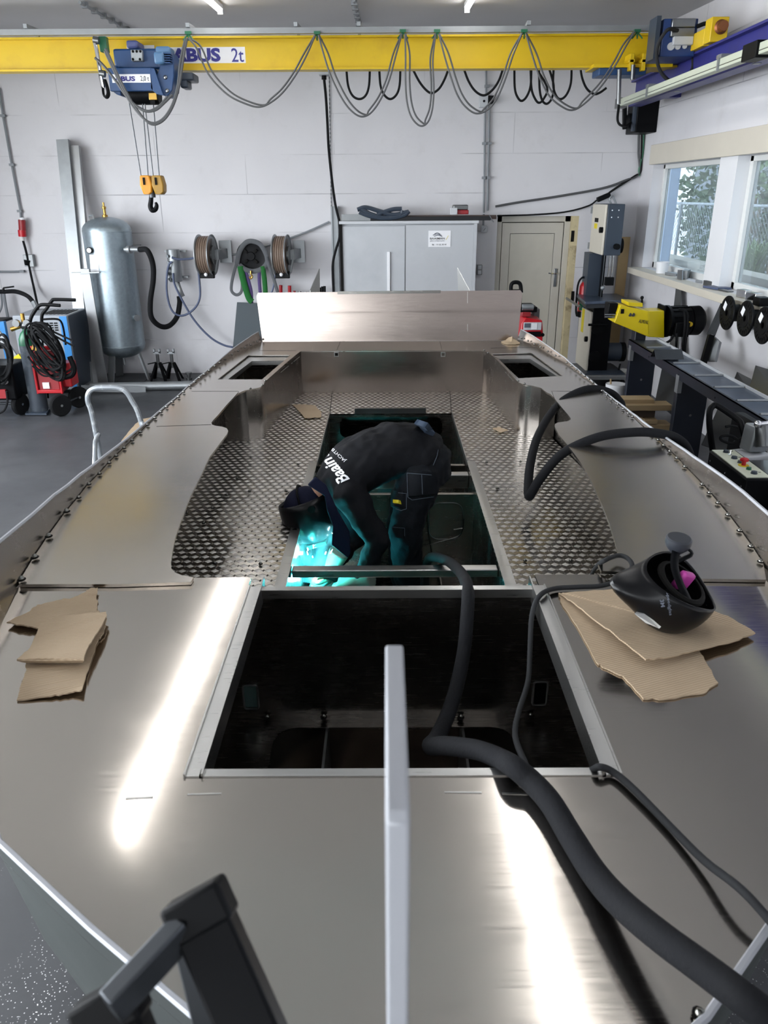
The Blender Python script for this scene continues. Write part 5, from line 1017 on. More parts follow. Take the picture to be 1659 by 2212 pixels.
# tools on a low wall rack behind the transom
for px, m, h in ((606.5, 'red', 616), (625.5, 'red', 617), (690.5, 'black', 621), (696, 'black', 619), (701, 'black', 618), (648, 'gunmetal', 629), (661, 'gunmetal', 630), (636, 'red_dark', 628)):
    a, c = at(px, 645, Y=10.8), at(px, h, Y=10.8)
    MB().cyl(a, c, .024 if m == 'red' else .018, 10).build('file_handle', m, label={606.5: 'red tool handle nearest the second reel, sticking up behind the transom', 625.5: 'red tool handle further from the second reel, sticking up behind the transom'}.get(px, 'dark stub tool sticking up from the rack behind the transom'), cat='tool', group='tools in the rack behind the transom')
MB().bb(at(596, 640, Y=10.9).x, at(710, 640, Y=10.9).x, 10.7, 10.96, at(650, 652, Y=10.8).z, at(650, 640, Y=10.8).z).build('tool_rack', 'gunmetal', label='low steel tool rack hidden behind the transom top', cat='rack')
# jack stands
def jack(px, lab):
    f = at(px, 803, Y=10.55); f.z = 0; j = thing('jack_stand', lab, 'jack stand', f, 'jack stands by the wall')
    for sx in (-1, 1):
        for sy in (-1, 1): MB().bar(f+V((sx*.10, sy*.09, 0)), f+V((sx*.025, sy*.02, .24)), .04, .012, (sx, sy, 0)).build('leg', 'black', j)
    MB().cyl(f+V((0, 0, .17)), f+V((0, 0, .36)), .022, 10).build('column', 'gunmetal', j); MB().box(f+V((0, 0, .375)), (.09, .05, .03)).box(f+V((-.035, 0, .40)), (.02, .05, .05)).box(f+V((.035, 0, .40)), (.02, .05, .05)).build('saddle', 'galv', j)
    MB().bar(f+V((-.02, -.03, .25)), f+V((-.13, -.05, .23)), .02, .012).build('lever', 'black', j)
jack(344, 'black jack stand on the floor, nearer the air tank'); jack(374, 'black jack stand on the floor, nearer the boat')
q = ats([(252, 823), (272, 806), (332, 806), (312, 823)], Z=.012); b = MB(); b.plate([q], (0, 0, -.01)); b.build('floor_mat', 'pad_plate', label='dark square pad on the floor under the air tank', cat='mat')
a, c = at(196, 836, Z=.055), at(425, 832, Z=.055); MB().cyl(a, c, .055, 16).build('steel_tube', 'galv', label='long galvanised tube lying on the floor in front of the tank', cat='tube')
a = at(262, 840, Z=.06); MB().bar(at(180, 836, Z=.10)+V((0, -.07, 0)), at(318, 839, Z=.03)+V((0, -.07, 0)), .01, .08, (0, 0, 1)).build('flat_bar', 'galv', label='flat galvanised strip lying against the floor tube', cat='bar')
MB().bar(at(332, 806, Z=.03), at(356, 812, Z=.03), .06, .06).build('angle_piece', 'galv_dull', label='small bright angle bracket on the floor beside the jack stands', cat='bracket')
c = at(409, 820, Z=.0); MB().lathe([(.04, 0), (.04, .03), (.025, .035), (.025, .07), (.045, .075), (.045, .10), (0, .10)], c, n=12).build('standing_valve', 'gunmetal', label='small dark valve standing on the floor by the tube end', cat='valve')
# leaning aluminium profiles
def prof(p0, p1, w, d, m, lab, Y0, Y1, hollow=True):
    a, c = at(*p0, Y=Y0), at(*p1, Z=.0) if Y1 is None else at(*p1, Y=Y1)
    if Y1 is None: c.z = .0
    b = MB(); dn = (c-a).normalized(); b.bar(a, c, w, d, (1, 0, 0))
    if hollow: x, y, _ = frame(dn, (1, 0, 0)); b.bar(a-dn*.002, a+dn*.01, w*.7, d*.7, (1, 0, 0), 1)  # dark end face imitates the shade inside the profile
    b.build('metal_profile', [m, 'soot_and_shade'], label=lab, cat='profile')
prof((137, 303), (189, 834), .09, .15, 'galv', 'tallest galvanised box profile leaning on the wall, chipped along its edge', 10.85, None)
prof((161, 316), (206, 832), .07, .13, 'alu_raw', 'tall aluminium profile leaning beside the tallest one', 10.88, None)
prof((176, 480), (218, 829), .05, .08, 'galv_dull', 'shorter grey profile leaning between the aluminium profile and the tank', 10.80, None)
prof((184, 592), (224, 833), .025, .125, 'alu_raw', 'short pale flat bar with black pen marks leaning in front of the tank', 10.2, None, False)
a, c = at(154, 590, Y=10.19), at(216, 588, Y=10.19); MB().bar(a, c, .06, .014, (0, 0, 1)).bar(at(176, 586, Y=10.19), at(194, 586, Y=10.19), .05, .06, (0, 0, 1)).build('flat_plate', 'galv', label='small flat plate lying across the top of the short pale bar', cat='plate')
# grey-blue air dryer
a, c = at(26, 682, Y=9.75), at(145, 682, Y=9.75); zt_d = a.z
ad = thing('air_dryer', 'grey and blue air dryer cabinet standing behind the welding cart', 'air dryer', ((a.x+c.x)/2, 10.05, 0))
MB().bb(a.x, c.x, 9.75, 10.4, .06, zt_d).build('cabinet', 'grey_panel', ad, bevel=.01)
MB().bb(c.x-.10, c.x-.01, 9.742, 9.75, .1, zt_d-.01).build('blue_strip', 'blue_panel', ad)
MB().bb(c.x+.001, c.x+.006, 9.76, 10.39, .08, zt_d-.01).build('side_panel', 'grey_machine', ad)
for k in range(4):
    for j in range(4): MB().bb(c.x-.34+j*.055, c.x-.30+j*.055, 9.744, 9.75, zt_d-.10-k*.028, zt_d-.085-k*.028).build('grille_slot', 'soot_and_shade', ad)
for k in range(7): MB().bb(c.x-.36+k*.048, c.x-.33+k*.048, 9.85, 10.25, zt_d+.0, zt_d+.003).build('top_slot', 'soot_and_shade', ad)  # grille and top slots are dark strips, painted shade without openings
for x in (a.x+.05, c.x-.05):
    for y in (9.8, 10.35): MB().cyl((x, y, 0), (x, y, .07), .03, 8).build('foot', 'black', ad)
MB().tube([at(-10, 630, Y=10.6), at(12, 630, Y=10.6), at(35, 630, Y=10.5), at(60, 640, Y=10.4), at(75, 658, Y=10.3), at(80, 672, Y=10.25)], .028, 10, 5).build('dryer_hose', 'rubber', label='black armoured hose bending down onto the air dryer', cat='hose')
MB().cyl(at(72, 652, Y=10.28), at(80, 668, Y=10.24), .033, 10).build('hose_ferrule', 'galv', label='bright hose coupling at the end of the dryer hose', cat='coupling')
MB().bar(at(8, 622, Y=10.58), at(30, 619, Y=10.58), .02, .02).bar(at(8, 622, Y=10.58), at(6, 630, Y=10.58), .02, .02).build('pipe_lever', 'black', label='black lever of the pipe valve over the dryer hose', cat='lever')
MB().tube([at(8, 632, Y=10.8), at(12, 660, Y=10.8), at(18, 690, Y=10.8)], .02, 8, 4).tube([at(2, 632, Y=10.8), at(4, 660, Y=10.8), at(-4, 680, Y=10.8)], .014, 8, 4).build('drop_pipe', 'conduit', label='dark pipes dropping from the valve at the picture edge', cat='pipe')
# wall electrics at the left
def conduit(pts, lab, r=.013, Y=10.965, k=0, clips=(), m='conduit'):
    b = MB(); P = [at(x, y, Y=Y) for x, y in pts]; b.tube(P, r, 8, k)
    for x, y in clips: c = at(x, y, Y=Y); b.box(c, (.06, .05, .03))
    b.build('conduit', m, label=lab, cat='conduit')
conduit([(-2, 190), (6, 248), (25, 355), (44, 456), (45, 472)], 'grey conduit down the wall to the red plug', .014, clips=((7, 250), (26, 356), (43, 456)))
conduit([(-5, 587), (30, 587), (52, 586)], 'short level grey conduit below the wall switch', .014, clips=((48, 586),))
pl = thing('power_plug', 'red and white industrial plug in its socket on the conduit', 'plug', at(47, 515, Y=10.9))
for (y0, y1, r, m) in ((470, 475, .03, 'paper'), (475, 497, .045, 'red_dark'), (497, 511, .05, 'red'), (511, 520, .03, 'offwhite')): MB().cyl(at(47, y0, Y=10.9), at(48.5, y1, Y=10.9), r, 14).build('plug_section', m, pl)
MB().tube([at(50, 520, Y=10.9), at(58, 550, Y=10.92), at(66, 590, Y=10.92), at(75, 630, Y=10.85), at(83, 668, Y=10.5)], .016, 8, 5).build('power_cable', 'rubber', label='black power cable from the red plug down to the dryer', cat='cable')
a, c = at(54, 576, Y=10.93), at(70, 550, Y=10.93); sw = MB().bb(a.x, c.x, 10.92, 10.998, a.z, c.z).build('wall_switch', 'galv_dull', label='grey wall switch with a hanging plug below the red plug', cat='switch', bevel=.004); ORG[sw.name] = sw.location.copy()
MB().cyl(at(58, 562, Y=10.91), at(58, 573, Y=10.91), .04, 12, .025).build('switch_plug', 'black', sw)
# welding cart
def wheel(c, r, w, ax, parent, hub='black', tyre='rubber'):
    c = V(c); ax = V(ax).normalized(); ORG.setdefault(parent.name, V())
    o = MB().lathe([(r*.62, -w/2), (r*.9, -w/2), (r, -w*.3), (r, w*.3), (r*.9, w/2), (r*.62, w/2)], c, ax, 28).build('wheel', tyre, parent); ORG[o.name] = ORG[parent.name]
    MB().lathe([(0, -w*.42), (r*.2, -w*.46), (r*.22, -w*.3), (r*.62, -w*.36), (r*.62, w*.36), (0, w*.36)], c, ax, 24).build('hub', hub, o)
    MB().cyl(c-ax*w*.45, c-ax*w*.62, r*.12, 12).build('axle_nut', 'chrome', o); return o
fl = at(132, 900, Z=0); YC = fl.y
wc = thing('welding_cart', 'red welder on a black tube cart with gas bottle, buried in coiled cables', 'welding cart', (at(100, 890, Z=0).x, YC+.2, 0))
k_ = 8.9/1680
axw = V((.75, -.66, 0)).normalized()
c1 = at(131, 877, Y=YC+.03); c1.z = .125; wheel(c1, .125, .055, -axw, wc)
c2 = at(171, 867, Y=YC+.42); c2.z = .125; wheel(c2, .125, .055, -axw, wc)
MB().cyl(c1, c2, .014, 8).build('axle', 'steel_dark', wc)
C_ = lambda x, y, d=0.: at(x, y, Y=YC+.12+d)
q = ats([(54, 893), (100, 893), (112, 876), (66, 876)], Z=.03); b = MB(); b.plate([q], (0, 0, -.02)); b.build('base_plate', 'grey_machine', wc)
gb0, gb1 = at(78, 888, Y=YC+.15), at(50, 742, Y=YC+.15); gx = (gb0.x+gb1.x)/2-.02
cyx = at(72, 820, Y=YC+.15).x
MB().lathe([(.092, .03), (.098, .05), (.098, gb1.z-.02)], (cyx, YC+.18, 0), n=24).build('gas_bottle', basic('bottle_grey', '#4f565f', .4, .3, .15, 9, 0, ('#9aa0a6', .5)), wc)
MB().lathe([(.098, gb1.z-.02), (.092, gb1.z+.05), (.065, gb1.z+.11), (.035, gb1.z+.14), (.03, gb1.z+.17)], (cyx, YC+.18, 0), n=24).build('bottle_shoulder', 'green', wc)
vz_ = V((cyx, YC+.16, gb1.z+.20)); MB().sph(vz_, .05, 12, 8, (1.2, .8, .9)).build('regulator', 'gunmetal', wc); MB().cyl(vz_+V((.0, 0, .03)), vz_+V((0, 0, .13)), .022, 10).cyl(vz_, vz_+V((-.14, -.03, -.04)), .02, 10, .026).build('bottle_valve', 'brass', wc)
for dx in (-.06, .06): MB().cyl(vz_+V((dx, -.03, .03)), vz_+V((dx, -.07, .03)), .04, 16).build('pressure_gauge', 'gunmetal', wc)
for dd, pts in ((0, [(62, 720), (66, 690), (74, 674), (85, 660), (100, 658), (130, 660)]), (.42, [(90, 700), (91, 680), (100, 668), (112, 650), (120, 647), (163, 648)])):
    MB().tube([C_(x, y, dd) for x, y in pts], .019, 10, 4).build('handle_bar', 'black', wc)
for dd, pts in ((0., [(62, 720), (66, 745), (72, 790), (78, 850), (82, 880)]), (.42, [(90, 700), (92, 740), (98, 790), (104, 860)]), (0., [(68, 700), (85, 697), (103, 701), (112, 715), (118, 760), (124, 800)]), (.42, [(90, 690), (120, 689), (132, 695), (138, 715), (142, 745)])):
    MB().tube([C_(x, y, dd) for x, y in pts], .012, 8, 4).build('frame_tube', 'black_metal', wc)
a, c = C_(86, 850, -.02), C_(117, 758, -.02)
bd = MB().bb(a.x, c.x, YC+.10, YC+.36, a.z, c.z).build('welder_body', 'red_dark', wc, bevel=.012); ORG[bd.name] = ORG[wc.name]
for y0 in (752, 775, 793, 846): e0_ = C_(86, y0, -.04); MB().bb(a.x-.02, c.x+.03, YC+.07, YC+.12, e0_.z-.02, e0_.z+.02).build('bumper', 'red', bd, bevel=.008)
for x in (a.x-.01, c.x+.02): MB().bb(x-.012, x+.012, YC+.07, YC+.10, a.z, c.z).build('bumper', 'red', bd, bevel=.006)
MB().bb(a.x+.02, c.x-.02, YC+.085, YC+.10, c.z-.22, c.z-.06).build('control_panel', 'black', bd); e_ = C_(99, 834, -.04); MB().bb(e_.x-.035, e_.x+.04, YC+.08, YC+.1, e_.z-.03, e_.z+.04).build('data_plate', 'paper', bd)
MB().bb(c.x-.02, c.x+.10, YC+.20, YC+.42, a.z+.05, c.z-.16).build('wire_feeder', 'red', wc, bevel=.012)
rs = random.Random(11)
for i in range(15):
    t = i/14; cx, cy = 104+rs.uniform(-10, 12), 756+rs.uniform(-14, 14); rx, ry = rs.uniform(24, 46), rs.uniform(44, 66); tilt = rs.uniform(-1.0, -.5); pts = []
    for j in range(14):
        q = 2*PI*j/14; x, y = rx*math.cos(q), ry*math.sin(q); pts.append(at(cx+x*math.cos(tilt)-y*math.sin(tilt)*.5, cy+y*math.cos(tilt)+x*.35, Y=YC-.03-.004*i+.03*math.sin(q*2+i)))
    MB().tube(pts, .0115, 7, 4, closed=True).build('cable_coil', 'rubber', wc)
for pts in ([(60, 770), (85, 800), (120, 812), (150, 800), (158, 790)], [(75, 760), (100, 790), (135, 815), (160, 800)], [(110, 720), (135, 735), (160, 748)], [(112, 715), (140, 728), (158, 736)], [(70, 790), (95, 812), (130, 806)]): MB().tube([at(x, y, Y=YC-.02) for x, y in pts], .011, 7, 5).build('loose_cable', 'rubber', wc)
MB().tube([at(x, y, Y=YC-.01) for x, y in ((150, 770), (160, 795), (155, 810), (140, 815))], .03, 8, 4).build('sleeved_hose', 'black', wc)
for p0, p1 in (((70, 755), (80, 725)), ((78, 757), (74, 735))): MB().bar(at(*p0, Y=YC-.05), at(*p1, Y=YC-.05), .025, .02).build('earth_clamp', 'brass', wc)
# second cart at the picture edge
w2 = thing('welding_cart', 'second welding cart with red wheel hubs, cut off by the picture edge', 'welding cart', (at(-10, 880, Z=0).x, YC-.1, 0))
c1 = at(41, 858, Y=YC+.1); c1.z = .125; wheel(c1, .125, .06, (-.95, .3, 0), w2, 'red')
a, c = at(-60, 845, Y=YC-.02), at(24, 790, Y=YC-.02); MB().bb(a.x, c.x, YC-.02, YC+.4, .2, c.z).build('cart_body', 'black_metal', w2, bevel=.02)
MB().cyl((c1.x-.7, c1.y+.1, .125), c1, .015, 8).build('axle', 'steel_dark', w2)
MB().sph(at(8, 826, Y=YC-.05), .05, 12, 8, (1, 1, .5)).build('float_cap', 'grey_light', w2); MB().bb(a.x, at(12, 840, Y=YC-.04).x, YC-.06, YC-.03, .23, .33).build('red_panel', 'red_dark', w2)
for i in range(8):
    cx, cy, rx, ry = 2+rs.uniform(-4, 4), 780+rs.uniform(-10, 10), rs.uniform(14, 24), rs.uniform(35, 55)
    MB().tube([at(cx+rx*math.cos(2*PI*j/12), cy+ry*math.sin(2*PI*j/12), Y=YC-.07-.01*i+.03*math.sin(j)) for j in range(12)], .0125, 7, 4, closed=True).build('cable_coil', 'rubber', w2)
MB().tube([at(x, y, Y=YC-.15) for x, y in ((14, 845), (16, 868), (10, 885), (0, 892), (-10, 896))], .012, 7, 4).build('loose_cable', 'rubber', w2)
# aluminium ladder, blue rack at the edge
b = MB(); b.bar(at(-14, 706, Y=9.3), at(36, 775, Y=9.3), .03, .07); 
ld = thing('folding_ladder', 'aluminium ladder with a yellow foot leaning beside the second cart', 'ladder', (at(30, 775, Y=9.3).x, 9.3, 0))
b.build('stile', 'alu_raw', ld); MB().bar(at(32, 770, Y=9.29), at(39, 779, Y=9.29), .04, .13).build('foot', 'label_yellow', ld)
MB().bar(at(36, 776, Y=9.3), V((at(70, 830, Y=9.3).x, 9.3, 0)), .03, .05).build('stile', 'alu_raw', ld)
b = MB(); a, c = at(12, 780, Y=9.9), at(22, 695, Y=9.9); rk = thing('blue_rack', 'blue steel shelf rack with pipes behind the ladder', 'rack', (a.x, 10.1, 0)); MB().bb(a.x, a.x+.07, 9.9, 9.96, 0, c.z).build('post', 'blue_panel', rk)
for y in (716, 745): p = at(0, y, Y=10); MB().cyl((p.x-.5, 10.0, p.z), (a.x, 10.0, p.z), .05, 12).build('stored_pipe', 'gunmetal', rk)
MB().bb(a.x-.6, a.x, 9.9, 10.3, c.z-.03, c.z).bb(a.x-.6, a.x, 9.9, 10.3, .3, .33).build('shelf', 'black_metal', rk)
# paint-splattered step stool rail beside the hull
YS = 6.5
st = thing('step_stool', 'grey tubular step stool with paint splashes beside the hull', 'stool', (at(250, 900, Y=YS).x, YS, 0))
pt = basic('splashed_tube', '#8c9196', .5, .4, .2, 22, .1, ('#d3d5d6', .9))
S_ = lambda x, y, d=0: at(x, y, Y=YS+d)
f1, f2 = S_(222, 1010), S_(330, 985); f1.z = f2.z = .018
MB().tube([f1, S_(200, 900), S_(190, 868), S_(192, 848), S_(205, 839), S_(225, 837), S_(255, 838), S_(272, 846), S_(285, 866), S_(303, 905), f2], .022, 10, 5).build('front_hoop', pt, st)
f3 = S_(190, 1010, -.5); f3.z = .018; f4 = S_(318, 985, -.5); f4.z = .018
MB().tube([S_(213, 938), S_(206, 955, -.1), S_(205, 985, -.3), f3], .02, 10, 5).build('rear_leg', pt, st); MB().tube([S_(306, 912), S_(312, 935, -.1), f4], .02, 10, 5).build('rear_leg', pt, st)
for z in (.16,): MB().bb(f1.x+.03, f2.x-.03, YS-.22, YS-.02, z-.02, z).build('tread', pt, st)
card([(262, 952, .006), (280, 930, .006), (300, 908, .006), (330, 900, .006), (345, 905, .006), (300, 960, .006)], 'flattened cardboard on the workshop floor behind the stool', seed=21, amp=.8)
# ============================================================ CENTRE: cabinet, sign, wall fittings
YK = 10.5
ka, kb = at(735, 480, Y=YK), at(1031, 474, Y=YK); kz = (ka.z+kb.z)/2
kd = thing('sliding_door_cabinet', 'pale grey sliding door cabinet with company sign against the back wall', 'cabinet', ((ka.x+kb.x)/2, 10.75, 0))
MB().bb(ka.x, kb.x, 10.55, 10.98, 0, kz).build('carcass', 'cabinet', kd)
MB().bb(ka.x-.015, kb.x+.02, 10.47, 10.98, kz-.035, kz).build('top', 'grey_light', kd, bevel=.004)
xm = at(875, 540, Y=YK).x; xr = at(1022, 540, Y=YK).x
d1 = MB().bb(ka.x+.02, xm+.03, 10.52, 10.54, .05, kz-.06).build('sliding_door', 'cabinet', kd, bevel=.003); d2 = MB().bb(xm, xr, 10.49, 10.51, .05, kz-.05).build('sliding_door', 'cabinet', kd, bevel=.003)
for d in (d1, d2): ORG[d.name] = ORG[kd.name]
MB().bb(xr, kb.x, 10.48, 10.55, 0, kz-.035).build('side_post', 'cabinet', kd)
MB().bb(ka.x-.012, ka.x+.02, 10.5, 10.55, 0, kz-.035).build('side_post', 'soot_and_shade', kd)
a, c = at(836.5, 620, Y=10.5), at(842.5, 544, Y=10.5); MB().bb(a.x, c.x, 10.495, 10.52, at(840, 700, Y=10.5).z, c.z).build('door_handle', 'paper', d1, bevel=.004)
MB().bb(xm-.004, xm+.004, 10.486, 10.49, .05, kz-.05).build('door_edge', 'gunmetal', d2)
a, c = at(925, 533.5, Y=10.488), at(974, 498, Y=10.488)
sg = MB().bb(a.x, c.x, 10.484, 10.489, a.z, c.z).build('company_sign', 'paper', label='white company sign with boat outline and telephone number on the cabinet door', cat='sign'); ORG[sg.name] = V(((a.x+c.x)/2, 10.4865, a.z))
sw_, sh_ = c.x-a.x, c.z-a.z; ys = 10.4825
T = lambda s_, u, v, h, w, m, **k: text(s_, sh_*h, m, sg, 'lettering', V((a.x+sw_*u, ys, a.z+sh_*v)), (1, 0, 0), (0, 0, 1), width=sw_*w, **k)
T('BAAIMAN', .07, .46, .12, .66, 'ink_black', bold=.005); T('JACHTBOUW', .07, .32, .08, .66, 'ink_grey'); T('06 - 11 32 30 47', .17, .10, .085, .65, 'ink_black')
for k, (u0, u1, v) in enumerate(((.25, .62, .66), (.20, .58, .73), (.27, .52, .80))):
    MB().tube([V((a.x+sw_*u0, ys, a.z+sh_*v)), V((a.x+sw_*(u0+u1)/2, ys, a.z+sh_*(v+.06))), V((a.x+sw_*u1, ys, a.z+sh_*(v-.015)))], .0045, 5, 5).build('boat_mark', 'ink_grey', sg)
MB().bar(V((a.x+sw_*.79, ys, a.z+sh_*.44)), V((a.x+sw_*.89, ys, a.z+sh_*.7)), .006, .004).build('tick_mark', 'label_yellow', sg)
# on top of the cabinet
def rod(p0, p1, w, h, m, lab, Y=10.7, name='metal_bar', dz=0):
    a, c = at(*p0, Y=Y), at(*p1, Y=Y); a.z = c.z = kz+.003+h/2+dz; MB().bar(a, c, h, w, (0, 0, 1)).build(name, m, label=lab, cat='bar')
rod((738, 470), (850, 470), .08, .07, 'galv_dull', 'grey box section at the conduit end of the cabinet top', 10.62)
rod((800, 470), (1060, 468), .05, .04, 'rubber_grey', 'long dark bar lying along the cabinet top at the front', 10.56)
rod((880, 462), (1072, 460), .05, .06, basic('rust_bar', '#5d4f4a', .6, .4, .25, 9), 'long rusty bar lying along the cabinet top at the back', 10.72)
rod((840, 460), (975, 458), .06, .05, 'gunmetal', 'grey steel bar stacked over the rusty one', 10.8)
for k, pts in enumerate(([(772, 457), (790, 452), (820, 460), (850, 468), (880, 462)], [(780, 455), (800, 466), (830, 474), (862, 470), (870, 458)], [(776, 462), (800, 471), (835, 476), (870, 470), (884, 460)], [(815, 468), (830, 462), (850, 456), (868, 455)])):
    b = MB() if k == 0 else b; P = [at(x, y-4, Y=10.54-.0*k) for x, y in pts]; b.tube([V((p.x, p.y, max(p.z, kz+.03))) for p in P], .026, 8, 6)
hb = thing('hose_bundle', 'bundle of thick dark blue hose lying coiled on the cabinet top', 'hose', at(825, 472, Y=10.54)); b.build('hose_coil', 'grey_machine', hb)
a, c = at(977, 467, Y=10.5), at(1013, 446, Y=10.5)
gb = thing('tool_pack', 'red and dark tool pack lying on the bars on the cabinet', 'tool', V(((a.x+c.x)/2, 10.6, a.z+.02)))
MB().bb(a.x, c.x, 10.5, 10.62, a.z+.02, c.z-.04).build('red_body', 'red_dark', gb, bevel=.01); MB().bb(a.x+.01, c.x-.01, 10.5, 10.66, c.z-.04, c.z+.02).build('grey_lid', 'gunmetal', gb, bevel=.01); MB().bb(a.x-.03, a.x+.06, 10.46, 10.5, a.z+.02, a.z+.10).build('buckle', 'grey_light', gb, bevel=.006)
text('hilma', .05, 'ink_white', gb, 'lettering', at(992, 462, Y=10.497), (1, 0, .15), (-.15, 0, 1)) if False else None
# vertical light channel, chain, hanging power cable
a, c = at(714, 446, Y=10.9), at(727, 640, Y=10.9); MB().bb(a.x, a.x+.09, 10.9, 10.985, 0, a.z).bb(a.x+.01, a.x+.02, 10.87, 10.9, 0, a.z).build('wall_channel', 'galv', label='tall pale metal channel standing beside the cabinet', cat='channel')
P = ats([(711, 158), (713, 220), (714, 300), (715, 380), (716, 470)], Y=10.985); b = MB(); n = 70
for i in range(n):
    t = i/n; q = P[0].lerp(P[-1], t); b.box(q, (.012, .006, .026), (0, 0, 1.57*(i % 2)))
b.build('pull_chain', 'steel_dark', label='thin chain hanging next to the black power cable', cat='chain')
a = at(700, 157, Y=10.5); MB().bb(a.x-.06, a.x+.06, 10.42, 10.6, a.z-.03, a.z+.05).build('socket_box', 'grey_light', label='small grey socket box under the girder feeding the hanging cable', cat='socket', bevel=.006)
MB().cyl(at(700, 160, Y=10.5), at(700, 172, Y=10.5), .03, 10).build('socket_plug', 'black', label='black plug in the socket under the girder', cat='plug')
MB().tube([at(x, y, Y=10.62) for x, y in ((700, 170), (704, 210), (707, 260), (710, 320), (716, 380), (724, 440), (733, 480), (734, 510), (724, 545), (719, 570), (719, 600), (721, 640))], .016, 8, 6).build('power_cable', 'rubber', label='long black cable hanging from the girder socket down beside the cabinet', cat='cable')
# conduits and fittings between cabinet and door
conduit([(1050, 150), (1050, 205)], 'single grey conduit above the junction box', clips=((1052, 186),))
conduit([(1048, 232), (1047, 300), (1046, 380), (1045, 460)], 'grey conduit below the junction box, nearer the hoist', clips=((1047, 310), (1046, 384)))
conduit([(1057, 232), (1056, 300), (1054, 380), (1053, 455)], 'grey conduit below the junction box, nearer the door', clips=((1056, 310), (1054, 384)))
conduit([(1045, 462), (1044, 487)], 'short conduit stub down to the switch beside the cabinet')
a, c = at(1035, 232, Y=10.93), at(1056, 205, Y=10.93); jb = MB().bb(a.x, c.x, 10.92, 10.996, a.z, c.z).build('junction_box', 'grey_light', label='grey junction box high on the wall between two conduits', cat='junction box', bevel=.008); ORG[jb.name] = jb.location.copy()
MB().bb(c.x-.01, c.x+.06, 10.90, 10.99, a.z+.04, c.z-.01).build('dark_plug', 'black', jb); MB().cyl(((a.x+c.x)/2, 10.92, (a.z+c.z)/2), ((a.x+c.x)/2, 10.915, (a.z+c.z)/2), .015, 10).build('centre_screw', 'black', jb)
a, c = at(1039, 502, Y=10.93), at(1053, 488, Y=10.93); sw = MB().bb(a.x, c.x, 10.92, 10.996, a.z, c.z).build('rotary_switch', 'grey_light', label='round grey rotary switch on the wall beside the door', cat='switch', bevel=.008); ORG[sw.name] = sw.location.copy()
m_ = V(((a.x+c.x)/2, 10.92, (a.z+c.z)/2)); MB().cyl(m_, m_+V((0, -.03, 0)), .026, 16).build('dial_knob', 'grey_light', sw); MB().box(m_+V((0, -.034, 0)), (.008, .012, .045), (0, .6, 0)).build('pointer', 'gunmetal', sw)
a, c = at(1030, 594, Y=10.95), at(1042, 572, Y=10.95); so = MB().bb(a.x, c.x, 10.94, 10.996, a.z, c.z).build('double_socket', 'galv_dull', label='grey double socket low on the wall between cabinet and door', cat='socket', bevel=.006); ORG[so.name] = so.location.copy()
for k in (0, 1): MB().bb(a.x+.012, c.x-.012, 10.933, 10.94, a.z+.012+k*(c.z-a.z)/2, a.z+(c.z-a.z)*(.44+.5*k)).build('socket_flap', 'grey_light', so)
a = at(1062, 476, Y=10.5); MB().bar(at(1056, 464, Y=10.5), at(1066, 480, Y=10.5), .05, .01).build('clip_bracket', 'gunmetal', label='small metal bracket hanging at the end of the cabinet bars', cat='bracket')
# red welder by the door
YW2 = 9.0
a, c = at(1124, 735, Y=YW2), at(1176, 686, Y=YW2)
rw = thing('red_welder', 'red welding power source with grey display standing before the door', 'welder', ((a.x+c.x)/2, YW2+.25, 0))
b = MB(); q = [V((a.x, YW2, .25)), V((c.x-.01, YW2, .25)), V((c.x, YW2, c.z-.18)), V((c.x-.02, YW2, c.z-.03)), V((a.x+.04, YW2, c.z)), V((a.x, YW2, c.z-.06))]; b.plate([q], (0, .5, 0)); wb = b.build('welder_body', 'red', rw, bevel=.015); ORG[wb.name] = ORG[rw.name]
e0_, e1_ = at(1130, 713, Y=YW2), at(1170, 696, Y=YW2); MB().bb(e0_.x, e1_.x, YW2-.012, YW2, e0_.z, e1_.z).build('control_panel', 'grey_light', wb, bevel=.004)
e2, e3 = at(1147, 711, Y=YW2), at(1160, 698, Y=YW2); MB().bb(e2.x, e3.x, YW2-.016, YW2-.012, e2.z, e3.z).build('display', 'paper', wb); MB().bb(e0_.x+.01, e2.x-.01, YW2-.016, YW2-.012, e2.z+.02, e3.z).build('display', 'ink_grey', wb)
e0_, e1_ = at(1128, 727, Y=YW2), at(1168, 716, Y=YW2); MB().bb(e0_.x, e1_.x, YW2-.012, YW2, e0_.z, e1_.z).build('socket_row', 'black', wb)
for x in (a.x+.1, a.x+.25): MB().cyl((x, YW2-.02, e0_.z+.02), (x, YW2, e0_.z+.02), .02, 12).build('knob', 'black_metal', wb)
e0_, e1_ = at(1125, 686, Y=YW2+.1), at(1150, 662, Y=YW2+.1); MB().bb(e0_.x, e1_.x-.02, YW2+.05, YW2+.4, c.z, e1_.z-.05).build('cooler', 'red_dark', rw, bevel=.01)
MB().bb(e0_.x-.02, e1_.x+.05, YW2+.05, YW2+.42, e1_.z-.06, e1_.z).build('top_tray', 'black', rw, bevel=.01); MB().cyl((e0_.x, YW2+.04, e1_.z+.0), (e1_.x, YW2+.04, e1_.z+.0), .035, 14).build('silver_roll', 'galv', rw)
MB().bb(c.x-.06, c.x, YW2+.3, YW2+.5, .0, at(1172, 668, Y=YW2+.3).z).build('rear_post', 'gunmetal', rw); MB().bb(a.x, c.x, YW2+.0, YW2+.5, .06, .25).build('chassis', 'black_metal', rw)
for x in (a.x+.03, c.x-.03): wheel((x, YW2+.1, .07), .07, .04, (1, 0, 0), rw)
hq = [at(x, y, Y=9.9) for x, y in ((1104, 632), (1104, 618), (1108, 611), (1118, 610), (1124, 615), (1126, 632))]
ch = thing('trolley_handle', 'black plastic trolley with moulded handle standing behind the transom corner', 'trolley', V((hq[2].x+.05, 9.9, 0)))
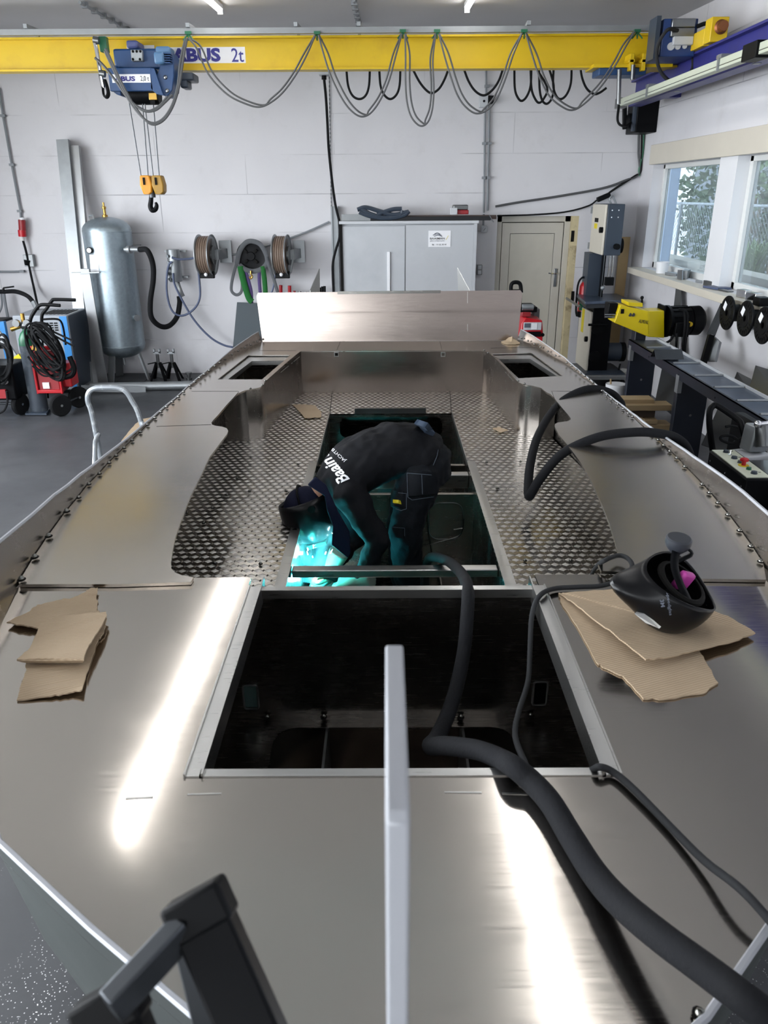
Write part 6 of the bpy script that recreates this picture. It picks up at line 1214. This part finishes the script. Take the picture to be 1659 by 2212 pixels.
MB().tube(hq, .024, 8, 4).build('handle', 'black', ch); a, c = at(1103, 640, Y=9.92), at(1128, 626, Y=9.92); MB().bb(a.x, c.x, 9.88, 10.0, .0, c.z).build('trolley_body', 'black', ch, bevel=.015)
# ============================================================ RIGHT: extinguisher, bandsaw, grinder, conveyor
fe0, fe1 = at(1258, 685, Y=10.75), at(1264, 606, Y=10.75)
fe = thing('fire_extinguisher', 'red fire extinguisher on the wall behind the bandsaw', 'extinguisher', fe0)
MB().lathe([(.06, 0), (.075, .01), (.075, .08)], fe0, n=18).build('foot_ring', 'black', fe); MB().lathe([(.073, .08), (.073, .40), (.05, .45), (.025, .47)], fe0, n=18).build('cylinder', 'red', fe)
MB().box(fe0+V((.02, -.02, .50)), (.09, .05, .06)).build('valve_head', 'yellow', fe); MB().tube([fe0+V((0, -.03, .50)), fe0+V((-.06, -.05, .52)), fe0+V((-.11, -.05, .42)), fe0+V((-.11, -.06, .12)), fe0+V((-.09, -.06, .02))], .014, 8, 5).build('hose', 'rubber', fe)
MB().bb(fe0.x-.075, fe0.x-.03, 10.66, 10.68, fe0.z+.1, fe0.z+.3).build('instruction_label', 'green', fe)
a, c = at(1322, 700, Y=10.93), at(1363, 512, Y=10.93); MB().bb(a.x, c.x, 10.95, 10.975, .3, c.z).build('plywood_strip', 'plywood', label='tall plywood strip fixed to the wall behind the bandsaw', cat='board')
# bandsaw
bx = at(1310, 492, Y=10.15).x; bw = at(1346, 492, Y=10.15).x; ztop = at(1310, 441, Y=10.15).z; zmid = at(1310, 552, Y=10.15).z
bsw = thing('bandsaw', 'tall cream and blue grey bandsaw on a wheeled base by the corner', 'bandsaw', ((bx+bw)/2, 10.4, 0))
MB().bb(bx, bw, 10.15, 10.80, zmid, ztop).build('upper_wheel_case', 'grey_machine', bsw, bevel=.008)
ud = MB().bb(bx-.03, bx, 10.16, 10.79, zmid+.004, ztop-.004).build('upper_door', 'cream', bsw, bevel=.01); ORG[ud.name] = ORG[bsw.name]
MB().bb(bx-.034, bx-.03, 10.45, 10.62, at(1290, 480, Y=10.5).z, at(1290, 471, Y=10.5).z).build('badge', 'black', ud); MB().bb(bx-.034, bx-.03, 10.48, 10.62, at(1290, 494, Y=10.5).z, at(1290, 483, Y=10.5).z).build('warning_label', 'label_yellow', ud)
MB().cyl((bx-.03, 10.2, (zmid+ztop)/2), (bx-.07, 10.2, (zmid+ztop)/2), .035, 14).build('door_knob', 'black', ud)
for z in (ztop-.08, zmid+.08): MB().bb(bx-.045, bx-.01, 10.79, 10.82, z-.04, z+.04).build('hinge', 'galv', ud)
hz_ = at(1340, 533, Y=10.1).z; MB().cyl((bx+.14, 10.15, hz_), (bx+.14, 10.08, hz_), .035, 14).build('height_knob', 'black', bsw); MB().cyl((bw, 10.3, hz_), (bw+.05, 10.3, hz_), .09, 18).build('hand_wheel', 'black', bsw)
for dx in (.05, .13):
    for dz in (.07, .15): MB().cyl((bx+dx, 10.15, ztop-dz), (bx+dx, 10.145, ztop-dz), .008, 8).build('screw', 'chrome', bsw)
MB().tube([(bx+.1, 10.4, ztop), (bx+.07, 10.4, ztop+.05), (bx+.1, 10.4, ztop+.09), (bx+.13, 10.4, ztop+.05), (bx+.16, 10.4, ztop)], .012, 8, 5).build('lifting_eye', 'galv', bsw)
ztab = at(1264, 652, Y=9.95).z
cx0 = at(1272, 600, Y=10.4).x
MB().bb(bx-.08, bx+.09, 10.55, 10.82, .5, zmid).build('column', 'grey_machine', bsw); MB().bb(bx+.085, bx+.1, 10.4, 10.8, ztab, zmid).build('column_edge', 'black_metal', bsw)
MB().cyl((bx+.16, 10.3, ztab+.25), (bx+.16, 10.3, zmid), .012, 8).cyl((bx+.12, 10.3, ztab+.2), (bx+.12, 10.3, zmid), .010, 8).build('guide_post', 'chrome', bsw); MB().bb(bx+.09, bx+.19, 10.26, 10.34, ztab+.16, ztab+.26).build('blade_guide', 'black', bsw); MB().sph((bx+.06, 10.28, ztab+.13), .03, 10, 6).build('guide_roller', 'galv', bsw)
MB().bb(bx+.045, bx+.05, 10.28, 10.30, ztab, zmid).build('blade', 'steel', bsw)
tq = [at(1244, 634.5, Z=ztab), at(1332, 634, Z=ztab), at(1364, 648, Z=ztab), at(1264, 652, Z=ztab)]
b = MB(); b.plate([tq], (0, 0, -.035)); b.build('table', 'table_top', bsw, bevel=.006); b = MB(); cc = sum(tq, V())/4; b.plate([[cc+(p-cc)*.92+V((0, 0, -.036)) for p in tq]], (0, 0, -.05)); b.build('table_rib', 'steel_dark', bsw)
MB().cyl(tq[0]+V((-.12, .0, -.06)), tq[3]+V((-.06, 0, -.06)), .016, 8).build('fence_rail', 'steel', bsw)
z0b = .17
MB().bb(bx-.05, bx+.20, 10.2, 10.80, z0b, ztab-.09).build('lower_wheel_case', 'black_metal', bsw, bevel=.006); ld_ = MB().bb(bx-.085, bx-.05, 10.2, 10.79, z0b, ztab-.16).build('lower_door', 'cream', bsw, bevel=.01); ORG[ld_.name] = ORG[bsw.name]
MB().bb(bx-.089, bx-.085, 10.5, 10.62, .62, .92).build('yellow_plate', 'label_yellow', ld_)
MB().cyl((bx-.085, 10.24, .58), (bx-.12, 10.24, .58), .035, 14).build('door_knob', 'black', ld_)
MB().cyl((bx-.12, 10.12, .78), (bx+.12, 10.12, .78), .016, 8).build('crank_bar', 'black', bsw)
for z in (.72, .36): MB().cyl((bx+.02, 10.2, z), (bx+.02, 10.16, z), .075, 18).build('boss', 'black', bsw)
MB().cyl((bx+.20, 10.4, .38), (bx+.40, 10.4, .38), .12, 18).build('motor', 'grey_machine', bsw); MB().cyl((bx+.40, 10.4, .38), (bx+.46, 10.4, .38), .125, 18).build('fan_cover', 'black', bsw)
bq = [(bx-.22, 9.95), (bx+.42, 9.95), (bx+.42, 10.7), (bx-.22, 10.7)]; b = MB(); b.plate([[V((x, y, .10)) for x, y in bq]], (0, 0, .06)); b.build('wheeled_base', 'galv_dull', bsw, bevel=.01)
MB().bb(bx-.18, bx+.38, 10.0, 10.68, .16, .175).build('base_tray', 'grey_machine', bsw)
for x in (bx-.16, bx+.36):
    for y in (10.0, 10.65): wheel((x, y, .05), .05, .03, (1, 0, 0), bsw)
MB().tube([V((bx+.3, 9.98, .3)), at(1330, 815, Z=.02), at(1300, 838, Z=.012), at(1270, 850, Z=.012)], .012, 8, 5).build('floor_cable', 'rubber', label='black cable trailing from the bandsaw base across the floor', cat='cable')
# yellow belt grinder
YG = 7.9
G = lambda x, y, d=0: at(x, y, Y=YG+d)
gr = thing('belt_grinder', 'yellow belt grinding machine with black motor behind the roller conveyor', 'grinder', V((G(1385, 700).x, YG+.15, 0)))
b = MB(); q = [G(1340, 659), G(1401, 672), G(1401, 728), G(1327, 697), G(1330, 690)]; b.plate([q], (0, .26, 0)); hs_ = b.build('belt_housing', 'yellow_mach', gr, bevel=.006); ORG[hs_.name] = ORG[gr.name]
b = MB(); q = [G(1401, 672), G(1401, 728)]; r_ = [G(1435, 671, .10), G(1435, 730, .10)]
b.plate([[q[0], r_[0], r_[1], q[1]]], (0, .22, 0)); b.build('end_housing', 'yellow_mach', gr, bevel=.006)
b = MB(); b.plate([[G(1358, 653), G(1388, 655), G(1388, 663), G(1358, 661)]], (0, .26, 0)); b.build('top_cover', 'yellow_mach', gr)
text('ALMI.NL', .035, 'ink_black', hs_, 'lettering', G(1379, 697, -.004), (1, 0, -.16), (.16, 0, 1), width=.10)
MB().bb(G(1340, 680).x, G(1347, 680).x, YG-.004, YG, G(0, 685).z, G(0, 675).z).build('rating_label', 'black', hs_)
for x in (1361, 1368): MB().cyl(G(x, 680, -.003), G(x, 680, .001), .018, 12).build('pictogram', 'ink_black', hs_)
MB().cyl(G(1387, 660, .15), G(1387, 644, .15), .010, 8).sph(G(1387, 643, .15), .018).build('tension_lever', 'black', gr)
ax0 = G(1433, 694, .2); mcx = MB(); mcx.lathe([(.10, 0), (.16, .01), (.16, .04), (.14, .05), (.14, .26), (.12, .27)], ax0, (1, .12, 0), 26); mo_ = mcx.build('motor', 'black_metal', gr); ORG[mo_.name] = ORG[gr.name]
MB().lathe([(.145, .27), (.148, .37), (.12, .40), (.05, .415), (0, .415)], ax0, (1, .12, 0), 26).build('fan_cover', 'black', mo_)
for k in range(14): q_ = 2*PI*k/14; MB().bar(ax0+V((.06, .007, 0))+V((0, math.cos(q_)*.142, math.sin(q_)*.142)), ax0+V((.25, .03, 0))+V((0, math.cos(q_)*.142, math.sin(q_)*.142)), .012, .018, (0, math.cos(q_), math.sin(q_))).build('cooling_fin', 'black_metal', mo_)
MB().box(ax0+V((.14, -.14, -.06)), (.14, .08, .14)).build('terminal_box', 'black', mo_, bevel=.006); e_ = G(1490, 700, .05); MB().cyl(e_+V((0, -.02, 0)), e_+V((0, .02, 0)), .024, 14).build('sticker', 'yellow', mo_)
for dx, z in ((.03, -.17), (.09, -.17)): MB().sph(ax0+V((.02+dx, -.13, z)), .014).build('cable_gland', 'grey_light', mo_)
MB().bb(G(1386, 700).x, G(1410, 700).x, YG+.16, YG+.30, .03, G(0, 690).z).build('pedestal', 'navy_steel', gr, bevel=.008); MB().bb(G(1382, 700).x, G(1414, 700).x, YG+.14, YG+.34, .0, .03).build('foot_plate', 'navy_steel', gr)
MB().bb(G(1437, 705).x, G(1441, 705).x, YG+.1, YG+.3, G(0, 727).z, G(0, 672).z).build('motor_flange', 'black', gr)
for pts in ([(1470, 668), (1478, 672), (1480, 700), (1476, 740), (1474, 790)], [(1466, 668), (1484, 676), (1485, 705), (1480, 745), (1478, 790)], [(1462, 720), (1461, 745), (1460, 790)], [(1455, 724), (1448, 735), (1437, 742)]): MB().tube([G(x, y, -.0) for x, y in pts], .013, 8, 5).build('motor_cable', 'rubber', gr)
MB().bb(G(1316, 690).x, G(1336, 690).x, YG+.06, YG+.22, G(0, 692).z, G(0, 664).z).build('contact_wheel_guard', 'black_metal', gr, bevel=.01)
for y in (680, 685): MB().cyl(G(1306, y, .05), G(1336, y, .05), .012, 8).build('rest_rod', 'steel', gr)
# roller conveyor
ZC = .95; xl, xr_ = 2.50, 2.79; yf0, yf1 = 4.35, 8.08
rc = thing('roller_conveyor', 'dark blue grey roller conveyor table running along the window wall', 'conveyor', ((xl+xr_)/2, 6.2, 0))
MB().bb(xl, xl+.012, yf0, yf1, ZC-.085, ZC).bb(xl, xl+.03, yf0, yf1, ZC-.006, ZC).build('side_rail', 'navy_steel', rc)
MB().bb(xr_-.012, xr_, yf0, yf1, ZC-.08, ZC+.015).build('side_rail', 'grey_light', rc)
ys_ = [yf1-.02, 7.62, 6.86, 6.36, 5.94, 5.52, 5.14, 4.78, 4.4]
for y0, y1 in zip(ys_[1:], ys_): MB().bb(xl+.03, xr_-.014, y0+.03, y1-.012, ZC-.014, ZC-.006).build('deck_plate', 'table_top', rc)
for y in ys_[1:]: MB().cyl((xl+.04, y, ZC-.003), (xr_-.02, y, ZC-.003), .012, 10).build('roller', 'galv', rc)
for y in (7.4, 6.6, 5.8, 5.0): MB().cyl((xl-.002, y, ZC-.05), (xl+.004, y, ZC-.05), .008, 8).build('bolt', 'black', rc)
for y in (7.98, 6.58): 
    lg = MB().bb(xl+.005, xr_-.02, y, y+.07, .0, ZC-.02).build('support_leg', 'navy_steel', rc, bevel=.004); ORG[lg.name] = ORG[rc.name]
    MB().cyl(((xl+xr_)/2, y-.003, .55), ((xl+xr_)/2, y+.001, .55), .012, 10).build('leg_screw', 'chrome', lg); MB().bb(xl-.006, xl+.03, y-.02, y+.05, ZC-.20, ZC-.05).build('corner_bracket', 'galv', lg)
# V block lying over the conveyor
a, c = at(1417, 775, Z=ZC+.02), at(1493, 775, Z=ZC+.02)
b = MB(); h_ = .085; b.plate([[V((a.x, a.y, ZC+.012)), V((c.x-.06, a.y, ZC+.012)), V((c.x-.06, a.y+.075, ZC+h_)), V((a.x, a.y+.075, ZC+h_))]], (0, .006, .004)); b.plate([[V((a.x, a.y+.15, ZC+.012)), V((c.x-.06, a.y+.15, ZC+.012)), V((c.x-.06, a.y+.079, ZC+h_)), V((a.x, a.y+.079, ZC+h_))]], (0, .006, -.004)); b.build('angle_iron', 'steel_dark', label='dark steel angle lying like a roof across the conveyor', cat='angle iron')
# timber under the conveyor, buckets
WD = [((1336, 868), (1415, 868), .0, 'plank'), ]
tb0 = at(1340, 930, Z=0)
for i, (px0, px1, py0, py1, lab, m) in enumerate(((1350, 1452, 918, 932, 'lowest timber board in the pile, dark and mostly hidden', 'wood'), (1400, 1449, 917, 929, 'short pale timber end low in the pile beside the leg', 'wood'), (1392, 1421, 907, 917, 'short pale timber block in the middle of the pile', 'wood'), (1360, 1416, 888, 902, 'dark warped board in the middle of the pile', basic('dark_wood', '#4f4338', .7, 0, .2, 9)), (1350, 1452, 875, 888, 'long light timber beam second from the top of the pile', 'wood'), (1336, 1414, 863, 876, 'light timber beam on top of the pile under the conveyor', 'wood'))):
    Yw = 6.75+.06*(i % 2); a, c = at(px0, py1, Y=Yw), at(px1, py0, Y=Yw)
    MB().bb(a.x, c.x, Yw, Yw+.16, max(.0, a.z), c.z).build('timber_board', m, label=lab, cat='timber', group='timber under the conveyor', bevel=.004)
MB().bb(at(1345, 900, Y=6.9).x, at(1450, 900, Y=6.9).x, 6.74, 6.98, .0, at(1400, 931, Y=6.9).z).build('timber_pallet', basic('pallet_wood', '#5b4c3c', .75, 0, .25, 8), label='dark pallet under the timber pile', cat='pallet')
def bucket(px, py0, py1, Y, r, lab, two):
    a, c = at(px, py1, Y=Y), at(px, py0, Y=Y); a.z = 0 if two else a.z; k = thing('paint_bucket', lab, 'bucket', a); h = c.z-a.z
    pr = [(r*.82, 0), (r, h), (r*.95, h), (r*.78, .012), (0, .012)]; MB().lathe(pr, a, n=24).build('pail', 'white', k); MB().lathe([(r*.985, h*.93), (r*1.04, h*.93), (r*1.04, h*1.0), (r*.985, h)], a, n=24).build('rim', 'white', k)
    if two: MB().lathe([(r*.835, h*.10), (r*.94, h*.55), (r*.945, h*.55), (r*.84, h*.10)], a, n=24).build('blue_label', basic('label_blue', '#22429a', .4), k); MB().cyl(a+V((-.03, .02, h*.3)), a+V((-.07, -.02, h*1.12)), .01, 6).build('stirring_stick', 'wood', k)
bucket(1327, 829, 870, 8.2, .105, 'white bucket with blue label and stirring stick beside the conveyor leg', True)
bc = at(1340, 822, Z=0); MB().lathe([(0, 0), (.08, 0), (.085, .02), (.085, .12), (.06, .13), (0, .13)], V((bc.x, bc.y, .086)), (.5, -.8, 0), 20).build('cable_reel', 'offwhite', label='pale plastic reel under the bandsaw base', cat='reel')
# sheet offcuts leaning along the wall
def leaning(pts, m, lab, th=.006, name='sheet_offcut'):
    b = MB(); P = [V(p) for p in pts]; n = (P[1]-P[0]).cross(P[-1]-P[0]).normalized(); b.plate([P], n*th); b.build(name, m, label=lab, cat='sheet metal', flat=True)
X_ = lambda x, y, X: at(x, y, X=X)
leaning([X_(1476, 583, 3.29), X_(1466, 583, 3.29), V((X_(1448, 770, 3.12).x, X_(1448, 770, 3.12).y, .1)), V((3.12, X_(1478, 770, 3.12).y, .1))], 'steel', 'long tapering steel strip leaning below the window behind the grinder motor', .01)
leaning([X_(1560, 648, 3.28), X_(1568, 665, 3.28), X_(1540, 735, 3.12), X_(1526, 722, 3.12)], 'steel_dark', 'dark steel strip leaning behind the first wire spool')
tl = thing('cutting_tool', 'black tapering tool in a pale grey sleeve leaning below the wire spools', 'tool', V((3.0, X_(1530, 780, 3.0).y, .0)))
b = MB(); P = [X_(1537, 722, 3.05), X_(1554, 738, 3.08), X_(1544, 780, 3.02), X_(1526, 780, 3.0)]; b.plate([P], (P[1]-P[0]).cross(P[-1]-P[0]).normalized()*.03); b.build('sleeve', 'galv', tl)
q = X_(1519, 785, 2.96); MB().bar(X_(1536, 724, 3.02), q, .05, .05).build('shaft', 'black', tl); MB().cyl(q, (q.x-.04, q.y-.02, 0), .02, 8).build('tip', 'black', tl)
def floor_sheet(q, X0, X1, m, lab):
    P = [at(x, y, X=(X0 if i < 2 else X1)) for i, (x, y) in enumerate(q)]; leaning(P, m, lab)
floor_sheet([(1632, 789), (1668, 800), (1700, 880), (1610, 870)], 3.2, 3.0, 'gunmetal', 'large grey sheet offcut leaning at the picture edge over the conveyor')
floor_sheet([(1592, 803), (1622, 818), (1640, 880), (1570, 860)], 3.18, 2.98, 'gunmetal', 'smaller grey sheet offcut beside the large one at the picture edge')
floor_sheet([(1432, 785), (1470, 785), (1470, 880), (1412, 880)], 3.2, 2.9, 'steel_dark', 'brown grey sheet standing under the conveyor between the legs')
floor_sheet([(1565, 850), (1640, 905), (1600, 990), (1515, 960)], 3.1, 2.6, 'gunmetal', 'big bare sheet leaning under the conveyor behind the saw')
# wire spools on the wall
def spool(px, py, px2, lab):
    f = at(px, py, X=3.06); R_ = .150; s_ = thing('wire_spool', lab, 'spool', f, 'black wire spools on the wall'); ORG[s_.name] = f
    for x in (0., .20):
        MB().lathe([(.026, 0), (.026, .012), (.07, .012), (.075, .008), (R_-.005, .012), (R_, .006), (R_, -.004), (R_-.005, -.008), (.075, -.004), (.026, -.004)], f+V((x, 0, 0)), (-1, 0, 0), 32).build('flange', 'black', s_)
    MB().cyl(f+V((.0, 0, 0)), f+V((.2, 0, 0)), .075, 24).build('core', 'black', s_)
    MB().box(f+V((-.014, .045, .055)), (.002, .055, .07), (.5, 0, 0)).build('spool_label', 'paper', s_)
    for k in range(20): q_ = 2*PI*k/20; MB().bar(f+V((-.013, math.cos(q_)*.1, math.sin(q_)*.1)), f+V((-.011, math.cos(q_)*.14, math.sin(q_)*.14)), .004, .004).build('rib', 'black_metal', s_)
    MB().cyl(f+V((.05, 0, 0)), V((3.32, f.y, f.z)), .022, 10).build('peg', 'steel', s_)
spool(1572, 676, 1594, 'black wire spool furthest from the viewer in the row under the window'); spool(1611, 688, 1634, 'middle black wire spool in the row under the window'); spool(1650, 703, 1675, 'black wire spool nearest the viewer, cut by the picture edge')
# things on the window sill
zs_ = WZ0
cu = at(1430, 583, X=3.30); cu.z = zs_; r0 = .075; cp_ = MB(); cp_.lathe([(r0*.85, 0), (r0, .13), (r0*.95, .13), (r0*.82, .008), (0, .008)], cu, n=24); cp_.build('white_pot', 'white', label='white plastic pot on the window sill beside the jamb', cat='pot')
def onsill(px, py, sz, m, lab, nm, rz=0., cat=None):
    p = at(px, py, Z=zs_+sz[2]/2); p.x = min(p.x, 3.40-sz[0]/2); MB().box((p.x, p.y, zs_+sz[2]/2), sz, (0, 0, rz)).build(nm, m, label=lab, cat=cat or nm.replace('_', ' '), bevel=.003)
onsill(1466, 592, (.10, .20, .03), 'galv', 'flat metal bracket on the sill next to the white pot', 'metal_bracket', .3); onsill(1484, 592, (.07, .22, .09), 'galv_dull', 'crumpled grey metal piece on the sill behind the steel strip', 'metal_piece', -.5)
onsill(1534, 612, (.06, .16, .05), 'gunmetal', 'small grey metal block on the sill below the mullion', 'metal_block', .2); onsill(1545, 610, (.03, .30, .025), 'galv', 'bright flat bar lying over the block on the sill', 'flat_bar', .35)
onsill(1580, 621, (.16, .24, .02), 'hose_blue', 'blue covered notebook on the sill', 'notebook', .25); onsill(1582, 618, (.14, .2, .016), 'paper', 'sheaf of white papers lying on the notebook', 'paper_sheaf', .1) if False else None
onsill(1560, 626, (.06, .32, .012), 'gunmetal', 'thin dark ruler at the sill edge beside the notebook', 'steel_ruler', .12)
for px, py, lab in ((1607, 634, 'small chrome clamp on the sill nearest the notebook'), (1628, 641, 'small chrome clamp on the sill nearest the picture edge')): onsill(px, py, (.07, .12, .07), 'chrome', lab, 'toggle_clamp', .3)
onsill(1646, 651, (.10, .13, .07), 'black', 'black tool lump on the sill at the picture edge', 'black_tool')
# ============================================================ saw with control console at the right edge
ZP = .90
p = [at(1538, 972, Z=ZP), at(1571, 962, Z=ZP), at(1652, 1021, Z=ZP), at(1613, 1031, Z=ZP)]
x0c, x1c = (p[0].x+p[3].x)/2, (p[1].x+p[2].x)/2; y0c, y1c = p[3].y, p[0].y
cs = thing('saw_machine', 'dark sawing machine with pale button console and black bow handle', 'saw', ((x0c+x1c)/2+.2, y0c+.3, 0))
MB().bb(x0c-.012, x1c+.02, y0c-.02, y1c+.012, .30, ZP-.004).build('console_box', 'black_metal', cs, bevel=.01); pn = MB().bb(x0c, x1c, y0c, y1c, ZP-.006, ZP+.001).build('console_panel', basic('panel_cream', '#c9cdb9', .45), cs); ORG[pn.name] = ORG[cs.name]
L_ = y1c-y0c; xc = (x0c+x1c)/2
for t, m, r in ((.90, 'grey_machine', .016), (.66, 'grey_machine', .016), (.50, 'grey_machine', .013), (.26, 'green', .013), (.12, 'grey_machine', .016)):
    c = V((xc, y0c+L_*t, ZP)); MB().lathe([(r*1.15, 0), (r*1.15, .004), (r, .005), (r, .014), (0, .016)], c, n=16).build('push_button', m, pn)
c = V((xc, y0c+L_*.40, ZP)); MB().lathe([(.03, 0), (.03, .003), (0, .003)], c, n=20).build('stop_ring', 'label_yellow', pn); MB().lathe([(.012, 0), (.012, .028), (.024, .03), (.024, .04), (.016, .045), (0, .045)], c, n=18).build('stop_button', 'red', pn)
c = V((xc, y0c+L_*.79, ZP)); MB().cyl(c, c+V((0, 0, .006)), .012, 12).cyl(c, c+V((.004, .004, .03)), .004, 8).build('toggle_switch', 'chrome', pn)
for t in (.93, .70, .16): MB().bb(xc+.032, xc+.046, y0c+L_*t-.004, y0c+L_*t+.004, ZP+.001, ZP+.002).build('symbol', 'ink_black', pn)
for t in (.0, .5, 1.): MB().cyl((x0c-.014, y0c+L_*t*.9+.02, ZP-.06), (x0c-.010, y0c+L_*t*.9+.02, ZP-.06), .005, 8).build('case_screw', 'chrome', cs)
MB().bb(x0c+.02, x1c+.5, y0c-.02, y1c+.1, .0, .34).build('cabinet_base', 'black_metal', cs, bevel=.01)
MB().bb(x1c+.02, x1c+.62, y0c-.1, y1c-.1, .3, ZP-.03).build('saw_bed', 'gunmetal', cs, bevel=.008)
hb_ = [at(1540, 978, Y=4.75), at(1533, 925, Y=4.75), at(1533, 890, Y=4.77), at(1540, 878, Y=4.8), at(1550, 877, Y=4.8), at(1592, 905, Y=4.7), at(1602, 920, Y=4.65), at(1610, 960, Y=4.6), at(1612, 985, Y=4.6)]
MB().tube(hb_, .019, 10, 4).build('bow_handle', 'black', cs)
vx = at(1632, 945, Y=4.5); MB().box(vx, (.12, .10, .16), (.0, .1, .3)).build('vise_casting', 'galv', cs, bevel=.01); MB().box(vx+V((-.02, 0, -.14)), (.2, .16, .1), (0, 0, .3)).build('vise_base', 'grey_light', cs, bevel=.01)
MB().cyl(at(1648, 915, Y=4.45), at(1650, 965, Y=4.4), .045, 14).build('cylinder_arm', 'gunmetal', cs); kn = at(1637, 916, Y=4.4); MB().sph(kn, .022).build('clear_knob', 'chrome', cs); MB().cyl(kn, kn+V((.1, 0, .01)), .014, 8).build('knob_shaft', 'chrome', cs)
for pts in ([(1650, 930), (1625, 940), (1600, 950), (1580, 958), (1558, 950), (1560, 942), (1580, 942), (1600, 955), (1625, 962), (1655, 978)], [(1632, 920), (1618, 935), (1596, 950), (1585, 955)], [(1567, 922), (1580, 920), (1592, 923)], [(1618, 965), (1635, 974), (1655, 980)]): MB().tube([at(x, y, Y=4.55) for x, y in pts], .009, 8, 5).build('loose_wire', 'rubber', cs)
MB().bb(at(1606, 910, Y=4.9).x, at(1640, 900, Y=4.9).x, 4.8, 5.1, .6, at(1620, 905, Y=4.9).z).build('motor_block', 'black', cs, bevel=.03)
# ============================================================ OUTSIDE THE WINDOW
wz = at(1610, 588, X=4.7).z
MB().bb(4.6, 4.8, 5, 16, -.02, wz-.05).build('garden_wall', 'blockwork', label='low pale block wall outside the window', cat='wall')
MB().bb(4.55, 4.85, 5, 16, wz-.05, wz).build('wall_coping', 'concrete', label='pale coping on the low wall outside the window', cat='coping')
pc0 = at(1434, 480, X=4.2); MB().bb(4.2, 4.34, pc0.y-.05, pc0.y+.35, -.02, 4.5).build('outside_post', 'pale_blue', label='pale blue square post just outside the window', cat='post')
fz0, fz1 = 1.3, at(1500, 440, X=5.6).z
fe_ = thing('chain_link_fence', 'galvanised chain link fence beyond the low wall outside', 'fence', (5.6, 11, 0))
for y in (8.0, 10.6, 13.2, 15.8): MB().cyl((5.6, y, -.02), (5.6, y, fz1+.02), .03, 10).build('fence_post', 'fence', fe_)
MB().cyl((5.6, 6, fz1), (5.6, 18, fz1), .022, 8).build('top_rail', 'fence', fe_)
b = MB(); st_ = .11; h_ = fz1-fz0
for k in range(int((12+h_)/st_)):
    y = 6-h_+k*st_
    for s_ in (0, 1):
        y0, y1 = (y, y+h_) if s_ == 0 else (y+h_, y)
        b.cyl((5.6, y0, fz0), (5.6, y1, fz1), .0035, 4)
b.build('wire_mesh', 'fence', fe_)
def bush(c, sx, sy, sz, n, m, lab, seed, ls=.09, blade=False):
    r = random.Random(seed); b = MB()
    for i in range(n):
        while True:
            p = V((r.uniform(-1, 1), r.uniform(-1, 1), r.uniform(-1, 1)))
            if .25 < p.length < 1: break
        if blade:
            a = r.uniform(0, 2*PI); L = r.uniform(.5, 1.); q = V(c)+V((r.uniform(-.1, .1), r.uniform(-.1, .1), 0)); d = V((math.cos(a), math.sin(a), 0)); t = V((-d.y, d.x, 0))*.012
            P = [q+d*(sx*L*u)+V((0, 0, sz*L*(1.7*u-1.05*u*u)*1.2)) for u in (0, .35, .7, 1)]
            b.add([P[0]-t, P[0]+t, P[1]+t, P[1]-t, P[2]+t*.7, P[2]-t*.7, P[3]], [(0, 1, 2, 3), (3, 2, 4, 5), (5, 4, 6)])
        else:
            q = V(c)+V((p.x*sx, p.y*sy, p.z*sz)); e = Euler((r.uniform(0, 6), r.uniform(0, 6), r.uniform(0, 6))).to_matrix(); k = ls*r.uniform(.6, 1.3)
            b.add([q+e @ V(v)*k for v in ((0, -.5, 0), (.3, 0, .08), (0, .6, 0), (-.3, 0, .08))], [(0, 1, 2, 3)])
    o = thing('shrub' if not blade else 'grass_clump', lab, 'shrub' if not blade else 'grass', (c[0], c[1], -.02)); b.build('foliage', m, o, flat=True)
    if not blade:
        for dx in (-.2, 0, .2): MB().tube([(c[0]+dx*.3, c[1], -.02), (c[0]+dx, c[1]+dx, c[2])], .03, 6).build('stem', 'wood', o)
bush((7.4, 16.5, 2.3), 1.3, 3.0, 2.3, 5000, 'leaf_dark', 'dark shrub behind the fence seen through the far pane', 1, .15); bush((7.2, 11.5, 2.4), 1.2, 2.4, 2.4, 5000, 'leaf_dark', 'dark shrub behind the fence seen through the near pane', 2, .15)
gc = at(1606, 590, X=5.25)
bush((5.25, gc.y, gc.z-.35), .38, .7, 1.0, 320, 'leaf', 'arching green grass clump on the low wall outside the near pane', 5, blade=True)
bush((6.5, 13.6, 3.2), .9, 1.2, 1.1, 500, 'leaf', 'lighter leafy branches hanging over the fence outside the far pane', 6, .12)
tag(MB().bb(9.5, 9.7, 2, 26, -.02, 5.2).build('neighbour_wall', basic('grey_render', '#8d949c', .8), label='grey building wall far outside the window', cat='building'))
